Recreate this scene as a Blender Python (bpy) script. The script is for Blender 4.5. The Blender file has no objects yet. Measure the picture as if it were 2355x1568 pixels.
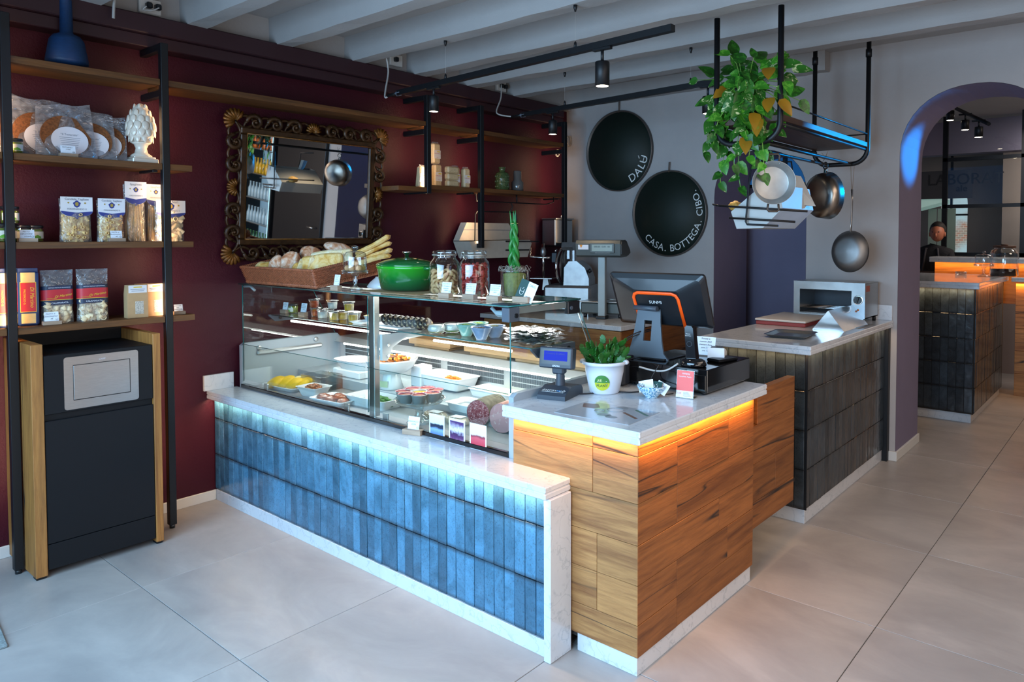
import bpy, bmesh, math, random
from mathutils import Vector, Matrix
random.seed(7)
SC = bpy.context.scene
COL = SC.collection
PI = math.pi
# ------------------------------------------------------------------ camera
CAMH = 1.58
F_PX, CX, CY = 1655.26, 1356.09, 601.71
_yaw, _pit, _rol = math.radians(-38.03111), math.radians(1.99883), math.radians(0.0554)
_fw = Vector((math.sin(_yaw)*math.cos(_pit), math.cos(_yaw)*math.cos(_pit), -math.sin(_pit)))
_rt = Vector((math.cos(_yaw), -math.sin(_yaw), 0)); _up = _rt.cross(_fw)
RT = math.cos(_rol)*_rt + math.sin(_rol)*_up
UP = -math.sin(_rol)*_rt + math.cos(_rol)*_up
FW = _fw
CAM0 = Vector((0, 0, CAMH))
cd = bpy.data.cameras.new('camera'); cam = bpy.data.objects.new('camera', cd); COL.objects.link(cam)
cam.matrix_world = Matrix(((RT.x, UP.x, -FW.x, 0), (RT.y, UP.y, -FW.y, 0), (RT.z, UP.z, -FW.z, CAMH), (0, 0, 0, 1)))
cd.sensor_width = 36; cd.lens = F_PX/2355*36
cd.shift_x = (1177.5-CX)/2355; cd.shift_y = (CY-784)/2355
cd.clip_start = .05; cd.clip_end = 100
SC.camera = cam
def ray(px, py): return (px-CX)/F_PX*RT - (py-CY)/F_PX*UP + FW
def Z(px, py, z): d = ray(px, py); return CAM0 + d*((z-CAMH)/d.z)
def X(px, py, x): d = ray(px, py); return CAM0 + d*(x/d.x)
def Y(px, py, y): d = ray(px, py); return CAM0 + d*(y/d.y)
def PX(p): v = Vector(p)-CAM0; c = v.dot(FW); return CX+F_PX*v.dot(RT)/c, CY-F_PX*v.dot(UP)/c
def mpp(p): return (Vector(p)-CAM0).dot(FW)/F_PX          # metres per photo pixel at a point
# ------------------------------------------------------------------ view, world, lights
SC.view_settings.view_transform = 'Standard'; SC.view_settings.look = 'None'
SC.view_settings.gamma = 1; SC.view_settings.use_curve_mapping = False
SC.view_settings.exposure = 0.0
w = bpy.data.worlds.new('world'); SC.world = w; w.use_nodes = True
w.node_tree.nodes['Background'].inputs[0].default_value = (.50, .66, .95, 1)
w.node_tree.nodes['Background'].inputs[1].default_value = .25
SC.cycles.max_bounces = 8; SC.cycles.transparent_max_bounces = 14
SC.cycles.diffuse_bounces = 3; SC.cycles.glossy_bounces = 4; SC.cycles.transmission_bounces = 4
SC.cycles.caustics_reflective = False; SC.cycles.caustics_refractive = False
SC.cycles.sample_clamp_indirect = 4; SC.cycles.use_adaptive_sampling = True; SC.cycles.adaptive_threshold = .03
def lamp(name, kind, loc, power, col, size=.1, sy=None, aim=None, spread=None, **k):
    d = bpy.data.lights.new(name, kind); d.energy = power; d.color = col
    if kind == 'AREA':
        d.shape = 'RECTANGLE'; d.size = size; d.size_y = sy or size
        if spread: d.spread = math.radians(spread)
    elif kind == 'SPOT':
        d.shadow_soft_size = size; d.spot_size = math.radians(k.get('cone', 60)); d.spot_blend = k.get('blend', .5)
    else: d.shadow_soft_size = size
    o = bpy.data.objects.new(name, d); COL.objects.link(o); o.location = loc
    if aim is not None:
        v = Vector(aim)-Vector(loc); up = 'Y'
        o.rotation_euler = v.to_track_quat('-Z', up).to_euler()
    return o
COOL = (.38, .68, 1.0); WARM = (1, .62, .30); AMBER = (1, .42, .08); WHITE = (1, .93, .84)
lamp('shop_window_daylight', 'AREA', (-2.0, -.62, 1.5), 150, COOL, 3.4, 2.3, aim=(-2.2, 2.2, -.6), spread=130)
lamp('right_warm_fill', 'AREA', (2.6, 1.4, 1.7), 30, (1.0, .86, .78), 2.2, 1.8, aim=(-1.5, 3.6, 1.0))  # added warm fill for the right-hand floor, no window behind it
lamp('ceiling_cool_fill', 'AREA', (-2.0, -.60, 1.6), 48, (.50, .74, 1.0), 3.2, 1.6, aim=(-1.8, 3.2, 3.4), spread=120)  # added cool fill aimed up to brighten ceiling and beam faces
lamp('overhead_warm_fill', 'AREA', (.9, 2.9, 2.70), 62, (1.0, .80, .66), 2.4, 2.6, aim=(.9, 2.95, 0))  # added overhead area lamp warming the floor, no fitting there
lamp('ceiling_warm_fill', 'AREA', (1.2, .8, .5), 44, (1.0, .92, .86), 2.4, 2.4, aim=(-.6, 2.6, 2.9))  # added upward lamp lifting ceiling and grey wall, no real source
lamp('blue_far_window_light', 'SPOT', (.45, 6.55, 2.42), 900, (.0, .36, 1.0), .03, aim=(-1.40, 5.56, 2.17), cone=13, blend=.7)
lamp('blue_far_window_light', 'SPOT', (.36, 7.6, 2.46), 900, (.0, .36, 1.0), .04, aim=(-1.52, 4.30, 2.16), cone=17, blend=.6)
def strip(name, a, b, dr, power, col, w=.008, spread=None):
    """a light strip running from a to b and shining along dr"""
    a, b = Vector(a), Vector(b); d = bpy.data.lights.new(name, 'AREA'); d.energy = power; d.color = col; d.shape = 'RECTANGLE'; d.size = (b-a).length; d.size_y = w
    if spread: d.spread = math.radians(spread)
    x = (b-a).normalized(); z = -Vector(dr); z = (z-x*z.dot(x)).normalized(); y = z.cross(x)
    o = bpy.data.objects.new(name, d); COL.objects.link(o); m = (a+b)/2
    o.matrix_world = Matrix(((x.x, y.x, z.x, m.x), (x.y, y.y, z.y, m.y), (x.z, y.z, z.z, m.z), (0, 0, 0, 1))); return o
# ------------------------------------------------------------------ mesh helpers
class MB:
    def __init__(s): s.v = []; s.f = []; s.sm = []; s.xf = None
    def add(s, vs, fs, smooth=False):
        b = len(s.v)
        if s.xf is not None: vs = [s.xf @ Vector(v) for v in vs]
        s.v += [tuple(v) for v in vs]; s.f += [tuple(b+i for i in f) for f in fs]; s.sm += [smooth]*len(fs)
        return s
    def box(s, x0, x1, y0, y1, z0, z1, b=0):
        if b <= 0:
            vs = [(x, y, z) for x in (x0, x1) for y in (y0, y1) for z in (z0, z1)]
            return s.add(vs, [(0,1,3,2),(4,6,7,5),(0,4,5,1),(2,3,7,6),(0,2,6,4),(1,5,7,3)])
        b = min(b, (x1-x0)*.49, (y1-y0)*.49, (z1-z0)*.49)
        vs = []; idx = {}
        for ix, x in enumerate((x0, x1)):
            for iy, y in enumerate((y0, y1)):
                for iz, z in enumerate((z0, z1)):
                    dx = b if ix == 0 else -b; dy = b if iy == 0 else -b; dz = b if iz == 0 else -b
                    idx[ix,iy,iz,0] = len(vs); vs.append((x, y+dy, z+dz))
                    idx[ix,iy,iz,1] = len(vs); vs.append((x+dx, y, z+dz))
                    idx[ix,iy,iz,2] = len(vs); vs.append((x+dx, y+dy, z))
        fs = []; I = lambda a, b_, c, k: idx[a, b_, c, k]
        fs += [(I(0,0,0,0),I(0,0,1,0),I(0,1,1,0),I(0,1,0,0)), (I(1,0,0,0),I(1,1,0,0),I(1,1,1,0),I(1,0,1,0)),
               (I(0,0,0,1),I(1,0,0,1),I(1,0,1,1),I(0,0,1,1)), (I(0,1,0,1),I(0,1,1,1),I(1,1,1,1),I(1,1,0,1)),
               (I(0,0,0,2),I(0,1,0,2),I(1,1,0,2),I(1,0,0,2)), (I(0,0,1,2),I(1,0,1,2),I(1,1,1,2),I(0,1,1,2))]
        for a in (0, 1):
            for c in (0, 1):
                fs += [(I(a,c,0,0),I(a,c,1,0),I(a,c,1,1),I(a,c,0,1)), (I(a,0,c,0),I(a,1,c,0),I(a,1,c,2),I(a,0,c,2)), (I(0,a,c,1),I(1,a,c,1),I(1,a,c,2),I(0,a,c,2))]
                for e in (0, 1): fs.append((I(a,c,e,0),I(a,c,e,1),I(a,c,e,2)))
        return s.add(vs, fs)
    def cyl(s, c, r, h, n=24, r2=None, cap=True, smooth=True):
        r2 = r if r2 is None else r2; x, y, z = c
        vs = [(x+r*math.cos(2*PI*i/n), y+r*math.sin(2*PI*i/n), z) for i in range(n)] + [(x+r2*math.cos(2*PI*i/n), y+r2*math.sin(2*PI*i/n), z+h) for i in range(n)]
        s.add(vs, [(i, (i+1) % n, n+(i+1) % n, n+i) for i in range(n)], smooth)
        if cap:
            b = len(s.v)-2*n
            s.f += [tuple(b+n-1-i for i in range(n)), tuple(b+n+i for i in range(n))]; s.sm += [False, False]
        return s
    def lathe(s, prof, n=32, c=(0,0,0), sx=1, sy=1, smooth=True, fn=None):
        vs = []; m = len(prof)
        for i in range(n):
            a = 2*PI*i/n
            for j, (r, z) in enumerate(prof):
                k = fn(a, r, z) if fn else 1
                vs.append((c[0]+r*k*sx*math.cos(a), c[1]+r*k*sy*math.sin(a), c[2]+z))
        fs = [(i*m+j, ((i+1) % n)*m+j, ((i+1) % n)*m+j+1, i*m+j+1) for i in range(n) for j in range(m-1)]
        return s.add(vs, fs, smooth)
    def ball(s, c, r, n=12, m=8, fn=None):
        if not isinstance(r, (tuple, list)): r = (r, r, r)
        vs = []
        for j in range(m+1):
            t = PI*j/m
            for i in range(n):
                a = 2*PI*i/n; p = (math.sin(t)*math.cos(a), math.sin(t)*math.sin(a), math.cos(t))
                k = fn(p) if fn else 1
                vs.append((c[0]+r[0]*p[0]*k, c[1]+r[1]*p[1]*k, c[2]+r[2]*p[2]*k))
        return s.add(vs, [(j*n+i, (j+1)*n+i, (j+1)*n+(i+1) % n, j*n+(i+1) % n) for j in range(m) for i in range(n)], True)
    def tube(s, pts, r, n=8, closed=False, smooth=True, flat=1):
        pts = [Vector(p) for p in pts]; N = len(pts); rs = r if isinstance(r, (list, tuple)) else [r]*N
        T = []
        for i in range(N):
            a = pts[(i-1) % N] if (closed or i > 0) else pts[i]; b = pts[(i+1) % N] if (closed or i < N-1) else pts[i]
            t = (b-a); T.append(t.normalized() if t.length > 1e-9 else Vector((0,0,1)))
        u = Vector((0,0,1)) if abs(T[0].z) < .9 else Vector((1,0,0)); u = (u-T[0]*u.dot(T[0])).normalized()
        vs = []
        for i in range(N):
            u = (u-T[i]*u.dot(T[i])); u = u.normalized() if u.length > 1e-6 else T[i].orthogonal().normalized()
            v = T[i].cross(u)
            for k in range(n):
                a = 2*PI*k/n; vs.append(pts[i]+(u*math.cos(a)+v*math.sin(a)*flat)*rs[i])
        fs = [(i*n+k, i*n+(k+1) % n, ((i+1) % N)*n+(k+1) % n, ((i+1) % N)*n+k) for i in range(N if closed else N-1) for k in range(n)]
        s.add(vs, fs, smooth)
        if not closed:
            b = len(s.v)-N*n; s.f += [tuple(b+n-1-i for i in range(n)), tuple(b+(N-1)*n+i for i in range(n))]; s.sm += [False, False]
        return s
    def prism(s, poly, h0, h1, axis='z', smooth=False):
        n = len(poly)
        def P(a, b, h): return (a, b, h) if axis == 'z' else ((a, h, b) if axis == 'y' else (h, a, b))
        vs = [P(a, b, h0) for a, b in poly]+[P(a, b, h1) for a, b in poly]
        s.add(vs, [tuple(range(n))[::-1], tuple(range(n, 2*n))]); 
        return s.add([], [])._side(n, smooth)
    def _side(s, n, smooth):
        b = len(s.v)-2*n
        s.f += [(b+i, b+(i+1) % n, b+n+(i+1) % n, b+n+i) for i in range(n)]; s.sm += [smooth]*n
        return s
    def grid(s, fn, nu, nv, smooth=True, th=0):
        vs = [fn(i/nu, j/nv) for i in range(nu+1) for j in range(nv+1)]
        return s.add(vs, [(i*(nv+1)+j, (i+1)*(nv+1)+j, (i+1)*(nv+1)+j+1, i*(nv+1)+j+1) for i in range(nu) for j in range(nv)], smooth)
    def quad(s, a, b, c, d): return s.add([a, b, c, d], [(0, 1, 2, 3)])
    def mesh(s, name, fixn=True):
        me = bpy.data.meshes.new(name); me.from_pydata(s.v, [], s.f); me.polygons.foreach_set('use_smooth', s.sm)
        if fixn and len(s.f) < 60000:
            bm = bmesh.new(); bm.from_mesh(me); bmesh.ops.recalc_face_normals(bm, faces=bm.faces); bm.to_mesh(me); bm.free()
        me.update(); return me
def obj(name, mb, m, parent=None, loc=None, rot=None, label=None, kind=None):
    me = mb.mesh(name) if isinstance(mb, MB) else mb
    o = bpy.data.objects.new(name, me); COL.objects.link(o)
    if m is not None and not me.materials: me.materials.append(m)
    if parent is not None: o.parent = parent
    if loc is not None: o.location = loc
    if rot is not None: o.rotation_euler = rot
    if label: o['label'] = label
    if kind: o['kind'] = kind
    return o
def tag(o, label, cat, group=None, kind=None):
    o['label'] = label; o['category'] = cat
    if group: o['group'] = group
    if kind: o['kind'] = kind
    return o
def thing(name, label, cat, loc=(0,0,0), rz=0, group=None, rot=None):
    o = bpy.data.objects.new(name, None); COL.objects.link(o); o.empty_display_size = .05
    o.location = loc; o.rotation_euler = rot if rot else (0, 0, rz)
    return tag(o, label, cat, group)
def struct(name, mb, m, parent=None, label=None):
    o = obj(name, mb, m, parent, label=label)
    if parent is None: o['kind'] = 'structure'
    return o
def dup(r, loc=None, rot=None, label=None, group=None, scale=None):
    c = r.copy(); COL.objects.link(c)
    if loc is not None: c.location = loc
    if rot is not None: c.rotation_euler = rot
    if scale is not None: c.scale = scale if isinstance(scale, (tuple, Vector)) else (scale,)*3
    if label: c['label'] = label
    if group: c['group'] = group
    for ch in list(r.children):
        d = ch.copy(); COL.objects.link(d); d.parent = c
        for g in list(ch.children): e = g.copy(); COL.objects.link(e); e.parent = d
    return c
# text: letters as thin real geometry on the plane given by right and up
_gl = {}
def _glyph(body, shear=0, align='CENTER'):
    k = (body, shear, align)
    if k in _gl: return _gl[k]
    c = bpy.data.curves.new('t', 'FONT'); c.body = body; c.size = 1; c.shear = shear; c.align_x = align; c.resolution_u = 3; c.fill_mode = 'FRONT'
    o = bpy.data.objects.new('t', c); COL.objects.link(o); bpy.context.view_layer.update()
    ev = o.evaluated_get(bpy.context.evaluated_depsgraph_get()); me = ev.to_mesh()
    r = ([tuple(v.co) for v in me.vertices], [tuple(p.vertices) for p in me.polygons]); ev.to_mesh_clear()
    bpy.data.objects.remove(o); bpy.data.curves.remove(c); _gl[k] = r; return r
def put_text(mb, body, size, o, right, up, shear=0, align='CENTER', sx=1):
    vs, fs = _glyph(body, shear, align); o = Vector(o); right = Vector(right); up = Vector(up)
    mb.add([o+right*(v[0]*size*sx)+up*(v[1]*size) for v in vs], fs); return mb
def text(name, lines, parent, m, o, right=(1,0,0), up=(0,0,1), size=.01, gap=1.25, shear=0, align='CENTER', sx=1):
    mb = MB(); o = Vector(o); upv = Vector(up)
    for i, l in enumerate(lines):
        if l: put_text(mb, l, size, o-upv*(size*gap*i), right, up, shear, align, sx)
    me = mb.mesh(name, False); return obj(name, me, m, parent)
# ------------------------------------------------------------------ materials
def S(h, k=1.0):
    h = h.lstrip('#'); c = [int(h[i:i+2], 16)/255 for i in (0, 2, 4)]
    return tuple((x/12.92 if x <= .04045 else ((x+.055)/1.055)**2.4)*k for x in c)+(1,)
class NT:
    def __init__(s, name):
        s.m = bpy.data.materials.new(name); s.m.use_nodes = True; s.t = s.m.node_tree; s.n = s.t.nodes
        s.b = s.n['Principled BSDF']; s.out = s.n['Material Output']
    def N(s, typ, **k):
        n = s.n.new(typ)
        for a, v in k.items():
            if a.startswith('i_'):
                key = a[2:]; key = int(key) if key.isdigit() else key.replace('_', ' ')
                n.inputs[key].default_value = v
            else: setattr(n, a, v)
        return n
    def L(s, a, b): s.t.links.new(a, b)
    def coord(s, scale=(1,1,1), kind='Object', rand=False):
        tc = s.N('ShaderNodeTexCoord'); mp = s.N('ShaderNodeMapping'); mp.inputs['Scale'].default_value = scale
        s.L(tc.outputs[kind], mp.inputs['Vector'])
        if rand:
            oi = s.N('ShaderNodeObjectInfo'); mu = s.N('ShaderNodeMath', operation='MULTIPLY', i_1=37.0); s.L(oi.outputs['Random'], mu.inputs[0])
            cx = s.N('ShaderNodeCombineXYZ'); s.L(mu.outputs[0], cx.inputs[0]); s.L(mu.outputs[0], cx.inputs[2]); s.L(cx.outputs[0], mp.inputs['Location'])
        return mp.outputs[0]
    def noise(s, vec, scale, detail=4, rough=.5, dist=0):
        n = s.N('ShaderNodeTexNoise'); n.inputs['Scale'].default_value = scale; n.inputs['Detail'].default_value = detail
        n.inputs['Roughness'].default_value = rough; n.inputs['Distortion'].default_value = dist; s.L(vec, n.inputs['Vector']); return n.outputs['Fac']
    def ramp(s, fac, stops):
        r = s.N('ShaderNodeValToRGB'); e = r.color_ramp.elements
        while len(e) < len(stops): e.new(.5)
        for i, (p, c) in enumerate(stops): e[i].position = p; e[i].color = c
        s.L(fac, r.inputs[0]); return r.outputs[0]
    def mix(s, f, a, b, mode='MIX'):
        n = s.N('ShaderNodeMix', data_type='RGBA', blend_type=mode)
        for v, i in ((f, 0), (a, 6), (b, 7)):
            if isinstance(v, (tuple, float, int)): n.inputs[i].default_value = v
            else: s.L(v, n.inputs[i])
        return n.outputs[2]
    def bump(s, h, st=.3, dist=.01):
        n = s.N('ShaderNodeBump'); n.inputs['Strength'].default_value = st; n.inputs['Distance'].default_value = dist
        s.L(h, n.inputs['Height']); s.L(n.outputs[0], s.b.inputs['Normal'])
    def set(s, **k):
        for a, v in k.items(): s.b.inputs[a.replace('_', ' ')].default_value = v
        return s
def mat(name, col, rough=.5, metal=0, var=0, vs=8, bump=0, bs=60, bd=.003, coat=0, rand=0, spec=.5, emis=None, es=0, alpha=1, sheen=0, stretch=(1,1,1)):
    t = NT(name); t.set(Roughness=rough, Metallic=metal)
    if isinstance(col, str): col = S(col)
    t.b.inputs['Specular IOR Level'].default_value = spec
    if coat: t.b.inputs['Coat Weight'].default_value = coat; t.b.inputs['Coat Roughness'].default_value = .08
    c = None
    if var or bump: vec = t.coord(stretch)
    if var:
        lo = tuple(max(0, x*(1-var)) for x in col[:3])+(1,); hi = tuple(min(1, x*(1+var)) for x in col[:3])+(1,)
        c = t.ramp(t.noise(vec, vs), [(.3, lo), (.7, hi)])
    if rand:
        oi = t.N('ShaderNodeObjectInfo'); mr = t.N('ShaderNodeMapRange', i_3=1-rand, i_4=1+rand); t.L(oi.outputs['Random'], mr.inputs[0])
        hs = t.N('ShaderNodeHueSaturation'); t.L(mr.outputs[0], hs.inputs['Value'])
        if c is None: hs.inputs['Color'].default_value = col
        else: t.L(c, hs.inputs['Color'])
        c = hs.outputs[0]
    if c is None: t.b.inputs['Base Color'].default_value = col
    else: t.L(c, t.b.inputs['Base Color'])
    if bump: t.bump(t.noise(vec, bs, 3), bump, bd)
    if emis: t.b.inputs['Emission Color'].default_value = emis if isinstance(emis, tuple) else S(emis); t.b.inputs['Emission Strength'].default_value = es
    if alpha < 1: t.b.inputs['Alpha'].default_value = alpha
    return t.m
def emit(name, col, st):
    t = NT(name); e = t.N('ShaderNodeEmission'); e.inputs[0].default_value = tuple(col[:3])+(1,); e.inputs[1].default_value = st
    t.L(e.outputs[0], t.out.inputs[0]); return t.m
def glassy(name, tint=(.93, .97, .96), refl=.9, rough=.01, base=.04, film=0, fcol=(.9, .9, .9), pw=4.0):
    """clear pane, jar or wrapping film: see-through with a Fresnel-like reflection, no refraction noise"""
    t = NT(name); tr = t.N('ShaderNodeBsdfTransparent'); tr.inputs[0].default_value = tuple(tint)+(1,)
    gl = t.N('ShaderNodeBsdfGlossy'); gl.inputs['Roughness'].default_value = rough; gl.inputs['Color'].default_value = (refl, refl, refl, 1)
    lw = t.N('ShaderNodeLayerWeight'); lw.inputs['Blend'].default_value = .5
    p = t.N('ShaderNodeMath', operation='POWER', i_1=pw); t.L(lw.outputs['Facing'], p.inputs[0])
    a = t.N('ShaderNodeMath', operation='MULTIPLY_ADD', i_1=.85, i_2=base); t.L(p.outputs[0], a.inputs[0])
    mx = t.N('ShaderNodeMixShader'); t.L(a.outputs[0], mx.inputs[0]); t.L(tr.outputs[0], mx.inputs[1]); t.L(gl.outputs[0], mx.inputs[2])
    o = mx.outputs[0]
    if film:
        df = t.N('ShaderNodeBsdfDiffuse'); df.inputs[0].default_value = tuple(fcol)+(1,)
        vec = t.coord((1,1,1)); nz = t.noise(vec, 22, 3, .6, 1.5)
        r = t.ramp(nz, [(.35, (film*.3,)*3+(1,)), (.75, (film*1.6,)*3+(1,))])
        m2 = t.N('ShaderNodeMixShader'); t.L(r, m2.inputs[0]); t.L(o, m2.inputs[1]); t.L(df.outputs[0], m2.inputs[2]); o = m2.outputs[0]
        bp = t.N('ShaderNodeBump'); bp.inputs['Strength'].default_value = .9; bp.inputs['Distance'].default_value = .02; t.L(t.noise(vec, 14, 3, .6, 1), bp.inputs['Height']); t.L(bp.outputs[0], gl.inputs['Normal'])
    t.L(o, t.out.inputs[0]); return t.m
def marble(name, base='#cfd3d8', vein='#a5aeb8', k=1):
    t = NT(name); v = t.coord((1,1,1)); n1 = t.noise(v, 3.0, 6, .6, 1.2)
    wv = t.N('ShaderNodeTexWave', wave_type='BANDS', bands_direction='DIAGONAL'); wv.inputs['Scale'].default_value = 3.1; wv.inputs['Distortion'].default_value = 22; wv.inputs['Detail'].default_value = 5; wv.inputs['Detail Scale'].default_value = 1.7
    t.L(v, wv.inputs['Vector'])
    veins = t.ramp(wv.outputs['Fac'], [(0, (1,1,1,1)), (.03, (.10,)*3+(1,)), (.10, (0,0,0,1))])
    spots = t.ramp(t.noise(v, 26, 5, .7, .6), [(.56, (0,0,0,1)), (.74, (.6,)*3+(1,))])
    msk = t.mix(n1, (0,0,0,1), veins); c = t.mix(t.ramp(n1, [(.3,(0,0,0,1)),(.8,(.35,)*3+(1,))]), S(base, k), S('#aab2bb', k))
    c = t.mix(msk, c, S(vein, k)); c = t.mix(spots, c, S('#9aa3ae', k)); t.L(c, t.b.inputs['Base Color']); t.set(Roughness=.16); t.b.inputs['Coat Weight'].default_value = .3
    return t.m
def oak(name, light='#bf8850', dark='#7d4c27', crack=True, along='x', k=1, rough=.55):
    t = NT(name); sc = {'x': (.35, 5, 5), 'y': (5, .35, 5), 'z': (5, 5, .35)}[along]
    v = t.coord(sc, rand=True); n = t.noise(v, 2.2, 6, .62, 1.6); g = t.noise(v, 14, 5, .7, .5)
    c = t.ramp(n, [(.28, S(dark, k)), (.5, S(light, k*.82)), (.72, S(light, k))])
    c = t.mix(t.ramp(g, [(.4, (0,0,0,1)), (.72, (.55,)*3+(1,))]), c, S(dark, k*.8))
    if crack:
        n2 = t.noise(v, .9, 3, .45, 1.0); cr = t.ramp(n2, [(.488, (0,0,0,1)), (.5, (1,)*3+(1,)), (.512, (0,0,0,1))])
        ms = t.ramp(t.noise(v, .6, 2), [(.42, (0,0,0,1)), (.50, (1,)*3+(1,))]); cm = t.mix(1.0, cr, ms, 'MULTIPLY'); c = t.mix(cm, c, (.012, .009, .008, 1))
    oi = t.N('ShaderNodeObjectInfo'); mr = t.N('ShaderNodeMapRange', i_3=.84, i_4=1.12); t.L(oi.outputs['Random'], mr.inputs[0])
    hs = t.N('ShaderNodeHueSaturation'); t.L(mr.outputs[0], hs.inputs['Value']); t.L(c, hs.inputs['Color']); t.L(hs.outputs[0], t.b.inputs['Base Color'])
    t.set(Roughness=rough); t.bump(g, .35, .004); return t.m
def tileglaze(name, c1, c2, edge, rough=.2):
    t = NT(name); v = t.coord((1,1,1), rand=True); n = t.noise(v, 7, 5, .65, .8)
    sp = t.ramp(t.noise(v, 160, 2), [(.55, (0,0,0,1)), (.7, (.35,)*3+(1,))])
    c = t.ramp(n, [(.3, S(c1)), (.7, S(c2))]); 
    tc = t.N('ShaderNodeTexCoord'); sx = t.N('ShaderNodeSeparateXYZ'); t.L(tc.outputs['Generated'], sx.inputs[0])
    z = sx.outputs[2]; ab = t.N('ShaderNodeMath', operation='SUBTRACT', i_1=.5); t.L(z, ab.inputs[0]); aa = t.N('ShaderNodeMath', operation='ABSOLUTE'); t.L(ab.outputs[0], aa.inputs[0])
    nn = t.N('ShaderNodeMath', operation='MULTIPLY_ADD', i_1=.10); t.L(n, nn.inputs[0]); t.L(aa.outputs[0], nn.inputs[2])
    e = t.ramp(nn.outputs[0], [(.47, (0,0,0,1)), (.56, (.8,)*3+(1,))]); c = t.mix(e, c, S(edge)); c = t.mix(sp, c, S(edge))
    oi = t.N('ShaderNodeObjectInfo'); mr = t.N('ShaderNodeMapRange', i_3=.62, i_4=1.32); t.L(oi.outputs['Random'], mr.inputs[0])
    hs = t.N('ShaderNodeHueSaturation'); t.L(mr.outputs[0], hs.inputs['Value']); t.L(c, hs.inputs['Color']); t.L(hs.outputs[0], t.b.inputs['Base Color'])
    t.set(Roughness=rough); t.b.inputs['Specular IOR Level'].default_value = .7; t.bump(t.noise(v, 9, 2), .5, .01); return t.m
def floormat():
    t = NT('floor_porcelain'); v = t.coord((1,1.6,1), 'Object', rand=True); n = t.noise(v, 1.6, 6, .62, .8); n2 = t.noise(v, 9, 5, .6, .4)
    c = t.ramp(n, [(.3, S('#8a8583')), (.7, S('#a8a29e'))]); c = t.mix(t.ramp(n2, [(.35,(0,0,0,1)),(.8,(.4,)*3+(1,))]), c, S('#93908d')); t.L(c, t.b.inputs['Base Color'])
    r = t.N('ShaderNodeMapRange', i_3=.26, i_4=.46); t.L(n2, r.inputs[0]); t.L(r.outputs[0], t.b.inputs['Roughness']); t.bump(n2, .12, .004); return t.m
def plaster(name, col, bs=26, bump=.5, rough=.85, var=.05, bd=.004, spec=.3):
    t = NT(name); v = t.coord((1,1,1)); c = t.ramp(t.noise(v, 2.5, 5, .6), [(.3, tuple(x*(1-var) for x in S(col)[:3])+(1,)), (.7, tuple(x*(1+var) for x in S(col)[:3])+(1,))])
    t.L(c, t.b.inputs['Base Color']); t.set(Roughness=rough); t.b.inputs['Specular IOR Level'].default_value = spec
    a = t.noise(v, bs, 4, .6); t.bump(a, bump, bd); return t.m
m_black = mat('black_powder_metal', (.006, .007, .009, 1), .45, .3); m_blackplastic = mat('black_plastic', (.008, .009, .011, 1), .32); m_gloss_black = mat('gloss_black_plastic', (.004, .004, .005, 1), .08, coat=.5)
m_darkgrey = mat('dark_grey_plastic', '#2b323c', .5); m_midgrey = mat('grey_plastic', '#4a525c', .45)
m_steel = mat('brushed_steel', (.46, .455, .44, 1), .30, 1, var=.06, vs=30, stretch=(1, 1, 18)); m_alu = mat('cast_aluminium', (.36, .37, .38, 1), .40, .9, var=.12, vs=14, bump=.15, bs=40)
m_chrome = mat('chrome', (.75, .75, .76, 1), .12, 1); m_panel = mat('case_grey_metal', '#a3adb5', .45, .25); m_case = mat('case_light_steel', (.60, .62, .62, 1), .35, .75)
m_white = mat('white_paint', '#c9c8c4', .5); m_porcelain = mat('white_porcelain', '#e6e8ea', .14, coat=.4); m_plastic_white = mat('white_plastic', '#d9dde2', .3)
m_card = mat('white_card', '#dfe5ee', .6); m_ink = mat('black_ink', (.01, .012, .018, 1), .7); m_print = mat('grey_print', '#6d7480', .7); m_woodblock = oak('card_block_ash', '#b39a83', '#8d7460', False)
m_wtext = mat('white_lettering', '#d6d9d8', .6); m_cable = mat('white_cable', '#a8a6a3', .5); m_bcable = mat('black_cable', (.01, .01, .012, 1), .5)
m_glass = glassy('pane_glass', (.94, .975, .965), base=.045); m_jar = glassy('jar_glass', (.90, .925, .92), base=.10, pw=2.2); m_edge = mat('green_glass_edge', '#1d5f5c', .15, coat=.5)
m_film = glassy('clear_wrap_film', (.86, .86, .87), .9, .12, .07, film=.10, pw=3); m_film2 = glassy('loose_cellophane', (.78, .78, .80), 1, .18, .10, film=.16, fcol=(.75, .76, .8), pw=2.5)
m_marble = marble('carrara_marble'); m_oak = oak('rustic_oak_x', along='x'); m_oaky_shaded = oak('rustic_oak_y_shaded', '#9a6030', '#5e3417', along='y'); m_oakz = oak('rustic_oak_z', along='z'); m_shelf = oak('shelf_oak', '#70451d', '#432910', False, 'y')  # oak for side faces is darkened in colour to carry their shade
m_tile = tileglaze('blue_grey_glaze', '#2d5870', '#4c80a0', '#262523'); m_tile_shaded = tileglaze('shaded_glaze', '#242a2f', '#39434b', '#151618', .16)  # second glaze is the same tile, dull reflections put into its darker colour
m_floor = floormat(); m_grout = mat('grout', '#6b645f', .9); m_darkgrout = mat('dark_grout', '#2a2522', .9)
m_burg = plaster('burgundy_plaster', '#3b0f1d', 95, .55, .46, .10, .004, .22); m_grey = plaster('grey_plaster', '#a39f9e', 30, .35); m_ceil = plaster('whitewash', '#9d9b9a', 18, .6, .8, .04); m_violet = plaster('violet_grey_plaster', '#746c82', 24, .25, .7)
m_soffit = mat('plum_paint', '#2b0f18', .55, bump=.15, bs=12)
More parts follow.
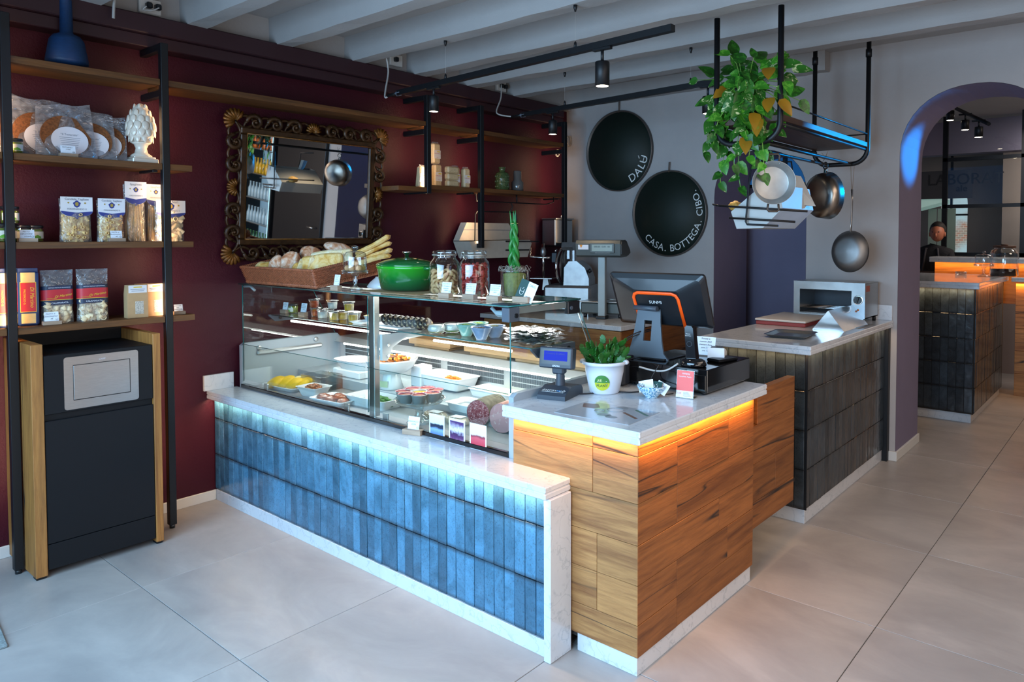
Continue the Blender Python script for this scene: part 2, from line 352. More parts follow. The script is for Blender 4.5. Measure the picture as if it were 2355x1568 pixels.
def mat2(name, stops, scale, rough=.6, det=4, dist=.5, bump=0, bs=60, bd=.004, coat=0):
    t = NT(name); v = t.coord((1,1,1), rand=True); t.L(t.ramp(t.noise(v, scale, det, .65, dist), [(p_, S(c_)) for p_, c_ in stops]), t.b.inputs['Base Color']); t.set(Roughness=rough)
    if bump: t.bump(t.noise(v, bs, 4, .6), bump, bd)
    if coat: t.b.inputs['Coat Weight'].default_value = coat
    return t.m
# ================================================================== SETTING
XW, YG, YG2 = -4.416, 5.29, 5.89
fl = struct('floor', MB().box(-4.6, 3.4, -.8, 10.6, -.06, -.006), m_grout)
g = .0015
tm = MB().box(g-.45, .45-g, g-.425, .425-g, -.005, 0, .0012).mesh('floor_tile')
tm.materials.append(m_floor)
for i in range(-1, 8):
    for j in range(-3, 11):
        cx = -3.55+.9*i-.45+.9; cy = 1.27+.85*j+.425
        if cx < -4.6 or cx > 3.3: continue
        obj('floor_tile', tm, None, fl, (cx, cy, 0))
def arch_wall(mb, rv, x0, x1, z1, ops, y0, y1):
    cur = x0
    for pr in ops:
        mb.box(cur, pr[0][0], y0, y1, 0, z1)
        xc = (pr[0][0]+pr[-1][0])/2; E = lambda q: q+.0015*(1 if q < xc else -1)
        for (a, za), (b, zb) in zip(pr, pr[1:]):
            if b > a+1e-6:
                mb.add([(a, y0, za), (b, y0, zb), (b, y0, z1), (a, y0, z1)], [(0,1,2,3)]); mb.add([(a, y1, za), (b, y1, zb), (b, y1, z1), (a, y1, z1)], [(3,2,1,0)])
            rv.add([(E(a), y0-.0005, za-.0015), (E(a), y1, za-.0015), (E(b), y1, zb-.0015), (E(b), y0-.0005, zb-.0015)], [(0,1,2,3)], True)
        cur = pr[-1][0]
    mb.box(cur, x1, y0, y1, 0, z1)
def arch(xl, xr, zs, za, n=20, e=2.2):
    c = (xl+xr)/2; a = (xr-xl)/2; p = [(xl, 0), (xl, zs*.5), (xl, zs)]
    for i in range(1, n):
        t = PI*(1-i/n); p.append((c+a*math.copysign(abs(math.cos(t))**(2/e), math.cos(t)), zs+(za-zs)*abs(math.sin(t))**(2/e)))
    return p+[(xr, zs), (xr, zs*.5), (xr, 0)]
wb = MB(); rv = MB(); A1 = arch(-2.841, -2.062, 1.90, 2.262); A2 = arch(-1.40, -.47, 2.14, 2.586)
arch_wall(wb, rv, XW-.2, 3.4, 3.15, [A1, A2, [(1.04, 0), (1.04, 2.52), (2.06, 2.52), (2.06, 0)]], YG, YG2)
wall_back = struct('wall_back', wb, m_grey)
struct('arch_reveal', rv, m_violet, wall_back, 'violet grey painted inner faces of both arches')
struct('wall_left', MB().box(XW-.2, XW, -.8, YG, 0, 3.15), m_burg)
struct('wall_right', MB().box(3.3, 3.5, -.8, 10.6, 0, 3.15), m_grey)
# front wall with the shop window and glass door behind the camera
wf = MB().box(-4.6, -3.75, -.8, -.65, 0, 3.15).box(-.25, 3.4, -.8, -.65, 0, 3.15).box(-3.75, -.25, -.8, -.65, 2.7, 3.15).box(-3.75, -.25, -.8, -.65, 0, .3)
struct('wall_front', wf, m_grey)
# soffit on the burgundy wall, with a step
struct('trim_1', MB().box(XW, XW+.155, -.6, 5.07, 2.665, 2.765, .006).box(XW, XW+.12, -.6, 5.10, 2.60, 2.665, .004), m_soffit, label='dark plum painted ledge along the top of the burgundy wall')
struct('baseboard_left', MB().box(XW, XW+.014, -.6, 1.99, 0, .058, .002), m_white)
struct('baseboard_back', MB().box(-2.062, -1.386, YG-.014, YG, 0, .066, .002).box(-1.40, -1.386, YG, YG2+.014, 0, .066, .002).box(-.484, -.47, YG, YG2, 0, .066, .002), m_white)
# ceiling with its whitewashed beams
ce = struct('ceiling', MB().box(-4.7, 3.4, -.8, 10.6, 2.93, 3.0), m_ceil)
random.seed(3)
def beam_mb(L, wdt, h):
    mb = MB(); n = 40
    rr = [[random.uniform(-.004, .004) for _ in range(6)] for _ in range(n+1)]
    vs = []
    for i in range(n+1):
        x = L*i/n; r = rr[i]
        vs += [(x, r[0], 0+r[1]), (x, wdt+r[2], 0+r[3]), (x, wdt+r[4], h), (x, r[5], h)]
    fs = [(i*4+k, (i+1)*4+k, (i+1)*4+(k+1) % 4, i*4+(k+1) % 4) for i in range(n) for k in range(4)]
    return mb.add(vs, fs+[(0,1,2,3), (n*4+3, n*4+2, n*4+1, n*4)])
for i, y in enumerate((.25, .77, 1.29, 1.81, 2.33, 2.86, 3.38, 3.89, 4.41)):
    obj('beam', beam_mb(7.7, .105, .175), m_ceil, ce, (-4.40, y, 2.76))
obj('beam', beam_mb(2.5, .10, .15), m_ceil, ce, (-4.40, 5.19, 2.79))
struct('plaster_upstand', MB().box(XW, XW+.06, -.6, YG, 2.765, 2.93), m_ceil, ce)
# violet partition and blue transom seen through the first arch
struct('wall_passage', MB().box(-3.3, -1.6, 6.05, 6.10, 0, 2.02), m_violet)
wi = struct('window_1', MB().box(-3.1, -1.7, 6.04, 6.10, 2.02, 2.05).box(-2.57, -2.545, 6.03, 6.08, 2.05, 2.5).box(-2.18, -2.15, 6.03, 6.08, 2.05, 2.5), m_black)
obj('blue_pane', MB().box(-3.1, -1.7, 6.085, 6.09, 2.05, 2.6), emit('blue_dusk_pane', (.012, .085, .26), .8), wi)
# ================================================================== FAR ROOM
struct('wall_far', MB().box(-1.38, 3.3, 9.5, 9.6, 0, 3.0).box(-4.6, 3.3, 10.45, 10.6, 0, 3.0), plaster('rose_grey_plaster', '#8d7f7c', 20, .1))
struct('trim_2', MB().box(-4.6, 3.3, 9.30, 9.5, 2.55, 2.93), m_violet, label='violet grey bulkhead above the partition in the far room')
lamp('far_room_light', 'AREA', (-.6, 8.6, 2.5), 26, (1, .84, .74), .8, .8, aim=(-.8, 9.3, 1.2))
lamp('far_counter_light', 'AREA', (.8, 7.0, 2.6), 16, (1, .82, .66), .8, .8, aim=(-.6, 7.2, 0))
# glazed partition
pt = thing('glazed_partition', 'black steel framed glass partition behind the far marble counter', 'partition', (0, 8.9, 0))
def fbar(a, b, wd=.022):
    (x0, z0), (x1, z1) = a, b
    return MB().box(min(x0, x1)-wd, max(x0, x1)+wd, -.02, .02, min(z0, z1)-wd, max(z0, z1)+wd)
px0, px1 = Y(2172, 500, 8.9).x, Y(2353, 500, 8.9).x+.0
for n_, a, b in (('mullion', (px0, 1.25), (px0, 2.93)), ('mullion', (px1, 1.25), (px1, 2.93)), ('mullion', (1.0, 1.25), (1.0, 2.93))): obj(n_, fbar(a, b, .026), m_black, pt)
for pz in (245, 363, 473, 585):
    z_ = Y(2264, pz, 8.9).z; obj('rail', fbar((px0, z_), (1.0, z_), .020), m_black, pt)
obj('pane', MB().box(px0, 1.0, -.003, .003, 1.3, 2.9), m_glass, pt)
# far counter (bar) with tiles
def lay_tiles(parent, axis, a0, a1, zs, plane, tw, m, out, depth=.008, thick=.002, rseed=1, missing=None):
    """vertical glazed tiles with real joints; axis 'x' or 'y' is the run direction, out = +-1 outward normal along the other axis"""
    random.seed(rseed); n = max(1, round(abs(a1-a0)/tw)); s = (a1-a0)/n; cache = {}
    for (z0, z1) in zs:
        h = z1-z0-.003
        for vnt in range(3):
            if (round(h, 4), vnt) in cache: continue
            hw = s/2-.0014; mb = MB(); k = [(random.uniform(-.002, .002)) for _ in range(3)]
            if axis == 'x': mb.box(-hw, hw, -depth/2, depth/2, -h/2, h/2, .0016)
            else: mb.box(-depth/2, depth/2, -hw, hw, -h/2, h/2, .0016)
            me = mb.mesh('tile'); me.materials.append(m); cache[(round(h, 4), vnt)] = me
        for i in range(n):
            c = a0+s*(i+.5); o_ = plane+out*(depth/2+random.uniform(-.0012, .0012)); me = cache[(round(h, 4), random.randrange(3))]
            loc = (c, o_, (z0+z1)/2+random.uniform(-.0008, .0008)) if axis == 'x' else (o_, c, (z0+z1)/2+random.uniform(-.0008, .0008))
            t_ = obj('tile', me, None, parent, loc); t_.rotation_euler = (random.uniform(-.006, .006), random.uniform(-.004, .004), random.uniform(-.02, .02))
def slab(mb, x0, x1, y0, y1, ztop, t=.045):
    return mb.box(x0, x1, y0, y1, ztop-t*.48, ztop, .004).box(x0+.004, x1-.004, y0+.004, y1-.004, ztop-t*.54, ztop-t*.46).box(x0, x1, y0, y1, ztop-t, ztop-t*.52, .004)
fc = thing('bar_counter', 'far bar counter with dark blue glazed tiles and marble top beyond the arch', 'counter', (0, 0, 0))
obj('carcass', MB().box(-1.9, -1.165, 6.74, 8.2, .08, 1.14), m_darkgrout, fc)
obj('plinth', MB().box(-1.9, -1.185, 6.77, 8.2, 0, .082), m_marble, fc)
obj('worktop', slab(MB(), -1.95, -1.12, 6.66, 8.2, 1.20, .055), m_marble, fc)
lay_tiles(fc, 'x', -1.62, -1.17, [(.09+.21*k, .09+.21*(k+1)) for k in range(5)], 6.74, .064, m_tile_shaded, -1, rseed=5)
lay_tiles(fc, 'y', 6.75, 8.12, [(.09+.21*k, .09+.21*(k+1)) for k in range(5)], -1.165, .064, m_tile_shaded, 1, rseed=6)
m_led_warm = emit('warm_led', (1, .60, .26), 9); m_led_amber = emit('amber_led', (1, .42, .07), 10); m_led_white = emit('white_led', (1, .98, .95), 9)
strip('led_far_front', (-1.7, 6.705, 1.14), (-1.17, 6.705, 1.14), (0, .25, -1), 1.8, (1, .66, .34))
strip('led_far_side', (-1.135, 6.8, 1.14), (-1.135, 8.1, 1.14), (-.25, 0, -1), 1.6, (1, .62, .32))
ow = thing('oak_counter', 'oak panelled counter under amber light at the right of the far bar', 'counter', (0, 0, 0))
for k in range(5): obj('plank', MB().box(-1.06, -.3, 8.22, 8.25, .0+.225*k, .222+.225*k, .002), m_oak, ow)
obj('worktop', slab(MB(), -1.10, -.3, 8.205, 8.295, 1.18), m_marble, ow)
strip('led_oak_counter', (-1.1, 8.195, 1.12), (-.32, 8.195, 1.12), (0, .25, -1), 3.5, AMBER)
rs = thing('raised_counter', 'raised marble shelf with glowing oak front behind the far bar', 'counter', (0, 0, 0))
zr = Y(2250, 592, 8.3).z
obj('marble_shelf', slab(MB(), Y(2137, 595, 8.3).x, -.55, 8.3, 8.62, zr, .055), m_marble, rs)
obj('oak_front', MB().box(Y(2150, 610, 8.4).x, -.55, 8.4, 8.44, .9, zr-.055), m_oak, rs)
strip('led_raised', (-1.9, 8.34, zr-.06), (-.6, 8.34, zr-.06), (0, .5, -1), 2.6, AMBER)
# kitchen seen through the partition
sg = thing('workshop_sign', 'dark fascia with large dark letters in the kitchen behind the partition', 'sign', (0, 9.45, 0))
a = Y(2128, 395, 9.45); b = Y(2236, 455, 9.45)
obj('board', MB().box(a.x-.1, b.x, -.02, 0, b.z, a.z), mat('fascia_grey', '#3a3a40', .6), sg)
text('lettering', ['LABORAT', ''], sg, m_ink, (a.x+.03, -.024, Y(2180, 425, 9.45).z), size=.185, align='LEFT')
text('lettering', ['ale'], sg, m_ink, (b.x-.17, -.024, Y(2210, 440, 9.45).z), size=.11, align='LEFT')
we = struct('window_2', MB().box(Y(2186, 500, 9.9).x, Y(2191, 500, 9.9).x, 9.86, 9.9, 1.2, 2.6).box(Y(2186, 500, 9.9).x, Y(2227, 500, 9.9).x, 9.86, 9.9, Y(2200, 492, 9.9).z, Y(2200, 496, 9.9).z), m_black)
xl, xr = Y(2165, 500, 9.95).x, Y(2225, 500, 9.95).x; zt = Y(2180, 405, 9.95).z; zb = Y(2180, 585, 9.95).z; zs = Y(2220, 470, 9.95).z
prof = [(xl, zb), (xr, zb)]+[(xl+(xr-xl)*math.cos(t), zs+(zt-zs)*math.sin(t)) for t in [PI/2*i/10 for i in range(11)]]
t = NT('street_outside'); v = t.coord((1, 1, 1)); br = t.N('ShaderNodeTexBrick'); br.inputs['Scale'].default_value = 9
br.inputs['Color1'].default_value = S('#a3786a'); br.inputs['Color2'].default_value = S('#8f857d'); br.inputs['Mortar'].default_value = S('#b9b5ac')
mp = t.N('ShaderNodeMapping'); mp.inputs['Rotation'].default_value = (PI/2, 0, 0); t.L(v, mp.inputs[0]); t.L(mp.outputs[0], br.inputs['Vector'])
e = t.N('ShaderNodeEmission'); t.L(t.mix(t.ramp(t.noise(v, 3), [(.4, (0,0,0,1)), (.6, (1,1,1,1))]), br.outputs['Color'], S('#a9c2cc')), e.inputs[0]); e.inputs[1].default_value = 1.0; t.L(e.outputs[0], t.out.inputs[0])
obj('daylit_view', MB().prism(prof, 9.94, 9.95, 'y'), t.m, we, label='daylight, brick wall and lawn seen through the arched pane')
ho = thing('extractor_hood', 'pale steel extractor hood glowing in the kitchen behind the partition', 'hood', (0, 9.6, 0))
a, b = Y(2128, 455, 9.6), Y(2171, 478, 9.6)
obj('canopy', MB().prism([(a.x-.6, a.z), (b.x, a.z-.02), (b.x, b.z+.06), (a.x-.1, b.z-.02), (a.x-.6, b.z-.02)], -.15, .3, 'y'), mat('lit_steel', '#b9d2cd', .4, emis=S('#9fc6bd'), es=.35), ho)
for k in range(3): obj('splashback_panel', MB().box(a.x-.02+.11*k, a.x+.075+.11*k, .25, .27, 1.35, b.z), mat('pale_panel', '#93a39c', .5), ho)
# person in the kitchen
pe = thing('person', 'person in a dark top with apron straps working behind the far counter', 'person', (0, 8.78, 0))
def skin_chain(name, pts, rad, m, parent, sub=2):
    me = bpy.data.meshes.new(name); me.from_pydata([p for p in pts[0]], pts[1], [])
    o = bpy.data.objects.new(name, me); COL.objects.link(o)
    md = o.modifiers.new('s', 'SKIN'); 
    for i, r in enumerate(rad): me.skin_vertices[0].data[i].radius = (r, r*.8)
    me.skin_vertices[0].data[0].use_root = True
    s2 = o.modifiers.new('d', 'SUBSURF'); s2.levels = s2.render_levels = sub
    me.materials.append(m); o.parent = parent; return o
hx = Y(2148, 560, 8.78).x
m_cloth = mat('dark_cloth', '#14161c', .9); m_skin = mat('skin', '#a9674c', .55)
pts = ([(0,0,.98), (0,0,1.12), (0,0,1.30), (0,0,1.42), (.02,-.02,1.50), (-.16,0,1.40), (-.2,-.02,1.16), (-.12,-.16,1.02), (.16,0,1.40), (.22,-.04,1.18), (.14,-.22,1.05), (.09,0,.55), (.1,0,.08), (-.09,0,.55), (-.1,0,.08)],
       [(0,1),(1,2),(2,3),(3,4),(3,5),(5,6),(6,7),(3,8),(8,9),(9,10),(0,11),(11,12),(0,13),(13,14)])
pts = ([(x+hx, y, z) for x, y, z in pts[0]], pts[1])
skin_chain('body', pts, [.15,.14,.16,.13,.055,.075,.05,.035,.075,.05,.035,.09,.055,.09,.055], m_cloth, pe)
hd = MB().ball((hx+.05, -.08, 1.62), (.075, .09, .105), 20, 14, lambda p: 1-.12*max(0, -p[2])).ball((hx+.055, -.172, 1.60), (.013, .02, .022), 8, 6)
for sx_ in (-1, 1): hd.ball((hx+.05+sx_*.076, -.08, 1.61), (.012, .02, .028), 8, 6)
ho_ = obj('head', hd, m_skin, pe)
fe = MB()
for sx_ in (-1, 1): fe.ball((hx+.05+sx_*.028, -.158, 1.635), (.012, .008, .006), 8, 6)
obj('eyes', fe, m_ink, ho_); obj('mouth', MB().box(hx+.03, hx+.07, -.17, -.16, 1.563, 1.57, .002), mat('lips', '#8a4038', .5), ho_)
obj('hair', MB().ball((hx+.05, -.055, 1.65), (.088, .1, .105), 16, 12, lambda p: 1 if p[1] > -.35 or p[2] > .45 else .8), mat('dark_hair', '#120d0b', .7), pe)
for sx_ in (-1, 1):
    h = MB().ball((hx+sx_*.13, -.2, 1.03), (.04, .045, .018), 10, 6)
    for k in range(4): h.tube([(hx+sx_*.13-.025+.017*k, -.23, 1.03), (hx+sx_*.13-.027+.018*k, -.262, 1.027), (hx+sx_*.13-.026+.018*k, -.28, 1.012)], [.009, .008, .007], 6)
    h.tube([(hx+sx_*.095, -.19, 1.03), (hx+sx_*.075, -.215, 1.028), (hx+sx_*.07, -.235, 1.02)], [.01, .009, .008], 6)
    obj('hand', h, m_skin, pe)
obj('apron', MB().tube([(hx-.09, -.12, 1.2), (hx-.06, -.10, 1.45), (hx, .09, 1.48), (hx+.06, -.1, 1.45), (hx+.09, -.12, 1.2)], .011, 6).box(hx-.11, hx+.11, -.15, -.14, .6, 1.2), mat('apron_cloth', '#3b3a40', .9), pe)
# things on the far bar
def cake_dome(name, label, cat, p, rplate, hstem, hdome, n_=28):
    t_ = thing(name, label, cat, p)
    obj('foot', MB().lathe([(0, 0), (rplate*.62, 0), (rplate*.6, .008), (rplate*.22, .02), (rplate*.12, .03), (rplate*.13, hstem*.45), (rplate*.2, hstem*.62), (rplate*.12, hstem*.8), (rplate*.3, hstem)], n_), m_jar, t_)
    obj('plate', MB().lathe([(0, hstem), (rplate, hstem+.006), (rplate*1.04, hstem+.022), (rplate, hstem+.02), (rplate*.96, hstem+.012), (0, hstem+.008)], n_), m_jar, t_)
    r = rplate*.9; z0 = hstem+.014
    d = obj('dome', MB().lathe([(r, z0), (r*1.02, z0+.003), (r, z0+hdome*.7), (r*.93, z0+hdome*.93), (r*.6, z0+hdome*1.0), (r*.1, z0+hdome*1.04)], n_), m_jar, t_)
    obj('knob', MB().lathe([(0, z0+hdome*1.03), (.009, z0+hdome*1.04), (.008, z0+hdome*1.1), (.017, z0+hdome*1.16), (.017, z0+hdome*1.24), (.008, z0+hdome*1.3), (0, z0+hdome*1.31)], 16), m_jar, d)
    return t_
p = Z(2262, 636, 1.20); cake_dome('covered_cake_stand', 'small empty glass cake stand with dome on the far bar', 'cake stand', p, .085, .095, .105)
p = Y(2309, 625, 8.0); p.z = 1.20
t_ = thing('glass_drink_jar', 'big wide glass jar with brown drink and wooden lid on the far bar', 'jar', p)
obj('jar_body', MB().lathe([(0, .0), (.115, 0), (.125, .012), (.125, .21), (.11, .25), (.085, .265), (.085, .28), (.09, .28)], 32), m_jar, t_)
obj('drink', MB().lathe([(0, .006), (.117, .006), (.12, .07), (0, .07)], 32), mat('brown_drink', '#2a0e06', .1), t_)
obj('lid', MB().cyl((0, 0, .275), .1, .022, 28).cyl((0, 0, .297), .03, .012, 16), mat('lid_wood', '#4b2a17', .5), t_)
p = Z(2210, 632, 1.20)
t_ = thing('glass_ashtray', 'small round glass dish beside the cake stand on the far bar', 'dish', p)
obj('bowl', MB().lathe([(0, .004), (.04, .006), (.05, .034), (.056, .034), (.052, 0), (0, 0)], 24), m_jar, t_)
# far spotlights
fs_ = thing('far_light_track', 'short black light track in the far room ceiling', 'light track', (0, 0, 0))
a = Y(2200, 250, 7.6); b = Y(2274, 285, 6.9); fa_, fb_ = a.copy(), b.copy()
obj('track_bar', MB().tube([a, b], .018, 6), m_black, fs_)
m_lamp_glow = emit('lamp_lens', (1, .86, .66), 14)
def spot_head(name, label, top, r, h, stem, group=None, power=0, cone=60, glow=None):
    t_ = thing(name, label, 'spotlight', top, 0, group)
    obj('stem', MB().cyl((0, 0, -stem), .008, stem, 10), m_black, t_); obj('adapter', MB().box(-.055, .055, -.012, .012, -.014, 0, .002), m_black, t_)
    b_ = obj('housing', MB().lathe([(0, -stem), (r*.93, -stem), (r, -stem-.004), (r, -stem-h), (r*.9, -stem-h), (r*.88, -stem-h+.006), (0, -stem-h+.008)], 28), m_black, t_)
    obj('lens', MB().cyl((0, 0, -stem-h+.001), r*.87, .004, 28), glow or m_lamp_glow, b_)
    if power:
        l = lamp('spot_beam', 'SPOT', (top[0], top[1], top[2]-stem-h-.01), power, (1, .74, .48), .03, cone=cone, blend=.8, aim=(top[0], top[1]+.001, 0))
    return t_
for (x_, y_, yy, lb) in ((2186, 240, 7.5, 'leftmost of the three small black spotlights seen through the big arch'), (2232, 262, 7.3, 'middle of the three small black spotlights seen through the big arch'), (2258, 272, 7.1, 'rightmost of the three small black spotlights seen through the big arch')):
    pp = Y(x_, y_, yy) if x_ < 2200 else fa_.lerp(fb_, .30 if x_ < 2250 else .72)-Vector((0, 0, .006))
    spot_head('track_spotlight', lb, tuple(pp), .035, .09, .06)
# ================================================================== COUNTERS
LT = .662
lc = thing('tiled_ledge_counter', 'long low counter of blue glazed upright tiles with a marble ledge before the glass case', 'counter')
obj('carcass', MB().box(XW+.002, -1.752, 1.996, 2.085, .0, .615), m_darkgrout, lc)
obj('plinth', MB().box(XW+.02, -1.752, 1.984, 1.996, .0, .064, .001), m_marble, lc)
obj('ledge', slab(MB(), XW+.001, -1.728, 1.945, 2.125, LT, .048), m_marble, lc)
obj('end_post', MB().box(-1.751, -1.717, 1.962, 2.085, 0, .614, .003), m_marble, lc)
obj('backsplash', MB().box(XW+.001, XW+.02, 1.925, 2.10, LT, .755, .002), m_marble, lc)
ZR = [(.066, .277), (.277, .493), (.493, .612)]
lay_tiles(lc, 'x', XW+.01, -1.754, ZR, 1.994, .0565, m_tile, -1, rseed=11)
strip('led_under_ledge', (XW+.02, 1.955, .612), (-1.76, 1.955, .612), (0, .30, -1), 8.5, (1, .70, .42))
# register counter
CT = .898
rc = thing('cash_counter', 'oak plank clad cash counter with amber lit marble top', 'counter')
obj('carcass', MB().box(-2.03, -1.437, 2.105, 3.03, .05, .85), m_darkgrout, rc)
obj('plinth', MB().box(-1.70, -1.425, 2.10, 3.02, 0, .072, .001), m_marble, rc)
obj('worktop', slab(MB(), -2.066, -1.392, 2.062, 3.115, CT, .048), m_marble, rc)
zz = [.072, .19, .335, .48, .63, .80, .852]
def planks(parent, axis, a0, a1, plane, out, splits, m, zz=zz, th=.014):
    for k in range(len(zz)-1):
        cuts = [a0]+sorted(splits[k % len(splits)])+[a1]
        for c0, c1 in zip(cuts, cuts[1:]):
            p0, p1 = sorted((plane, plane-out*th)); q = random.uniform(-.0008, .0008)
            if axis == 'x': mb = MB().box((c0-c1)/2+.0008, (c1-c0)/2-.0008, (p0-p1)/2, (p1-p0)/2, (zz[k]-zz[k+1])/2+.0008, (zz[k+1]-zz[k])/2-.0008, .0012); loc = ((c0+c1)/2, (p0+p1)/2+q, (zz[k]+zz[k+1])/2)
            else: mb = MB().box((p0-p1)/2, (p1-p0)/2, (c0-c1)/2+.0008, (c1-c0)/2-.0008, (zz[k]-zz[k+1])/2+.0008, (zz[k+1]-zz[k])/2-.0008, .0012); loc = ((p0+p1)/2+q, (c0+c1)/2, (zz[k]+zz[k+1])/2)
            obj('plank', mb, m, parent, loc)
random.seed(5)
planks(rc, 'x', -2.028, -1.417, 2.090, -1, [[], [-1.60], [-1.60], [], [-1.62], [-1.62]], m_oak)
planks(rc, 'y', 2.0905, 3.03, -1.417, 1, [[2.36, ], [2.36, 2.78], [2.70], [2.36], [2.36, 2.78], [2.80]], m_oaky_shaded)
strip('led_under_register_front', (-2.04, 2.068, .848), (-1.42, 2.068, .848), (0, .22, -1), 1.7, AMBER)
strip('led_under_register_side', (-1.396, 2.09, .848), (-1.396, 3.02, .848), (-.25, 0, -1), 5.5, AMBER)
# swing gate
gt = thing('swing_gate', 'hanging oak gate panel between the cash counter and the dark tiled counter', 'gate')
gy0, gy1 = 3.06, 3.56
for k, (z0, z1) in enumerate([(.215, .34), (.34, .52), (.52, .70), (.70, .863)]):
    cuts = [gy0, 3.33 if k % 2 else gy1, gy1] if k % 2 else [gy0, gy1]
    if k == 3: cuts = [3.118, 3.56]
    for c0, c1 in zip(cuts, cuts[1:]):
        if c1-c0 > .01: obj('plank', MB().box(-.02, .02, (c0-c1)/2+.0006, (c1-c0)/2-.0006, (z0-z1)/2+.0006, (z1-z0)/2-.0006, .0012), m_oaky_shaded, gt, (-1.46, (c0+c1)/2, (z0+z1)/2))
obj('hinge', MB().cyl((-1.46, 3.575, .3), .009, .45, 12).box(-1.47, -1.45, 3.56, 3.60, .3, .32).box(-1.47, -1.45, 3.56, 3.60, .72, .74), m_black, gt)
# rear tiled counter
BT = .993
bc = thing('dark_tiled_counter', 'dark glazed tile counter with pale lit marble top below the hanging pot rack', 'counter')
obj('carcass', MB().box(-2.06, -1.475, 3.80, 5.285, .08, .944), m_darkgrout, bc)
obj('plinth', MB().box(-2.05, -1.478, 3.81, 5.285, 0, .083, .001), m_marble, bc)
obj('worktop', slab(MB(), -2.10, -1.425, 3.738, 5.286, BT, .048), m_marble, bc)
obj('corner_trim', MB().box(-1.472, -1.462, 3.792, 3.80, .083, .944), m_black, bc)
obj('end_post', MB().box(-1.474, -1.44, 5.235, 5.286, .0, .944, .002), m_black, bc)
ZB = [(.085, .302), (.302, .52), (.52, .738), (.738, .942)]
lay_tiles(bc, 'x', -2.05, -1.476, ZB, 3.80, .0575, m_tile_shaded, -1, rseed=21)
lay_tiles(bc, 'y', 3.802, 5.233, ZB, -1.475, .0575, m_tile_shaded, 1, rseed=22)
obj('upstand', MB().box(-1.62, -1.43, 5.27, 5.287, BT, 1.10, .002), m_marble, bc)
strip('led_rear_front', (-2.07, 3.762, .943), (-1.46, 3.762, .943), (0, .25, -1), 1.3, (1, .60, .26))
strip('led_rear_side', (-1.438, 3.78, .943), (-1.438, 5.22, .943), (-.25, 0, -1), 1.8, (1, .66, .36))
# back work counter with the scale and slicer
KT = .94
cn = Z(1428, 751, KT)
kc = thing('back_work_counter', 'oak clad work counter with thin marble top in the corner behind the case', 'counter')
obj('worktop', MB().box(XW+.002, cn.x, cn.y, YG-.002, KT-.035, KT, .003), m_marble, kc)
for k in range(4): obj('plank', MB().box(XW+.03, cn.x-.02, cn.y+.02, cn.y+.035, .02+.22*k, .018+.22*(k+1), .002), m_oak, kc); obj('plank', MB().box(cn.x-.035, cn.x-.02, cn.y+.036, YG-.02, .02+.22*k, .018+.22*(k+1), .002), m_oaky_shaded, kc)
# ================================================================== DISPLAY CASE
T = 1.296; YF = 2.127; CL, CR = -4.35, -2.09
dc = thing('refrigerated_display_case', 'long glass refrigerated food case with steel frame and grey end panels', 'display case')
for nm, x0, x1 in (('end_panel', CL-.03, CL), ('end_panel', CR, CR+.028)):
    obj(nm, MB().prism([(2.128, .64), (2.90, .64), (2.90, .80), (2.78, .925), (2.72, .93), (2.15, .93), (2.128, .915)], x0, x1, 'x'), m_panel, dc)
ip = obj('inner_rail', MB().box(CL, CL+.018, 2.22, 2.66, .846, .874, .008), m_case, dc)
obj('rail_bolt', MB().lathe([(0, 0), (.014, 0), (.016, .004), (.012, .01), (0, .011)], 16), m_case, dc, (CL, 2.235, .89), (0, PI/2, 0)); obj('rail_bolt', MB().lathe([(0, 0), (.014, 0), (.016, .004), (.012, .01), (0, .011)], 16), m_case, dc, (CL, 2.62, .90), (0, PI/2, 0))
obj('front_seal', MB().box(CL, CR, 2.118, 2.140, LT, LT+.022, .003), m_gloss_black, dc)
obj('front_lip', MB().prism([(2.142, LT-.02), (2.175, LT-.02), (2.175, .664), (2.168, .668), (2.142, LT+.022)], CL, CR, 'x'), m_case, dc)
obj('deck', MB().box(CL, CR, 2.175, 2.80, .62, .66, .002), mat('deck_steel', (.30, .31, .32, 1), .42, .6), dc); obj('rear_deck', MB().box(CL, -3.5, 2.49, 2.80, .66, .72, .002), m_panel, dc); obj('rear_deck', MB().box(-3.498, CR, 2.425, 2.80, .66, .72, .002), m_panel, dc)
for x_ in (-4.10, -3.28, -2.95, -2.3): obj('pane_clip', MB().box(x_-.02, x_+.02, 2.142, 2.152, LT+.01, LT+.05, .001), m_steel, dc)
def pane(x0, x1, y0, y1, z0, z1, nm='pane'):
    p_ = obj(nm, MB().box(x0, x1, y0, y1, z0, z1), m_glass, dc); return p_
def edges(parent, pts, r=.003):
    return obj('glass_edge', MB().tube(pts, r, 4), m_edge, parent)
ml = -3.08
for x0, x1 in ((CL+.004, ml-.012), (ml+.004, CR-.004)):
    p_ = pane(x0, x1, YF, YF+.005, LT+.02, .926, 'lower_pane'); edges(p_, [(x0, YF+.0025, .926), (x1, YF+.0025, .926)], .0016)
    p_ = pane(x0, x1, YF+.008, YF+.013, .66+.05, T-.012, 'front_pane'); edges(p_, [(x0, YF+.01, .70), (x0, YF+.01, T-.012)], .003)
p_ = pane(CL, CR+.01, YF-.012, 2.59, T-.008, T, 'top_pane'); edges(p_, [(CL, YF-.012, T-.004), (CR+.01, YF-.012, T-.004), (CR+.01, 2.59, T-.004)], .0042)
edges(p_, [(CL, YF-.012, T-.004), (CL, 2.59, T-.004), (CR+.01, 2.59, T-.004)], .0032)
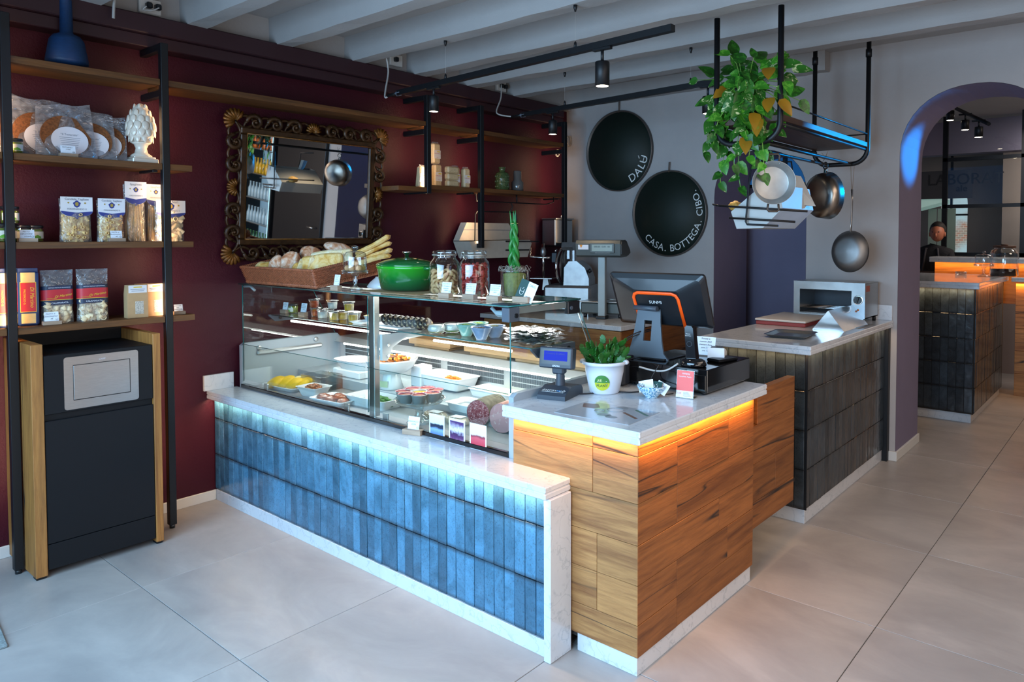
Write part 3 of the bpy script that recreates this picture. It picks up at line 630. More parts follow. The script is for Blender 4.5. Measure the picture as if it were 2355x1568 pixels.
for x_ in (CR+.004, CL+.006):
    sp = obj('side_pane', MB().prism([(YF+.01, .93), (2.76, .93), (2.57, T-.01), (YF+.01, T-.01)], x_-.0025, x_+.0025, 'x'), m_glass, dc); 
    edges(sp, [(x_, YF+.008, .93), (x_, YF+.008, T-.01)], .0042 if x_ > -3 else .003); edges(sp, [(x_, 2.57, T-.01), (x_, 2.76, .93)], .003)
obj('steel_rod', MB().tube([(CR-.012, 2.575, T-.02), (CR-.012, 2.745, .94)], .0035, 8), m_chrome, dc)
mu = obj('mullion', MB().box(ml+.0, ml+.045, YF+.016, YF+.05, .68, T-.012, .003), m_steel, dc)
def bracket_poly(): return [(YF+.05, .96), (YF+.05, 1.09), (2.55, 1.085), (2.56, 1.065), (2.30, 1.05), (2.24, 1.02), (2.215, .965), (2.20, .955)]
obj('shelf_bracket', MB().prism(bracket_poly(), ml+.045, ml+.065, 'x'), m_white, dc)
for z_ in (.98, 1.035): obj('bracket_screw', MB().cyl((0, 0, 0), .008, .004, 12), m_chrome, dc, (ml+.066, YF+.085, z_), (0, PI/2, 0))
SZ = 1.098
sh = obj('glass_shelf', MB().box(CL+.06, CR-.012, 2.285, 2.56, SZ-.008, SZ), m_glass, dc); edges(sh, [(CL+.06, 2.285, SZ-.004), (CR-.012, 2.285, SZ-.004), (CR-.012, 2.56, SZ-.004)], .0035)
for x0, s_ in ((CR-.010, 1), (CL+.05, -1)):
    b_ = obj('shelf_end_bracket', MB().prism([(2.27, SZ-.002), (2.56, SZ-.002), (2.56, SZ-.045), (2.31, SZ-.045), (2.27, SZ-.01)], x0, x0+.014, 'x'), m_midgrey, dc)
    for y_ in (2.34, 2.51): obj('screw_cap', MB().cyl((0, 0, 0), .010, .005, 14), m_blackplastic, b_, (x0+.014, y_, SZ-.024), (0, PI/2, 0))
def tubelight(x0, x1, y, z, r=.0065): return obj('light_tube', MB().tube([(x0, y, z), (x1, y, z)], r, 10), m_led_white, dc)
tubelight(-4.10, ml-.02, 2.31, SZ-.03); tubelight(ml+.30, CR-.16, 2.31, SZ-.03)
tubelight(-4.20, CR-.08, 2.56, T-.030, .005)
strip('case_shelf_light', (-4.2, 2.32, SZ-.04), (-2.2, 2.32, SZ-.04), (0, .15, -1), 9, (1, .97, .92), .02)
strip('case_top_light', (-4.2, 2.55, T-.04), (-2.15, 2.55, T-.04), (0, -.5, -1), 7, (1, .97, .92), .02)
obj('rear_lip', MB().prism([(2.755, .872), (2.79, .905), (2.99, .905), (2.99, .87), (2.80, .865)], CL, CR, 'x'), m_case, dc)
obj('lip_light', MB().box(CL+.12, CR-.05, 2.748, 2.756, .862, .872), m_led_white, dc)
strip('case_lip_light', (-4.2, 2.74, .862), (-2.15, 2.74, .862), (0, -.7, -1), 4.5, (1, .97, .92), .015)
vb = obj('rear_wall', MB().box(CL, CR, 2.80, 2.82, .72, .87), m_case, dc)
sl = MB(); x_ = CL+.06
while x_ < CR-.08:
    for r_ in range(3):
        if (x_-CL) % .52 > .06: sl.box(x_, x_+.0026, 2.797, 2.8005, .768+.030*r_, .792+.030*r_)
    x_ += .0075
obj('vent_slots', sl, mat('slot_grey', '#4d5358', .8), vb, kind='stuff')
obj('base_body', MB().box(CL, CR, 2.14, 2.95, .08, .64), m_darkgrey, dc)
# corner hinges and clamps on the top glass
obj('corner_block', MB().box(CR-.03, CR+.014, YF-.01, YF+.055, T-.070, T-.010, .003), m_midgrey, dc); obj('corner_plate', MB().box(CR-.085, CR+.012, YF-.015, YF+.06, T, T+.003, .001), m_darkgrey, dc)
obj('hinge_cap', MB().cyl((0, 0, 0), .010, .004, 14), m_blackplastic, dc, (CR+.014, YF+.032, T-.045), (0, PI/2, 0))
obj('hinge_clamp', MB().tube([(CR-.13, YF+.03, T-.02), (CR-.10, YF+.04, T-.05), (CR-.05, YF+.04, T-.052)], .008, 6).box(CR-.10, CR-.03, YF+.02, YF+.05, T-.05, T-.03, .004), m_panel, dc)
obj('hinge_clamp', MB().tube([(CL+.0, YF+.02, T-.022), (CL+.06, YF+.03, T-.018), (CL+.11, YF+.03, T-.04)], .008, 6), m_panel, dc)
obj('corner_block', MB().box(CR-.012, CR+.012, 2.50, 2.585, T-.068, T-.010, .003), m_blackplastic, dc); obj('top_strip', MB().box(CR-.006, CR+.0, YF+.06, 2.50, T-.04, T-.012, .001), m_case, dc)
obj('hinge_cap', MB().cyl((0, 0, 0), .009, .004, 14), m_midgrey, dc, (CR+.012, 2.52, T-.04), (0, PI/2, 0))
# ================================================================== WALL SHELVING
XP = -4.155
m_pasta = mat('durum_pasta', '#e0bb78', .55, var=.12, vs=20); m_pastal = mat('pale_pasta', '#e3cda4', .6, var=.1, vs=20)
sl_ = thing('shelf_unit', 'black steel framed shelving with oak boards and warm light strips on the burgundy wall', 'shelving')
def post(y, z0, z1=2.60, arms=(), foot=False):
    mb = MB().box(XP-.02, XP+.018, y-.018, y+.018, z0, z1, .002)
    p_ = obj('upright', mb, m_black, sl_)
    for za in (z1-.018,)+tuple(arms): obj('arm', MB().box(XW+.001, XP-.02, y-.016, y+.016, za-.018, za+.018, .002), m_black, p_)
    if foot: obj('foot', MB().cyl((XP, y, 0), .014, z0, 12), m_blackplastic, p_)
    obj('light_strip', MB().box(XP-.0225, XP-.0205, y-.004, y+.004, max(z0, .15), z1-.10), emit('strip%d' % int(y*100), (1, .58, .24), 5), p_)
    lamp('post_led', 'AREA', (XP-.026, y, (max(z0, .3)+z1-.1)/2), 2.6*(z1-max(z0, .3))/1.2, (1, .66, .38), .012, z1-.1-max(z0, .3), aim=None)
    L_ = COL.objects[-1] if False else bpy.context.scene.objects[-1]
    return p_
def led_fix(name_prefix='post_led'):
    for o in bpy.data.objects:
        if o.type == 'LIGHT' and o.name.startswith(name_prefix): o.rotation_euler = Matrix(((0, 0, 1), (1, 0, 0), (0, 1, 0))).to_euler()
post(.968, .02, 2.60, (2.34,), True); post(1.640, .02, 2.60, (2.34,), True); post(3.405, 1.89, 2.60, (2.34, 1.91)); post(3.930, 1.49, 2.60, (2.34, 1.508)); post(4.945, 1.49, 2.60, (2.34, 1.508))
led_fix()
def board(y0, y1, zt, x1=-4.135, th=.032): return obj('shelf_board', MB().box(XW+.001, x1, y0-(0), y1, zt-th, zt, .0015), m_shelf, sl_)
for a, b in ((.2, .949), (.987, 1.621), (1.659, 3.386), (3.424, 3.911), (3.949, 4.926)): board(a, b, 2.41, XP+.005)
for z_ in (1.965, 1.552, 1.152):
    board(.2, .949, z_, XP+.005); board(.987, 1.621, z_, XP+.012); board(1.659, 1.772, z_, XP+.012)
board(3.135, 3.386, 1.935, XP+.012); board(3.424, 3.911, 1.955, XP+.012); board(3.949, 4.926, 1.96, XP+.012)
for y_ in (1.60, 3.87, 4.9): obj('shelf_bracket', MB().box(-4.36, -4.18, y_-.012, y_+.012, (1.955 if y_ > 2 else 1.965)-.045, (1.955 if y_ > 2 else 1.965)-.033, .001), m_black, sl_)
# ------------------------------------------------------------------ card holders
def card(name, label, loc, rz, lines, cw=.062, ch=.042, bw=.075, bh=.018, size=.0085, group='handwritten price cards in wooden blocks', tilt=-.18, logo=True, bd=.03):
    t_ = thing(name, label, 'price card', loc, rz, group)
    obj('wooden_block', MB().box(-bw/2, bw/2, -bd/2, bd/2, 0, bh, .0015), m_woodblock, t_)
    mb = MB(); mb.xf = Matrix.Translation((0, 0, bh*.5)) @ Matrix.Rotation(tilt, 4, 'X'); mb.box(-cw/2, cw/2, -.0006, .0006, 0, ch+bh*.4)
    c_ = obj('card', mb, m_card, t_)
    tx = MB(); tx.xf = mb.xf; z0 = ch+bh*.4-size*1.25
    for i, l in enumerate(lines): put_text(tx, l, size, (0 if i == len(lines)-1 else -.004, -.0009, z0-i*size*1.2), (1,0,0), (0,0,1), .25, 'CENTER')
    if logo:
        ox, oz, r = cw*.36, bh*.55+.004, size*.42
        tx.tube([(ox-r, -.001, oz+r*1.6), (ox-r, -.001, oz+r*.2), (ox-r*.6, -.001, oz-r*.5), (ox+r*.6, -.001, oz-r*.5), (ox+r, -.001, oz+r*.2), (ox+r, -.001, oz+r*1.6)], .00045, 4).tube([(ox-r, -.001, oz+r*.7), (ox+r, -.001, oz+r*.7)], .00045, 4).tube([(ox-r*.2, -.001, oz+r*1.5), (ox+r*.5, -.001, oz+r*2.2)], .00045, 4)
    obj('lettering', tx, m_ink, c_); return t_
R90 = PI/2
def on_shelf(px, z_, x_): # a spot on a shelf at the given x whose column in the photo is px
    py_ = 560
    for _ in range(4): p_ = X(px, py_, x_); py_ = PX((x_, p_.y, z_+.06))[1]
    return Vector((x_, p_.y, z_))
xf = XP-.045
card('price_card', 'white price card reading testaroli in front of the round flatbread labels', on_shelf(157, 1.965, xf+.02), R90, ['TESTAROLI', '2.90€'], .062, .040)
card('price_card', 'white price card reading pesto genovese beside the stacked green jars', on_shelf(63, 1.552, xf+.02), R90, ['PESTO', 'GENOVESE', '10.00€'], .056, .042, size=.0095)
card('price_card', 'white price card reading pasta di gragnano before the second bag of candele', on_shelf(268, 1.552, xf+.02), R90, ['PASTA di', 'GRAGNANO', '4€'], .052, .040, size=.009)
card('price_card', 'white price card reading pasta di gragnano before the red banded pasta bags', on_shelf(119, 1.152, xf+.02), R90, ['PASTA di', 'GRAGNANO', '4€'], .058, .046, size=.010)
card('price_card', 'white price card reading risottini on the shelf end right of the post', on_shelf(411, 1.152, xf), R90, ['RISOTTINI', 'PER', 'MARENNE', '6.00€'], .044, .038, .06, size=.008)
# ------------------------------------------------------------------ blue vase
p = on_shelf(154, 2.41, -4.26); p2 = X(150, 0, -4.26)
t_ = thing('tall_neck_vase', 'matt cobalt blue vase with tall narrow neck on the top shelf', 'vase', p)
k = mpp(p)
obj('vase_body', MB().lathe([(0, 0), (.040, 0), (.088, .022), (.090, .035), (.073, .135), (.030+.028, .158), (.028, .172), (.0255, .33), (.026, .335), (.0, .33)], 40), mat('cobalt_glaze', '#0b3058', .5, var=.12, vs=30, stretch=(1, 1, 6), bump=.2, bs=50), t_)
# ------------------------------------------------------------------ pine cone finial
p = on_shelf(325, 1.965, -4.245)
t_ = thing('pine_cone_finial', 'glossy white ceramic pine cone finial on a pedestal beside the post', 'ornament', p)
m_cer = mat('ivory_ceramic', '#d8cfc0', .12, coat=.6)
obj('pedestal', MB().box(-.062, .062, -.062, .062, 0, .024, .004).box(-.052, .052, -.052, .052, .024, .034, .003).lathe([(.05, .034), (.05, .042), (.032, .055), (.026, .08), (.034, .10), (.045, .106), (.045, .112), (.02, .115)], 32), m_cer, t_)
cone = MB().lathe([(0, .108), (.045, .115), (.064, .15), (.067, .185), (.058, .24), (.036, .29), (.012, .315), (0, .318)], 32)
for r_ in range(6):
    z0 = .125+r_*.031; rr = [.052, .063, .066, .060, .048, .030][r_]; n_ = [10, 11, 11, 10, 8, 6][r_]
    for i in range(n_):
        a = 2*PI*(i+.5*(r_ % 2))/n_; c_ = (rr*math.cos(a), rr*math.sin(a), z0+.014)
        mbx = Matrix.Translation(c_) @ Matrix.Rotation(a, 4, 'Z') @ Matrix.Rotation(-.12, 4, 'Y'); cone.xf = mbx
        cone.ball((0, 0, 0), (.0055, rr*.31, .030), 8, 8, lambda q: 1-.1*abs(q[1])-.35*max(0, q[2])**2); cone.xf = None
obj('scaled_cone', cone, m_cer, t_)
# ------------------------------------------------------------------ bags of testaroli: flat round flatbread with round label in film
m_testa = mat('toasted_flatbread', '#75451f', .8, var=.4, vs=120, bump=.5, bs=90)
m_lbl = mat('round_paper_label', '#ded9dc', .55)
def testaroli(loc, r, lean, yaw, sector=False, label='', bag=(.16, .20), lab=.70):
    t_ = thing('flatbread_bag', label, 'bag', loc, R90+yaw, 'clear bags of round flatbread on the second shelf')
    xf_ = Matrix.Rotation(lean, 4, 'X')
    b_ = MB(); b_.xf = xf_; pr = [(r*math.cos(a), r+r*math.sin(a)) for a in [2*PI*i/40 for i in range(40)]]
    if sector: pr = [(x_, z_) for x_, z_ in pr if not (x_ > r*.55 and z_ > r*1.1)]
    pr = [(x_, max(.001, z_)) for x_, z_ in pr]; b_.prism(pr, -.008, .008, 'y'); br = obj('flatbread', b_, m_testa, t_)
    l_ = MB(); l_.xf = xf_; cz = r*.92; l_.prism([(r*lab*1.05*math.cos(a)+r*.12, cz+r*lab*.95*math.sin(a)-r*.1) for a in [2*PI*i/32 for i in range(32)]], -.0125, -.0115, 'y'); lb = obj('paper_label', l_, m_lbl, t_)
    x_ = MB(); x_.xf = xf_; put_text(x_, '“Il Testarolo”', r*.13, (r*.12, -.013, cz+r*.14), (1,0,0), (0,0,1))
    for i in range(7): x_.box(r*.12-r*.42*(1-.05*i), r*.12+r*.42*(1-.06*i), -.0132, -.0128, cz+r*(.03-.085*i), cz+r*(.045-.085*i))
    obj('print', x_, m_print, lb)
    bw, bh = bag; f_ = MB(); f_.xf = xf_; random.seed(int(r*1e5)+int(yaw*1000)); ph = random.uniform(0, 9); tlt = random.uniform(-.18, .18)
    def fn(sgn):
        return lambda u, v: ((u-.5)*2*bw*(1-.12*v), sgn*(.016*math.sin(PI*u)*(1-v*.85)+.004*math.sin(9*u+ph)*math.sin(7*v+ph)), v*bh*(1+tlt*(u-.5))+.004*math.sin(11*u+ph))
    f_.grid(fn(-1), 12, 12).grid(fn(1), 12, 12); obj('film', f_, m_film2, t_); return t_
z2 = 1.965
testaroli(on_shelf(50, z2, -4.30), .115, -.22, .25, label='clear flatbread bag at the far left, half hidden behind its neighbour', bag=(.14, .31))
testaroli(on_shelf(95, z2, -4.27), .110, -.20, .15, label='clear bag of dark flatbread with a large tilted round label, left of the price card', bag=(.13, .29))
testaroli(on_shelf(155, z2, -4.235), .106, -.18, .0, True, 'front clear bag of cut flatbread with the round label behind the price card', (.13, .27))
testaroli(on_shelf(205, z2, -4.265), .100, -.24, -.25, label='clear flatbread bag just right of the front one, label half covered', bag=(.12, .27))
testaroli(on_shelf(235, z2, -4.30), .100, -.24, -.45, label='rightmost clear flatbread bag leaning beside the ceramic pine cone', bag=(.11, .25))
# ------------------------------------------------------------------ pesto jars
m_pesto = mat('green_pesto', '#6c7c14', .5, var=.25, vs=50); m_jlab = mat('cream_jar_label', '#cfcabb', .6); m_lid = mat('dark_lid', '#14171b', .35)
def jar(loc, r, h, label, group, lab=True, fill=m_pesto, lid=m_lid, rz=R90, name='pesto_jar'):
    t_ = thing(name, label, 'jar', loc, rz, group)
    obj('jar_glass', MB().lathe([(0, 0), (r*.94, 0), (r, .004), (r, h*.74), (r*.9, h*.82), (r*.9, h*.86)], 24), m_jar, t_); obj('contents', MB().lathe([(0, .003), (r*.93, .003), (r*.95, h*.74), (0, h*.76)], 24), fill, t_)
    obj('lid', MB().lathe([(0, h*.84), (r*.97, h*.84), (r*1.0, h*.86), (r*1.0, h*.97), (r*.93, h), (0, h)], 24), lid, t_)
    if lab:
        l_ = obj('jar_label', MB().grid(lambda u, v: (r*1.015*math.cos(-PI*.5+(u-.5)*2.2), r*1.015*math.sin(-PI*.5+(u-.5)*2.2), h*(.2+.42*v)), 10, 1), m_jlab, t_)
        obj('printed_leaf', MB().grid(lambda u, v: (r*1.03*math.cos(-PI*.5+(u-.45)*.9), r*1.03*math.sin(-PI*.5+(u-.45)*.9), h*(.22+.2*v*(1-abs(u-.5)))), 6, 2), mat('leaf_print', '#5f9a2a', .6), l_)
    return t_
G = 'green pesto jars on the left shelves'
jar(on_shelf(34, 1.965, -4.22), .031, .072, 'green pesto jar with cream label on the shelf of flatbread bags', G)
jar(on_shelf(2, 1.552, -4.20), .039, .086, 'pesto jar at the picture edge, bottom of the stack of two', G); jar(on_shelf(18, 1.552, -4.29), .039, .086, 'pesto jar behind the post, next to the price card', G)
jar(on_shelf(22, 1.6385, -4.27), .036, .082, 'topmost pesto jar of the stack behind the left post', G)
jar(on_shelf(52, 1.552, -4.285), .036, .080, 'pesto jar right behind its own price card, left one', G); jar(on_shelf(80, 1.552, -4.285), .034, .080, 'pesto jar behind the right edge of the pesto price card', G)
# ------------------------------------------------------------------ pasta bags
random.seed(12)
def rigatone(L, r): return MB().lathe([(r, -L/2), (r, L/2), (r*.72, L/2), (r*.72, -L/2), (r, -L/2)], 10).mesh('pasta_tube')
def heap(parent, me, w_, d_, h_, n_, name='pasta_tube', m=None, mg=.031):
    if m and not me.materials: me.materials.append(m)
    for i in range(n_):
        x_ = random.uniform(-1, 1)*(w_/2-mg); z_ = h_*(i+.5)/n_; z_ = max(.012, z_)
        y_ = random.choice((-1, -1, 1))*random.uniform(.25, .8)*(d_/2-.006)
        o = obj(name, me, None, parent, (x_, y_, z_)); o.rotation_euler = (random.uniform(-.25, .25)+(R90 if (random.random() < .2 and abs(y_) < d_*.25) else 0), random.uniform(-1.6, 1.6), random.uniform(-.15, .15))
def bagfilm(w_, d_, h_, bulge=1, top=.5):
    f_ = MB(); ph = random.uniform(0, 9)
    def prof(v): return max(.02, (1-(max(0, v-top)/(1-top))**1.3)) if v > top else 1-.12*(1-v/top)**3
    def fn(sg): return lambda u, v: ((u-.5)*w_*(1.0-.05*math.sin(PI*v)), sg*d_/2*(max(0, 1-(2*u-1)**4))**.5*prof(v)*bulge+.0015*math.sin(17*u+ph)*math.sin(13*v), v*h_)
    f_.grid(fn(-1), 12, 12).grid(fn(1), 12, 12); return f_
m_head = mat('white_header_card', '#d9d6d6', .55); m_navy = mat('royal_blue_print', '#26357c', .5); m_gold = mat('gold_print', '#a58a3a', .5); m_redlab = mat('red_print', '#b8202c', .45); m_navyband = mat('navy_band', '#16243f', .45); m_yel = mat('yellow_print', '#d8b52a', .5)
def header(t_, w_, z0, z1, y0, title):
    """folded header card with rounded blue hem"""
    hcx = MB().prism([(-w_/2, z1), (w_/2, z1)]+[(w_/2*math.cos(a), z0+(z1-z0)*.30*(-math.sin(a))+(z1-z0)*.30) for a in [PI*i/14 for i in range(15)]], y0-.002, y0+.001, 'y')
    h = obj('header_card', hcx, m_head, t_)
    zc = z0+(z1-z0)*.30
    obj('blue_hem', MB().prism([(w_/2*.995*math.cos(a), zc-(zc-z0)*math.sin(a)*.98) for a in [PI*i/14 for i in range(15)]]+[(-w_*.38, zc-(zc-z0)*.05), (0, zc-(zc-z0)*.28), (w_*.38, zc-(zc-z0)*.05)], y0-.0028, y0-.0021, 'y'), m_navy, h)
    x_ = MB(); put_text(x_, title, w_*.112 if len(title) > 10 else w_*.15, (0, y0-.0035, z1-(z1-z0)*.16), (1,0,0), (0,0,1)); put_text(x_, 'FERDINANDO II', w_*.085, (0, y0-.0035, zc+(z1-z0)*.06), (1,0,0), (0,0,1)); obj('lettering', x_, m_print, h)
    c_ = MB().prism([(w_*.11*math.cos(a)*(1+.15*math.sin(5*a)), (z1+zc)/2+w_*.12*math.sin(a)*(1+.1*math.cos(4*a))) for a in [2*PI*i/24 for i in range(24)]], y0-.003, y0-.0021, 'y').prism([(w_*.05*math.cos(a), z0-.002+w_*.05*math.sin(a)) for a in [2*PI*i/12 for i in range(12)]], y0-.003, y0+.001, 'y')
    obj('crest', c_, m_navy, h); obj('crest_shield', MB().prism([(w_*.055*math.cos(a), (z1+zc)/2+w_*.075*math.sin(a)) for a in [2*PI*i/12 for i in range(12)]], y0-.0036, y0-.003, 'y'), m_gold, h)
    for sx_ in (-1, 1): obj('seal', MB().prism([(sx_*w_*.26+w_*.03*math.cos(a), (z1+zc)/2+w_*.04+w_*.03*math.sin(a)) for a in [2*PI*i/12 for i in range(12)]], y0-.003, y0-.0021, 'y'), m_gold, h)
GP = 'clear bags of dried pasta with white and blue header cards'
def candele(px, x_, w_, h_, title, label, kind='tube', yaw=0):
    p_ = on_shelf(px, 1.552, x_); t_ = thing('pasta_bag', label, 'pasta', p_, R90+yaw, GP); d_ = .055
    if kind == 'tube': heap(t_, rigatone(.050, .0075), w_, d_, h_*.60, 115, m=m_pasta); hz = .55
    elif kind == 'wide': heap(t_, rigatone(.042, .0125), w_, d_, h_*.68, 52, m=m_pastal, mg=.027); hz = .58
    if kind != 'spag': obj('core_pasta', MB().box(-w_*.42, w_*.42, -d_*.18, d_*.26, .004, h_*.58, .01), m_pasta if kind == 'tube' else m_pastal, t_)
    else:
        s_ = MB()
        for i in range(110):
            a = random.uniform(-1, 1)*w_*.36; b = random.choice((-1, 1))*random.uniform(.3, 1)*d_*.3
            s_.tube([(a*1.1, b, .003), (a*.95+random.uniform(-.003, .003), b*.9, h_*.4), (a*.7, b*.7, h_*.78)], .0013, 4)
        obj('spaghetti', s_, m_pasta, t_, kind='stuff'); hz = .62
    obj('film', bagfilm(w_, d_, h_*.96, top=.6), m_film, t_); header(t_, w_*.98, h_*hz, h_, -d_/2*.82, title); return t_
candele(174, -4.235, .138, .222, 'Candele Tagliate', 'clear bag of pasta tubes with blue hemmed header, leftmost on the shelf')
candele(254, -4.235, .124, .220, 'Candele Tagliate', 'clear bag of pasta tubes standing behind the gragnano price card')
candele(310, -4.265, .105, .315, 'Spaghetti', 'tall slim bag of spaghetti just left of the post', 'spag')
candele(356, -4.32, .100, .31, 'Spaghetti', 'second tall spaghetti bag, mostly hidden behind the post', 'spag')
candele(390, -4.235, .150, .222, 'Paccheri', 'clear bag of wide pale pasta rings at the shelf end right of the post', 'wide')
# bottom shelf
G4 = 'red and navy printed pasta packs on the lowest shelf'
def brickpack(px, x_, yaw, label, w_=.080, h_=.275, d_=.055):
    t_ = thing('pasta_pack', label, 'pasta', on_shelf(px, 1.152, x_), R90+yaw, G4)
    obj('wrapper', MB().box(-w_/2, w_/2, -d_/2, d_/2, 0, h_*.94, .008).box(-w_/2*.95, w_/2*.95, -.004, .004, h_*.92, h_, .002), mat('navy_wrapper', '#1f3560', .4), t_)
    f_ = obj('red_panel', MB().box(-w_*.36, w_*.36, -d_/2-.001, -d_/2, h_*.25, h_*.75), m_redlab, t_)
    obj('gold_border', MB().box(-w_*.385, w_*.385, -d_/2-.0005, -d_/2, h_*.24, h_*.76), m_yel, t_)
    text('lettering', ['Di Martino'], f_, m_yel, (w_*.10, -d_/2-.0015, h_*.5), (0, 0, -1), (1, 0, 0), .022, shear=.3)
    text('lettering', ['PASTIFICIO G.'], f_, m_yel, (w_*-.22, -d_/2-.0015, h_*.5), (0, 0, -1), (1, 0, 0), .012)
    for z_ in (h_*.13, h_*.84): obj('window', MB().box(-w_*.34, w_*.34, -d_/2-.001, -d_/2, z_-h_*.085, z_+h_*.085, .0004), m_pasta, t_)
    return t_
brickpack(8, -4.24, .15, 'navy and red pasta pack at the picture edge, left of the post'); brickpack(20, -4.27, .05, 'navy and red pasta pack hidden behind the left post'); brickpack(66, -4.235, -.25, 'navy and red pasta pack standing just right of the left post')
def calamarata(px, x_, yaw, label, w_=.138, h_=.262):
    t_ = thing('calamarata_bag', label, 'pasta', on_shelf(px, 1.152, x_), R90+yaw, G4); d_ = .06
    heap(t_, rigatone(.021, .0145), w_, d_, h_*.40, 48, 'pasta_ring', m_pastal, .020); obj('core_pasta', MB().box(-w_*.4, w_*.4, -d_*.15, d_*.25, .004, h_*.5, .01), m_pastal, t_)
    obj('film', bagfilm(w_, d_, h_, top=.62), m_film, t_)
    def band(nm, z0, z1, m, e=0):
        return obj(nm, MB().grid(lambda u, v: ((u-.5)*w_*.99, -d_/2*(max(0, 1-(2*u-1)**4))**.5*1.02-.0008-e, z0+(z1-z0)*v+.003*math.sin(3*u)), 12, 2), m, t_)
    band('navy_band', h_*.34, h_*.70, m_navyband); r_ = band('red_band', h_*.44, h_*.63, m_redlab, .0008); band('gold_line', h_*.432, h_*.44, m_yel, .0008)
    y_ = -d_/2*1.02-.003
    text('lettering', ['Di Martino'], r_, m_yel, (w_*.10, y_, h_*.50), (1, 0, .16), (0, 0, 1), .0165, shear=.35); text('lettering', ['PASTIFICIO G.'], r_, m_yel, (-w_*.24, y_, h_*.465), size=.0068)
    text('lettering', ['CALAMARATA'], r_, m_card, (0, y_, h_*.375), size=.011); text('lettering', ['ANTICA PASTA DI GRAGNANO'], r_, m_card, (0, y_, h_*.665), size=.0065); return t_
calamarata(132, -4.24, .06, 'red banded pasta ring bag standing behind its price card'); calamarata(213, -4.235, -.05, 'red banded pasta ring bag with crumpled top, clear of the price card')
m_kraft = mat('kraft_paper', '#b5936a', .7, var=.06, vs=30); m_rice = mat('herbed_rice', '#b5ada0', .8, var=.4, vs=220)
def risotto(px, x_, yaw, label, w_=.098, h_=.172, d_=.05):
    t_ = thing('risotto_packet', label, 'packet', on_shelf(px, 1.152, x_), R90+yaw, 'kraft risotto packets with small windows')
    obj('kraft_bag', MB().prism([(-w_/2, 0), (w_/2, 0), (w_/2, h_*.72), (w_/2*.9, h_), (-w_/2*.9, h_), (-w_/2, h_*.72)], -d_/2, d_/2, 'y'), m_kraft, t_)
    l_ = obj('top_label', MB().box(-w_*.44, w_*.44, -d_/2-.001, -d_/2, h_*.76, h_*.99), m_head, t_); obj('yellow_mark', MB().box(-w_*.2, w_*.2, -d_/2-.0016, -d_/2-.001, h_*.915, h_*.95), m_yel, l_)
    obj('print_lines', MB().box(-w_*.35, w_*.35, -d_/2-.0016, -d_/2-.001, h_*.86, h_*.875).box(-w_*.3, w_*.3, -d_/2-.0016, -d_/2-.001, h_*.81, h_*.825), m_print, l_)
    obj('window', MB().box(-w_*.13, w_*.28, -d_/2-.0012, -d_/2, h_*.11, h_*.50, .0005), m_rice, t_)
risotto(313, -4.22, 0, 'front kraft risotto packet with a speckled rice window, left of the post'); risotto(335, -4.27, 0, 'middle kraft risotto packet tucked behind the front one'); risotto(356, -4.24, 0, 'kraft risotto packet partly behind the right post, dark rice window')
# ------------------------------------------------------------------ waste bin cabinet
bn = thing('waste_bin_cabinet', 'black cabinet with steel flap between two oak side panels, a waste station', 'bin cabinet', (0, 0, 0))
BX = -3.985
m_cab = mat('black_laminate', (.0018, .003, .005, 1), .55, spec=.3)
for (y0, y1) in ((.992, 1.038), (1.498, 1.533)):
    s_ = obj('side_panel', MB().box(XW+.004, BX, y0, y1, .012, 1.085, .002), oak('bin_oak%d' % int(y0*10), '#ad7438', '#6e3f1b', True, 'z'), bn)
    obj('foot', MB().box(BX-.06, BX-.01, y0+.004, y1-.004, 0, .013), m_black, s_)
obj('cabinet_body', MB().box(XW+.004, BX-.02, 1.039, 1.497, .04, 1.03, .002), m_cab, bn); obj('back_rail', MB().box(XW+.004, XW+.02, 1.039, 1.497, 1.03, 1.13, .001), m_cab, bn)
obj('top_front', MB().box(BX-.02, BX-.003, 1.041, 1.495, .757, 1.03, .0015), m_cab, bn); obj('door', MB().box(BX-.02, BX-.003, 1.041, 1.495, .155, .726, .0015), m_cab, bn); obj('kick_panel', MB().box(BX-.02, BX-.003, 1.041, 1.495, .035, .152, .0015), m_cab, bn)
fp = MB(); 
def rrect(a0, a1, b0, b1, r, n=6):
    o_ = []
    for cx_, cz_, a_ in ((a1-r, b1-r, 0), (a0+r, b1-r, PI/2), (a0+r, b0+r, PI), (a1-r, b0+r, 1.5*PI)):
        for i in range(n+1): t = a_+PI/2*i/n; o_.append((cx_+r*math.cos(t), cz_+r*math.sin(t)))
    return o_
pl = obj('steel_plate', MB().prism(rrect(1.117, 1.43, .765, 1.013, .012), BX-.003, BX-.0005, 'x'), m_steel, bn)
obj('flap_gap', MB().box(BX-.0008, BX-.0002, 1.153, 1.394, .806, .974), m_black, pl); obj('flap', MB().box(BX-.0006, BX+.001, 1.1555, 1.391, .8095, .9715, .0008), m_steel, pl)
text('badge', ['LAMP'], pl, m_card, (BX, 1.274, .985), (0, 1, 0), (0, 0, 1), .011)
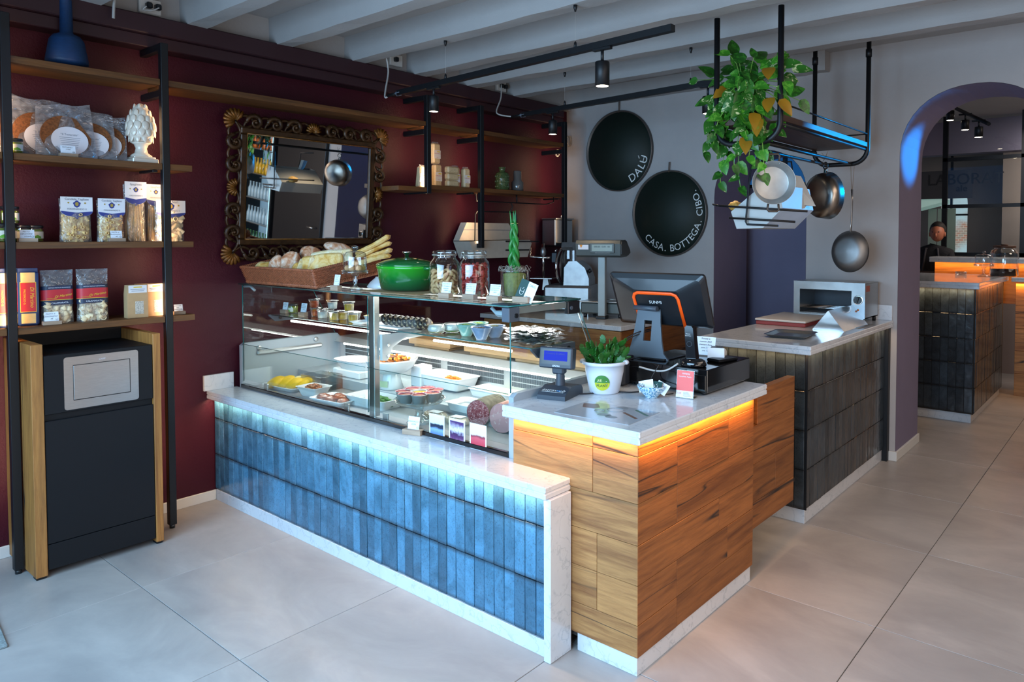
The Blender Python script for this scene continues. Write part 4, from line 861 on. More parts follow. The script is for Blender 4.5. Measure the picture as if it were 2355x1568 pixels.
# ------------------------------------------------------------------ carved mirror
mr = thing('carved_mirror', 'rectangular mirror in a carved dark gilt baroque frame on the burgundy wall', 'mirror', (XW+.012-1.425*math.sin(.08), 0, .005), rot=(0, .08, 0))
m_gilt = mat('old_gilt_wood', '#38230f', .38, .3, var=.5, vs=30, bump=.3, bs=90); m_gilt2 = mat('worn_gold', '#6b4416', .35, .4, var=.4, vs=40, bump=.3, bs=90)
my0, my1, mz0, mz1 = 2.045, 3.145, 1.425, 2.315; gy0_, gy1_, gz0, gz1 = 2.165, 3.03, 1.568, 2.20
obj('mirror_glass', MB().box(.018, .022, gy0_-.01, gy1_+.01, gz0-.01, gz1+.01), mat('silvered_glass', (.86, .88, .88, 1), .015, 1), mr)
fr = MB()
for (a0, a1, b0, b1) in ((gy0_-.04, gy1_+.04, gz1, gz1+.04), (gy0_-.04, gy1_+.04, gz0-.04, gz0), (gy0_-.04, gy0_, gz0, gz1), (gy1_, gy1_+.04, gz0, gz1)): fr.box(0, .035, a0, a1, b0, b1, .006)
obj('frame', fr, m_gilt, mr)
bd_ = MB().tube([(.036, gy0_-.004, gz0-.004), (.036, gy1_+.004, gz0-.004), (.036, gy1_+.004, gz1+.004), (.036, gy0_-.004, gz1+.004)], .006, 6, True); obj('inner_bead', bd_, m_gilt2, mr)
def scroll(r, flip=1):
    """one carved leaf scroll in the y-z plane, raised towards +x"""
    mb = MB(); pts = []; rs = []
    for i in range(26):
        t = i/25; a = t*2.6*PI; rad = r*(1-.78*t); pts.append((.028+.022*t, flip*rad*math.cos(a), rad*math.sin(a))); rs.append(.016*(1-.35*t)*(r/.05)*(.6+.6*math.sin(PI*min(1, t*1.3+.1))))
    mb.tube(pts, rs, 8); mb.ball((.05, 0, 0), (.012, .010, .010), 10, 6)
    tail = [(.024, flip*(r+.5*r*t), -r*.2*t-r*.9*t*t) for t in [i/8 for i in range(9)]]; mb.tube(tail, [.013*(1-.75*t)*(r/.05) for t in [i/8 for i in range(9)]], 6)
    for k in range(4): mb.tube([(.03+.006*k, flip*r*(.95-.1*k)*math.cos(.3+k*.5), r*(.95-.1*k)*math.sin(.3+k*.5)), (.036, flip*r*1.25*math.cos(.5+k*.5), r*1.25*math.sin(.5+k*.5))], [.006, .002], 5)
    return mb
def shell():
    mb = MB()
    for k in range(9):
        a = PI*(.06+.88*k/8); mb.tube([(.02, 0, -.015), (.04, .028*math.cos(a), -.015+.03*math.sin(a)), (.03, .052*math.cos(a), -.015+.058*math.sin(a))], [.004, .009, .007], 6)
    return mb
sc_me = [scroll(.046, 1).mesh('scroll'), scroll(.046, -1).mesh('scroll')]; sh_me = shell().mesh('shell')
for q in sc_me: q.materials.append(m_gilt)
sh_me.materials.append(m_gilt2)
wy, wz = gy1_-gy0_, gz1-gz0; fy0, fy1, fz0, fz1 = (my0+gy0_-.03)/2, (my1+gy1_+.03)/2, (mz0+gz0-.03)/2, (mz1+gz1+.03)/2
def place(nm, me, y_, z_, rx, s=1): o = obj(nm, me, None, mr, (0, y_, z_), (rx, 0, 0)); o.scale = (1, s, s); return o
for k in range(7):
    t = (k+.9)/7.8; y_ = fy0+(fy1-fy0)*t
    for z_, rx in ((fz1, 0), (fz0, PI)):
        if k == 3: place('shell', sh_me, y_, z_, rx)
        else: place('scroll', sc_me[(k < 3) == (rx == 0)], y_, z_, rx)
for k in range(5):
    t = (k+.95)/5.9; z_ = fz0+(fz1-fz0)*t
    for y_, rx in ((fy0, PI/2), (fy1, -PI/2)):
        if k == 2: place('shell', sh_me, y_, z_, rx)
        else: place('scroll', sc_me[(k < 2) == (rx > 0)], y_, z_, rx)
for y_, z_, a in ((fy0-.01, fz1+.01, PI/4), (fy1+.01, fz1+.01, -PI/4), (fy0-.01, fz0-.01, 3*PI/4), (fy1+.01, fz0-.01, -3*PI/4)): place('corner_leaf', sh_me, y_, z_, a, 1.35)
wv = MB()
for (p0, p1) in (((fy0, fz1), (fy1, fz1)), ((fy0, fz0), (fy1, fz0)), ((fy0, fz0), (fy0, fz1)), ((fy1, fz0), (fy1, fz1))):
    for off in (0, PI):
        pts = []
        for i in range(49):
            t = i/48; y_ = p0[0]+(p1[0]-p0[0])*t; z_ = p0[1]+(p1[1]-p0[1])*t; s_ = .036*math.sin(t*PI*(8 if p0[1] == p1[1] else 6)+off)
            pts.append((.022, y_+(s_ if p0[0] == p1[0] else 0), z_+(s_ if p0[1] == p1[1] else 0)))
        wv.tube(pts, .0095, 6)
obj('leaf_vine', wv, m_gilt, mr)
# ------------------------------------------------------------------ right shelves: rice bricks and vases
m_ricep = mat('vacuum_rice', '#c3ac86', .45, var=.22, vs=260, bump=.25, bs=260); m_rlab = mat('rice_label', '#d6d0cb', .5)
random.seed(4)
def brick(loc, rot, label, w_=.068, d_=.05, h_=.16, lab=True):
    t_ = thing('rice_brick', label, 'rice', loc, 0, 'vacuum packed rice bricks on the short shelf', rot=rot)
    b_ = MB().box(-w_/2, w_/2, -d_/2, d_/2, 0, h_, .010); obj('vacuum_pack', b_, m_ricep, t_); obj('crimped_end', MB().box(-w_/2*.9, w_/2*.9, -.003, .003, h_-.002, h_+.014, .001), m_film, t_)
    if lab:
        l_ = obj('rice_label', MB().box(-w_*.46, w_*.46, -d_/2-.0012, -d_/2, h_*.25, h_*.66), m_rlab, t_)
        obj('yellow_mark', MB().box(-w_*.05, w_*.38, -d_/2-.0018, -d_/2-.0012, h_*.56, h_*.61), m_yel, l_); text('lettering', ['CARNAROLI', '', 'riso'], l_, m_redlab, (0, -d_/2-.002, h_*.47), size=.0115)
z5 = 1.955
def rb(px, x_, z_, dz=0): p_ = X(px, 400, x_); return (x_, p_.y, z_+dz)
brick(rb(966, -4.23, 1.935), (0, .12, R90), 'leaning labelled rice brick at the near end, left of the hanging post', .062, .05, .155)
brick(rb(1004, -4.27, z5), (0, 0, R90), 'labelled rice brick hidden below the tall one, right of the hanging post', .068, .05, .165); brick(rb(1001, -4.27, z5, .172), (0, 0, R90), 'topmost labelled rice brick standing upon the others', .068, .05, .15)
for k in range(3): brick((-4.215+.0*k, X(1014, 400, -4.215).y+.05, z5+.026+.052*k), (0, R90*1, R90), ['bottom', 'middle', 'top'][k]+' one of the three unlabelled rice bricks lying in a stack', .050, .05, .105, False)
brick(rb(1046, -4.23, z5), (0, 0, R90), 'upright rice brick with label beside the lying stack', .068, .05, .155); brick(rb(1070, -4.22, z5), (0, 0, R90), 'brightly lit upright rice brick next to the second post', .062, .05, .15)
p = on_shelf(1155, 1.96, -4.245); t_ = thing('green_ceramic_vase', 'green embossed ceramic vase with ringed neck on the right shelf', 'vase', p)
m_gv = mat('green_glaze', '#3e5230', .25, var=.3, vs=40, bump=.8, bs=60, bd=.004, coat=.4)
v_ = MB().lathe([(0, 0), (.050, 0), (.056, .008), (.056, .05), (.0575, .053), (.056, .056), (.056, .09), (.0575, .093), (.056, .097), (.054, .135), (.045, .147), (.024, .152), (.024, .178), (.030, .186), (.032, .19), (.026, .19)], 36)
for zz_ in (.03, .073, .115): 
    for i in range(20): a = 2*PI*i/20; v_.ball((.0565*math.cos(a), .0565*math.sin(a), zz_), (.005, .005, .009), 6, 4)
obj('vase_body', v_, m_gv, t_)
p = on_shelf(1190, 1.96, -4.235); t_ = thing('grey_glass_vase', 'smoky grey ribbed glass vase beside the green one', 'vase', p)
obj('vase_body', MB().lathe([(0, 0), (.044, 0), (.050, .006), (.050, .078), (.035, .094), (.034, .165), (.033, .172), (.03, .17)], 48, fn=lambda a, r, z: 1+.018*math.cos(24*a) if z < .085 else 1), mat('smoky_glass', '#5a5856', .15, coat=.5), t_)
# ================================================================== ON TOP OF THE CASE
TT = T+.0005
m_wick = mat('wicker_willow', '#8f5032', .55, var=.28, vs=60, bump=.2, bs=120)
bk = thing('wicker_basket', 'large brown wicker basket full of bread on the left of the glass top', 'basket', (-3.895, 2.125, TT), rot=(.15, 0, 0))
def basket(parent, c, u, v, LX, LY, H0, H1, flare=.02):
    """rectangular basket; H0 front height, H1 far height"""
    rows = 15; W_ = MB(); ST = MB(); random.seed(2)
    def corner_path(z, off, wave, n_per=.0):
        f = flare*z/H0; ax, ay = LX/2+f, LY/2+f; pts = []
        per = [(-ax, -ay), (ax, -ay), (ax, ay), (-ax, ay)]; k = 0
        for i in range(4):
            a, b = per[i], per[(i+1) % 4]; L = math.dist(a, b); n_ = max(4, int(L/.012)); nx, ny = (b[1]-a[1])/L, -(b[0]-a[0])/L
            for j in range(n_):
                t = j/n_; s_ = (1 if k % 2 else -1)*wave; k += 1
                x_, y_ = a[0]+(b[0]-a[0])*t+nx*s_, a[1]+(b[1]-a[1])*t+ny*s_
                h_ = H0+(H1-H0)*((x_+LX/2)/LX if False else (y_+LY/2)/LY); pts.append((x_, y_, z*h_/H0))
        return pts
    for r in range(rows):
        z = .024+(H0-.040)*r/(rows-1); W_.tube(corner_path(z, 0, .0032*(1 if r % 2 else -1)), .0036, 5, True)
    f = lambda z: flare*z/H0
    for i in range(26): 
        x_ = -LX/2+LX*(i+.5)/26
        for sg in (-1, 1): h_ = H0 if sg < 0 else H1; ST.tube([(x_, sg*LY/2, .01), (x_*(1+.02), sg*(LY/2+f(H0)), h_)], .0028, 5)
    for i in range(18):
        y_ = -LY/2+LY*(i+.5)/18; h_ = H0+(H1-H0)*(i+.5)/18
        for sg in (-1, 1): ST.tube([(sg*LX/2, y_, .01), (sg*(LX/2+f(H0)), y_, h_)], .0028, 5)
    o1 = obj('woven_strands', W_, m_wick, parent, c, (0, 0, v), kind='stuff'); obj('stakes', ST, m_wick, parent, c, (0, 0, v), kind='stuff')
    def braid(z, amp, rad, nm):
        p_ = corner_path(z, 0, 0); B_ = MB(); n_ = len(p_)
        for ph in (0, 2*PI/3, 4*PI/3):
            pts = []
            for i in range(n_*2):
                q = Vector(p_[(i//2) % n_]).lerp(Vector(p_[(i//2+1) % n_]), .5*(i % 2)); a = i*.9+ph; pts.append(q+Vector((0, 0, amp*math.sin(a)))+Vector((q.x, q.y, 0)).normalized()*amp*math.cos(a))
            B_.tube(pts, rad, 5, True)
        obj(nm, B_, m_wick, parent, c, (0, 0, v))
    braid(H0-.006, .0042, .0048, 'rim_braid'); braid(.012, .005, .0065, 'base_braid')
    obj('basket_floor', MB().box(-LX/2, LX/2, -LY/2, LY/2, .006, .012), m_wick, parent, c, (0, 0, v))
BLX, BLY = .74, .40; bc_ = Vector((0, .205, 0)); basket(bk, bc_, 0, 0, BLX, BLY, .110, .125)

m_foc = mat2('focaccia_crust', [(.28, '#a8702e'), (.42, '#d3a04a'), (.56, '#e3c07e'), (.75, '#e8d6ac')], 17, .6, bump=.7, bs=45, bd=.006); m_crumb = mat2('bread_crumb', [(.3, '#cfa35e'), (.45, '#e2c894'), (.7, '#ecdfc0')], 22, .8, bump=.8, bs=70, bd=.006); m_loaf = mat2('floured_crust', [(.34, '#9c5a35'), (.46, '#c28a64'), (.6, '#d9bda6'), (.72, '#e8ddd2')], 20, .75, 5, 1.2, bump=.5, bs=60)
def slab_bread(loc, rot, L, H, D, label, m=m_foc, g='breads in the wicker basket', name='focaccia_slab'):
    t_ = thing(name, label, 'bread', loc, 0, g, rot=rot); mb = MB(); ph = random.uniform(0, 9)
    mb.box(-L/2, L/2, -D/2, D/2, 0, H, D*.35)
    me = mb.mesh(name); bm = bmesh.new(); bm.from_mesh(me); bmesh.ops.subdivide_edges(bm, edges=bm.edges, cuts=3, use_grid_fill=True)
    for v_ in bm.verts: 
        c_ = v_.co; v_.co += Vector((math.sin(31*c_.z+ph), math.sin(37*c_.x+ph), math.sin(29*c_.x+11*c_.z+ph)))*.0035
    for f_ in bm.faces: f_.smooth = True
    bm.to_mesh(me); bm.free(); obj('crust', me, m, t_); return t_
def loaf(loc, rot, r, label, m=m_loaf, g='breads in the wicker basket', name='bread_loaf'):
    t_ = thing(name, label, 'bread', loc, 0, g, rot=rot); ph = random.uniform(0, 9)
    obj('crust', MB().ball((0, 0, 0), r, 22, 14, lambda p: 1+.05*math.sin(5*p[0]+ph)*math.cos(4*p[1])-.10*math.exp(-((p[0]*.8+p[1]*.4)*6)**2)*(p[2] > 0)), m, t_); return t_
random.seed(9)
def bz(y): return TT+.015+(y-2.125)*.151
loaf((-4.17, 2.19, bz(2.19)+.075), (0, 0, .3), (.065, .05, .036), 'small flat roll at the left end of the bread basket', m_foc)
loaf((-4.02, 2.19, bz(2.19)+.085), (.2, .5, .5), (.058, .042, .068), 'floury round loaf, left one of the front pair in the basket'); loaf((-3.945, 2.22, bz(2.22)+.10), (.1, .45, .6), (.056, .042, .075), 'floury round loaf, right one of the front pair in the basket')
loaf((-3.92, 2.34, bz(2.34)+.125), (.1, .4, .4), (.075, .05, .055), 'dusty loaf behind the front pair in the basket'); loaf((-3.80, 2.44, bz(2.44)+.15), (0, .2, .3), (.10, .045, .035), 'long floury bread lying high behind the focaccia')
for i, (x_, y_, h_, tl) in enumerate(((-3.885, 2.205, .115, .50), (-3.845, 2.215, .135, .45), (-3.80, 2.22, .13, .40), (-3.755, 2.23, .145, .36))):
    slab_bread((x_, y_, bz(y_)+.01), (0, tl, .35), .032, h_, .10, ['leftmost', 'second', 'third', 'fourth'][i]+' upright focaccia slice from the left in the basket front', m_crumb if i % 2 else m_foc)
slab_bread((-3.64, 2.235, bz(2.235)+.005), (-.22, -.10, .55), .24, .150, .032, 'large yellow focaccia slab with olives facing the front of the basket')
slab_bread((-3.62, 2.285, bz(2.285)+.02), (-.22, -.10, .55), .25, .150, .03, 'pale focaccia slab just behind the large yellow one', m_crumb)
for i, (dx, dz, a) in enumerate(((0, 0, -.30), (.01, .030, -.38), (.03, .058, -.50), (.02, -.025, -.22))):
    slab_bread((-3.47+dx, 2.46-.01*i, bz(2.46)+.10+dz), (0, a, .62), .22, .026, .055, ['lowest crust strip', 'middle crust strip', 'topmost crust strip with a red tomato piece', 'crust strip underneath the others'][i]+' jutting from the far corner of the basket', m_foc, name='focaccia_strip')
# glass dome with truffles
p = Z(817, 668, TT); dm = cake_dome('glass_cloche_stand', 'small glass cloche on a stemmed foot holding round biscuits beside the basket', 'cake stand', p, .066, .085, .105, 40)
m_bisc = mat('pale_biscuit', '#c79a6c', .7, var=.15, vs=40)
for i in range(7):
    a = 2*PI*i/6; r_ = .036 if i < 6 else 0
    o = obj('round_biscuit', MB().ball((0, 0, 0), (.0175, .0175, .0165), 14, 10), m_bisc, None, (p.x+r_*math.cos(a), p.y+r_*math.sin(a), TT+.118+(.0 if i < 6 else .024))); tag(o, 'small round biscuit inside the glass cloche beside the bread basket', 'biscuit', 'round biscuits under the cloche')
# overturned white dish with truffle paper
t_ = thing('white_oval_bowl', 'low white bowl lying upside down beneath the cloche', 'bowl', (-3.36, 2.44, TT))
obj('bowl', MB().lathe([(.10, 0), (.105, .006), (.085, .03), (.055, .052), (.05, .06), (.0, .06)], 36, sy=.8), m_porcelain, t_)
o = obj('brown_paper', MB().grid(lambda u, v: ((u-.5)*.46+.02*(v-.5), (v-.5)*.30, .0012+.0008*math.sin(9*u)*math.sin(7*v)), 14, 8), m_kraft, None, (-3.03, 2.36, TT)); tag(o, 'sheet of brown paper spread under the green casserole', 'paper')
# green casserole
p = Vector((-3.085, 2.385, TT+.002)); cs = thing('green_casserole', 'shaded green enamelled oval casserole with lid and steel knob', 'pot', p, .1)
t = NT('green_enamel'); tc = t.N('ShaderNodeTexCoord'); sx_ = t.N('ShaderNodeSeparateXYZ'); t.L(tc.outputs['Generated'], sx_.inputs[0])
t.L(t.ramp(sx_.outputs[2], [(0, S('#0b3d26')), (.45, S('#0f5a27')), (.95, S('#259a22'))]), t.b.inputs['Base Color']); t.set(Roughness=.12); t.b.inputs['Coat Weight'].default_value = .7; m_gren = t.m
m_glid = mat('green_enamel_lid', '#12602a', .12, coat=.7)
obj('pot_body', MB().lathe([(0, 0), (.132, 0), (.150, .010), (.161, .06), (.168, .112), (.173, .114), (.173, .128), (.164, .13), (.15, .02), (0, .012)], 56, sy=.80), m_gren, cs)
ld = obj('lid', MB().lathe([(.174, .128), (.176, .133), (.170, .139), (.130, .155), (.065, .169), (.02, .173), (0, .173)], 56, sy=.80), m_glid, cs)
obj('steel_knob', MB().lathe([(0, .172), (.010, .173), (.011, .188), (.022, .196), (.024, .200), (.018, .204), (0, .205)], 24), m_chrome, ld)
for s_ in (-1, 1): obj('handle', MB().tube([(s_*.165, -.04, .118), (s_*.192, -.03, .119), (s_*.198, 0, .119), (s_*.192, .03, .119), (s_*.165, .04, .118)], .0095, 8, flat=.7), m_glid, cs)
# two clip-top jars
m_tar = mat('taralli', '#cfa774', .65, var=.14, vs=40); m_tom = mat('dried_tomato', '#9a2015', .5, var=.5, vs=60, bump=.5, bs=120)
def clipjar(p, rz, label, r=.075, h=.215):
    t_ = thing('clip_top_jar', label, 'jar', p, rz)
    obj('jar_body', MB().lathe([(0, .002), (r*.9, .002), (r, .012), (r, h*.66), (r*.93, h*.74), (r*.74, h*.82), (r*.72, h*.86), (r*.76, h*.875), (r*.76, h*.895)], 40, fn=lambda a, rr, z: 1-.05*abs(math.sin(2*a))**3 if z < h*.7 else 1), m_jar, t_)
    l_ = obj('glass_lid', MB().lathe([(0, h*.905), (r*.70, h*.905), (r*.78, h*.915), (r*.78, h*.975), (r*.70, h), (0, h)], 40), m_jar, t_)
    obj('clip_wire', MB().tube([(r*.80*math.cos(a), r*.80*math.sin(a), h*.885) for a in [2*PI*i/32 for i in range(32)]], .0016, 6, True).tube([(r*.2, -r*.80, h*.885), (r*.24, -r*1.0, h*.80), (r*.12, -r*1.06, h*.86), (r*.12, -r*.98, h*.97)], .0018, 6).tube([(-r*.2, -r*.80, h*.885), (-r*.24, -r*1.0, h*.80), (-r*.12, -r*1.06, h*.86), (-r*.12, -r*.98, h*.97), (r*.12, -r*.98, h*.97)], .0018, 6), m_chrome, t_)
    obj('rubber_ring', MB().lathe([(r*.74, h*.895), (r*.82, h*.897), (r*.82, h*.905), (r*.74, h*.907)], 32), mat('clear_rubber', '#a9a39a', .5), l_); return t_
pj1 = Vector((-2.745, 2.35, TT)); pj2 = Vector((-2.585, 2.40, TT))
clipjar(pj1, .75, 'clip top glass jar half filled with pale ring biscuits'); clipjar(pj2, .0, 'clip top glass jar packed with dried red tomatoes')
random.seed(31)
tar = MB().tube([(.0125*math.cos(a), .0125*math.sin(a), 0) for a in [2*PI*i/12 for i in range(12)]], .0075, 7, True).mesh('ring_biscuit'); tar.materials.append(m_tar)
for lv in range(7):
    for i in range(8):
        a = 2*PI*i/8+lv*.5; r_ = .050
        o = bpy.data.objects.new('ring_biscuit', tar); COL.objects.link(o); o.location = (pj1.x+r_*math.cos(a), pj1.y+r_*math.sin(a), TT+.018+.0148*lv+random.uniform(-.003, .003)); o.rotation_euler = (random.uniform(-1.3, 1.3), random.uniform(-1.3, 1.3), a)
        tag(o, 'pale ring biscuit inside the left clip top jar', 'biscuit', 'ring biscuits in the clip top jar')
tmm = MB().ball((0, 0, 0), (.021, .013, .007), 9, 7, lambda p: 1+.35*math.sin(5*p[0]+2)*math.sin(6*p[1])).mesh('dried_tomato'); tmm.materials.append(m_tom)
for lv in range(11):
    for i in range(9):
        a = 2*PI*i/9+lv*.7; r_ = .052 if i < 8 else .014
        o = bpy.data.objects.new('dried_tomato', tmm); COL.objects.link(o); o.location = (pj2.x+r_*math.cos(a), pj2.y+r_*math.sin(a), TT+.016+.0125*lv+random.uniform(-.004, .004)); o.rotation_euler = (random.uniform(-1.5, 1.5), random.uniform(-1.5, 1.5), a+PI/2+random.uniform(-.5, .5))
        tag(o, 'dried red tomato inside the right clip top jar', 'tomato', 'dried tomatoes in the clip top jar')
# braided plant in a glass cylinder
p = Vector((-2.375, 2.46, TT)); pl_ = thing('braided_plant', 'braided green succulent canes in a clear glass cylinder of moss', 'plant', p)
obj('glass_cylinder', MB().lathe([(0, .002), (.064, .002), (.066, .006), (.068, .120), (.070, .122), (.066, .122)], 40), m_jar, pl_)
obj('moss_core', MB().lathe([(0, .004), (.045, .004), (.05, .05), (.052, .108), (.02, .116), (0, .116)], 28, fn=lambda a, r, z: 1+.06*math.sin(7*a+40*z)), mat('moss', '#76793a', .9, var=.3, vs=60, bump=.8, bs=120), pl_)
fz = MB(); random.seed(6)
for i in range(70):
    a = random.uniform(0, 2*PI); r_ = random.uniform(.02, .06); pts = [(r_*math.cos(a), r_*math.sin(a), .118)]
    for k in range(4): a += random.uniform(-.6, .6); r_ = min(.078, max(.01, r_+random.uniform(-.02, .02))); pts.append((r_*math.cos(a), r_*math.sin(a), .118+random.uniform(0, .03)))
    fz.tube(pts, .0008, 3)
obj('fibre_nest', fz, mat('pale_fibre', '#a79f96', .8), pl_, kind='stuff')
m_cane = mat('succulent_cane', '#1d6a26', .4, var=.3, vs=30, stretch=(1, 1, .3))
for s_ in range(4):
    pts = []; rs = []
    for i in range(40):
        t = i/39; a = t*2.1*PI+s_*PI/2; pts.append((.024*math.sin(a)*(1-.5*t), .012*math.sin(2*a)*(1-.5*t)-.004, .10+.245*t)); rs.append(.0125*(1-.38*t))
    for k in range(6): pts.append((pts[39][0]*(1+.12*k), pts[39][1]*(1+.12*k), .345+.012*k)); rs.append(.0068*(1-.17*k))
    obj('cane', MB().tube(pts, rs, 8), m_cane, pl_)
obj('tie', MB().tube([(.016*math.cos(a), .016*math.sin(a), .345) for a in [2*PI*i/16 for i in range(16)]], .0018, 5, True), mat('raffia', '#b5a468', .7), pl_)
# price cards along the top front
def topcard(px, py, lines, label, rz=.05, **k): return card('price_card', label, Z(px, py, TT)+Vector((.0, .02, 0)), rz, lines, **k)
topcard(765, 668, ['LUCE 1894', 'biscotti', 'tartufo', 'Barolo 8€'], 'white price card at the right front corner of the wicker basket', cw=.046, ch=.058, bw=.062, bh=.027, size=.0075)
topcard(1017, 686, ['EGGS MISTO', 'con Parmigiano e', 'rosmarino', '5.80€/h'], 'white price card before the jar of ring biscuits', cw=.060, ch=.052, bw=.068, bh=.024, size=.0085)
topcard(1073, 689, ['PROSCIUTTO DI', 'SUINO NERO 35€/k', 'COPPA DOP 33€/k', 'CAPOCOLLO 18€/k'], 'white price card before the gap between the two clip top jars', cw=.062, ch=.052, bw=.070, bh=.024, size=.0078)
topcard(1129, 693, ['FINOCCHIONA 28€/k', 'LONZINO 35€/k', 'MORTADELLA', '24€/k'], 'white price card before the jar of dried tomatoes', cw=.062, ch=.052, bw=.070, bh=.024, size=.0078)
p = Z(1190, 697, TT)+Vector((-.0, .03, 0)); q = thing('shop_leaflet_stand', 'green and white leaflet in a wooden block at the right corner of the glass top', 'leaflet', p, .1)
obj('wooden_block', MB().box(-.045, .04, -.015, .015, 0, .026, .002), m_woodblock, q)
lf = MB(); lf.xf = Matrix.Translation((.0, 0, .012)) @ Matrix.Rotation(-.25, 4, 'X') @ Matrix.Rotation(.30, 4, 'Y'); lf.box(-.045, .0, -.0006, .0006, 0, .085); m_dgreen = mat('dark_green_card', '#0f3a36', .5)
a_ = obj('green_half', lf, m_dgreen, q); lw_ = MB(); lw_.xf = lf.xf; lw_.box(0, .052, -.0006, .0006, 0, .085); b_ = obj('white_half', lw_, m_card, q)
x_ = MB(); x_.xf = lf.xf; put_text(x_, 'DALÙ', .014, (.026, -.0012, .066), (1,0,0), (0,0,1)); 
for k in range(3): x_.box(.008, .044, -.0011, -.0008, .008+.006*k, .010+.006*k)
obj('lettering', x_, m_print, b_)
def logo_u(mb, cx, cz, r, y, th, ac=True):
    mb.tube([(cx-r, y, cz+r*1.5)]+[(cx-r*math.cos(a), y, cz-r*math.sin(a)) for a in [PI*i/10 for i in range(11)]]+[(cx+r, y, cz+r*1.5)], th, 5); mb.tube([(cx-r, y, cz+r*.9)]+[(cx-r*.8*math.cos(a), y, cz+r*.55-r*.3*math.sin(a)) for a in [PI*i/6 for i in range(7)]]+[(cx+r, y, cz+r*.9)], th, 5)
    if ac: mb.tube([(cx-r*.1, y, cz+r*1.3), (cx+r*.5, y, cz+r*2.1)], th, 5)
x_ = MB(); x_.xf = lf.xf; logo_u(x_, -.020, .03, .011, -.001, .0010); obj('logo', x_, m_wtext, a_)
# card and pictures at the case front, on the ledge
card('price_card', 'white price card reading panigacci on the marble ledge before the case', Z(945, 1000, LT)+Vector((0, .012, 0)), .28, ['', 'PANIGACCI', '4.50€'], cw=.062, ch=.060, bw=.10, bh=.024, size=.0105, bd=.032)
def polaroid(px, py, label, cols, tree=False):
    p_ = Z(px, py, LT); t_ = thing('square_photo_print', label, 'photograph', (p_.x, YF-.006, LT), 0, 'square photo prints leaning on the case front'); s_ = .052
    obj('white_border', MB().box(-s_, s_, -.0006, .0006, 0, .112), m_card, t_)
    t = NT('print_'+label[:6]); v_ = t.coord((1,1,1)); sp = t.N('ShaderNodeSeparateXYZ'); t.L(v_, sp.inputs[0]); nz = t.noise(v_, 60 if tree else 25, 4, .6); ad = t.N('ShaderNodeMath', operation='MULTIPLY_ADD', i_1=.05 if tree else .02); t.L(nz, ad.inputs[0]); t.L(sp.outputs[2], ad.inputs[2])
    mr = t.N('ShaderNodeMapRange', i_1=.02, i_2=.12); t.L(ad.outputs[0], mr.inputs[0]); t.L(t.ramp(mr.outputs[0], cols), t.b.inputs['Base Color'])
    obj('picture', MB().box(-s_*.86, s_*.86, -.0012, -.0007, .016, .102), t.m, t_)
polaroid(1003, 1010, 'bluish photo print of a skyline over water, left of three', [(0, S('#2d4a86')), (.35, S('#7fa2cc')), (.44, S('#16223c')), (.56, S('#1a2840')), (.62, S('#cfe0dc')), (1, S('#dfe8d8'))])
polaroid(1050, 1022, 'purple photo print of a wood, middle of three', [(0, S('#b59a9c')), (.3, S('#5d2f5e')), (.5, S('#3d1c4c')), (.7, S('#d6cfe0')), (1, S('#4a2a60'))], True)
polaroid(1098, 1035, 'red tinted photo print of a field and horizon, right of three', [(0, S('#b5263a')), (.40, S('#c9525e')), (.48, S('#7a2a3a')), (.54, S('#d9c0b8')), (1, S('#dfe0c8'))])
# ================================================================== INSIDE THE CASE
DZ = .6605; DR = .7205
def dish(loc, lx, ly, h, rz, label, wall=.006, rim=.012, taper=.82, group=None, name='white_dish', m=None, cat='dish'):
    t_ = thing(name, label, cat, loc, rz, group); n_ = 8
    def loop(a, b, z, r): return [(x_, y_, z) for x_, y_ in rrect(-a/2, a/2, -b/2, b/2, r, 4)]
    rr = min(lx, ly)*.14; L_ = [loop(lx*taper, ly*taper, 0, rr*.8), loop(lx, ly, h, rr), loop(lx+rim, ly+rim, h+.002, rr), loop(lx+rim, ly+rim, h+.005, rr), loop(lx-wall, ly-wall, h+.004, rr), loop(lx*taper-wall, ly*taper-wall, .005, rr*.8)]
    k = len(L_[0]); vs = [v for l in L_ for v in l]; fs = [(i*k+j, i*k+(j+1) % k, (i+1)*k+(j+1) % k, (i+1)*k+j) for i in range(len(L_)-1) for j in range(k)]+[tuple(range(k))[::-1], tuple(range((len(L_)-1)*k, len(L_)*k))]
    obj('dish_body', MB().add(vs, fs), m or m_porcelain, t_); return t_
def food(name, label, loc, sx, sy, h, m, n=40, pr=.012, rz=0, seed=1, group=None, cat='food', bump_=.6, el=(1, .8, .6)):
    """a heap of food pieces: base mound and pieces on it, as one countless mass"""
    random.seed(seed); mb = MB(); mb.lathe([(0, h*.7), (.5, h*.62), (.8, h*.35), (1, .001), (0, .001)], 24, sx=sx, sy=sy, fn=lambda a, r, z: 1+.07*math.sin(5*a+seed))
    for i in range(n):
        a = random.uniform(0, 2*PI); r_ = math.sqrt(random.random())*.85; z_ = h*(.75-.55*r_*r_); q = random.uniform(.7, 1.3)*pr
        mb.ball((sx*r_*math.cos(a), sy*r_*math.sin(a), max(q*.4, z_)), (q*el[0], q*el[1], q*el[2]), 7, 5, lambda p: 1+.25*math.sin(4*p[0]+i)*math.cos(5*p[1]+i))
    o = obj(name, mb, m, None, loc, (0, 0, rz)); tag(o, label, cat, group, 'stuff'); return o
m_polenta = mat('yellow_omelette', '#d9ab10', .6, var=.2, vs=40, bump=.5, bs=120); m_stew = mat2('brown_stew', [(.3, '#4a200e'), (.5, '#8c4a22'), (.7, '#b5743c')], 55, .3, bump=.6, bs=90, coat=.3); m_meat = mat('glazed_roast_meat', '#8f4a33', .3, var=.4, vs=45, bump=.6, bs=70, coat=.3)
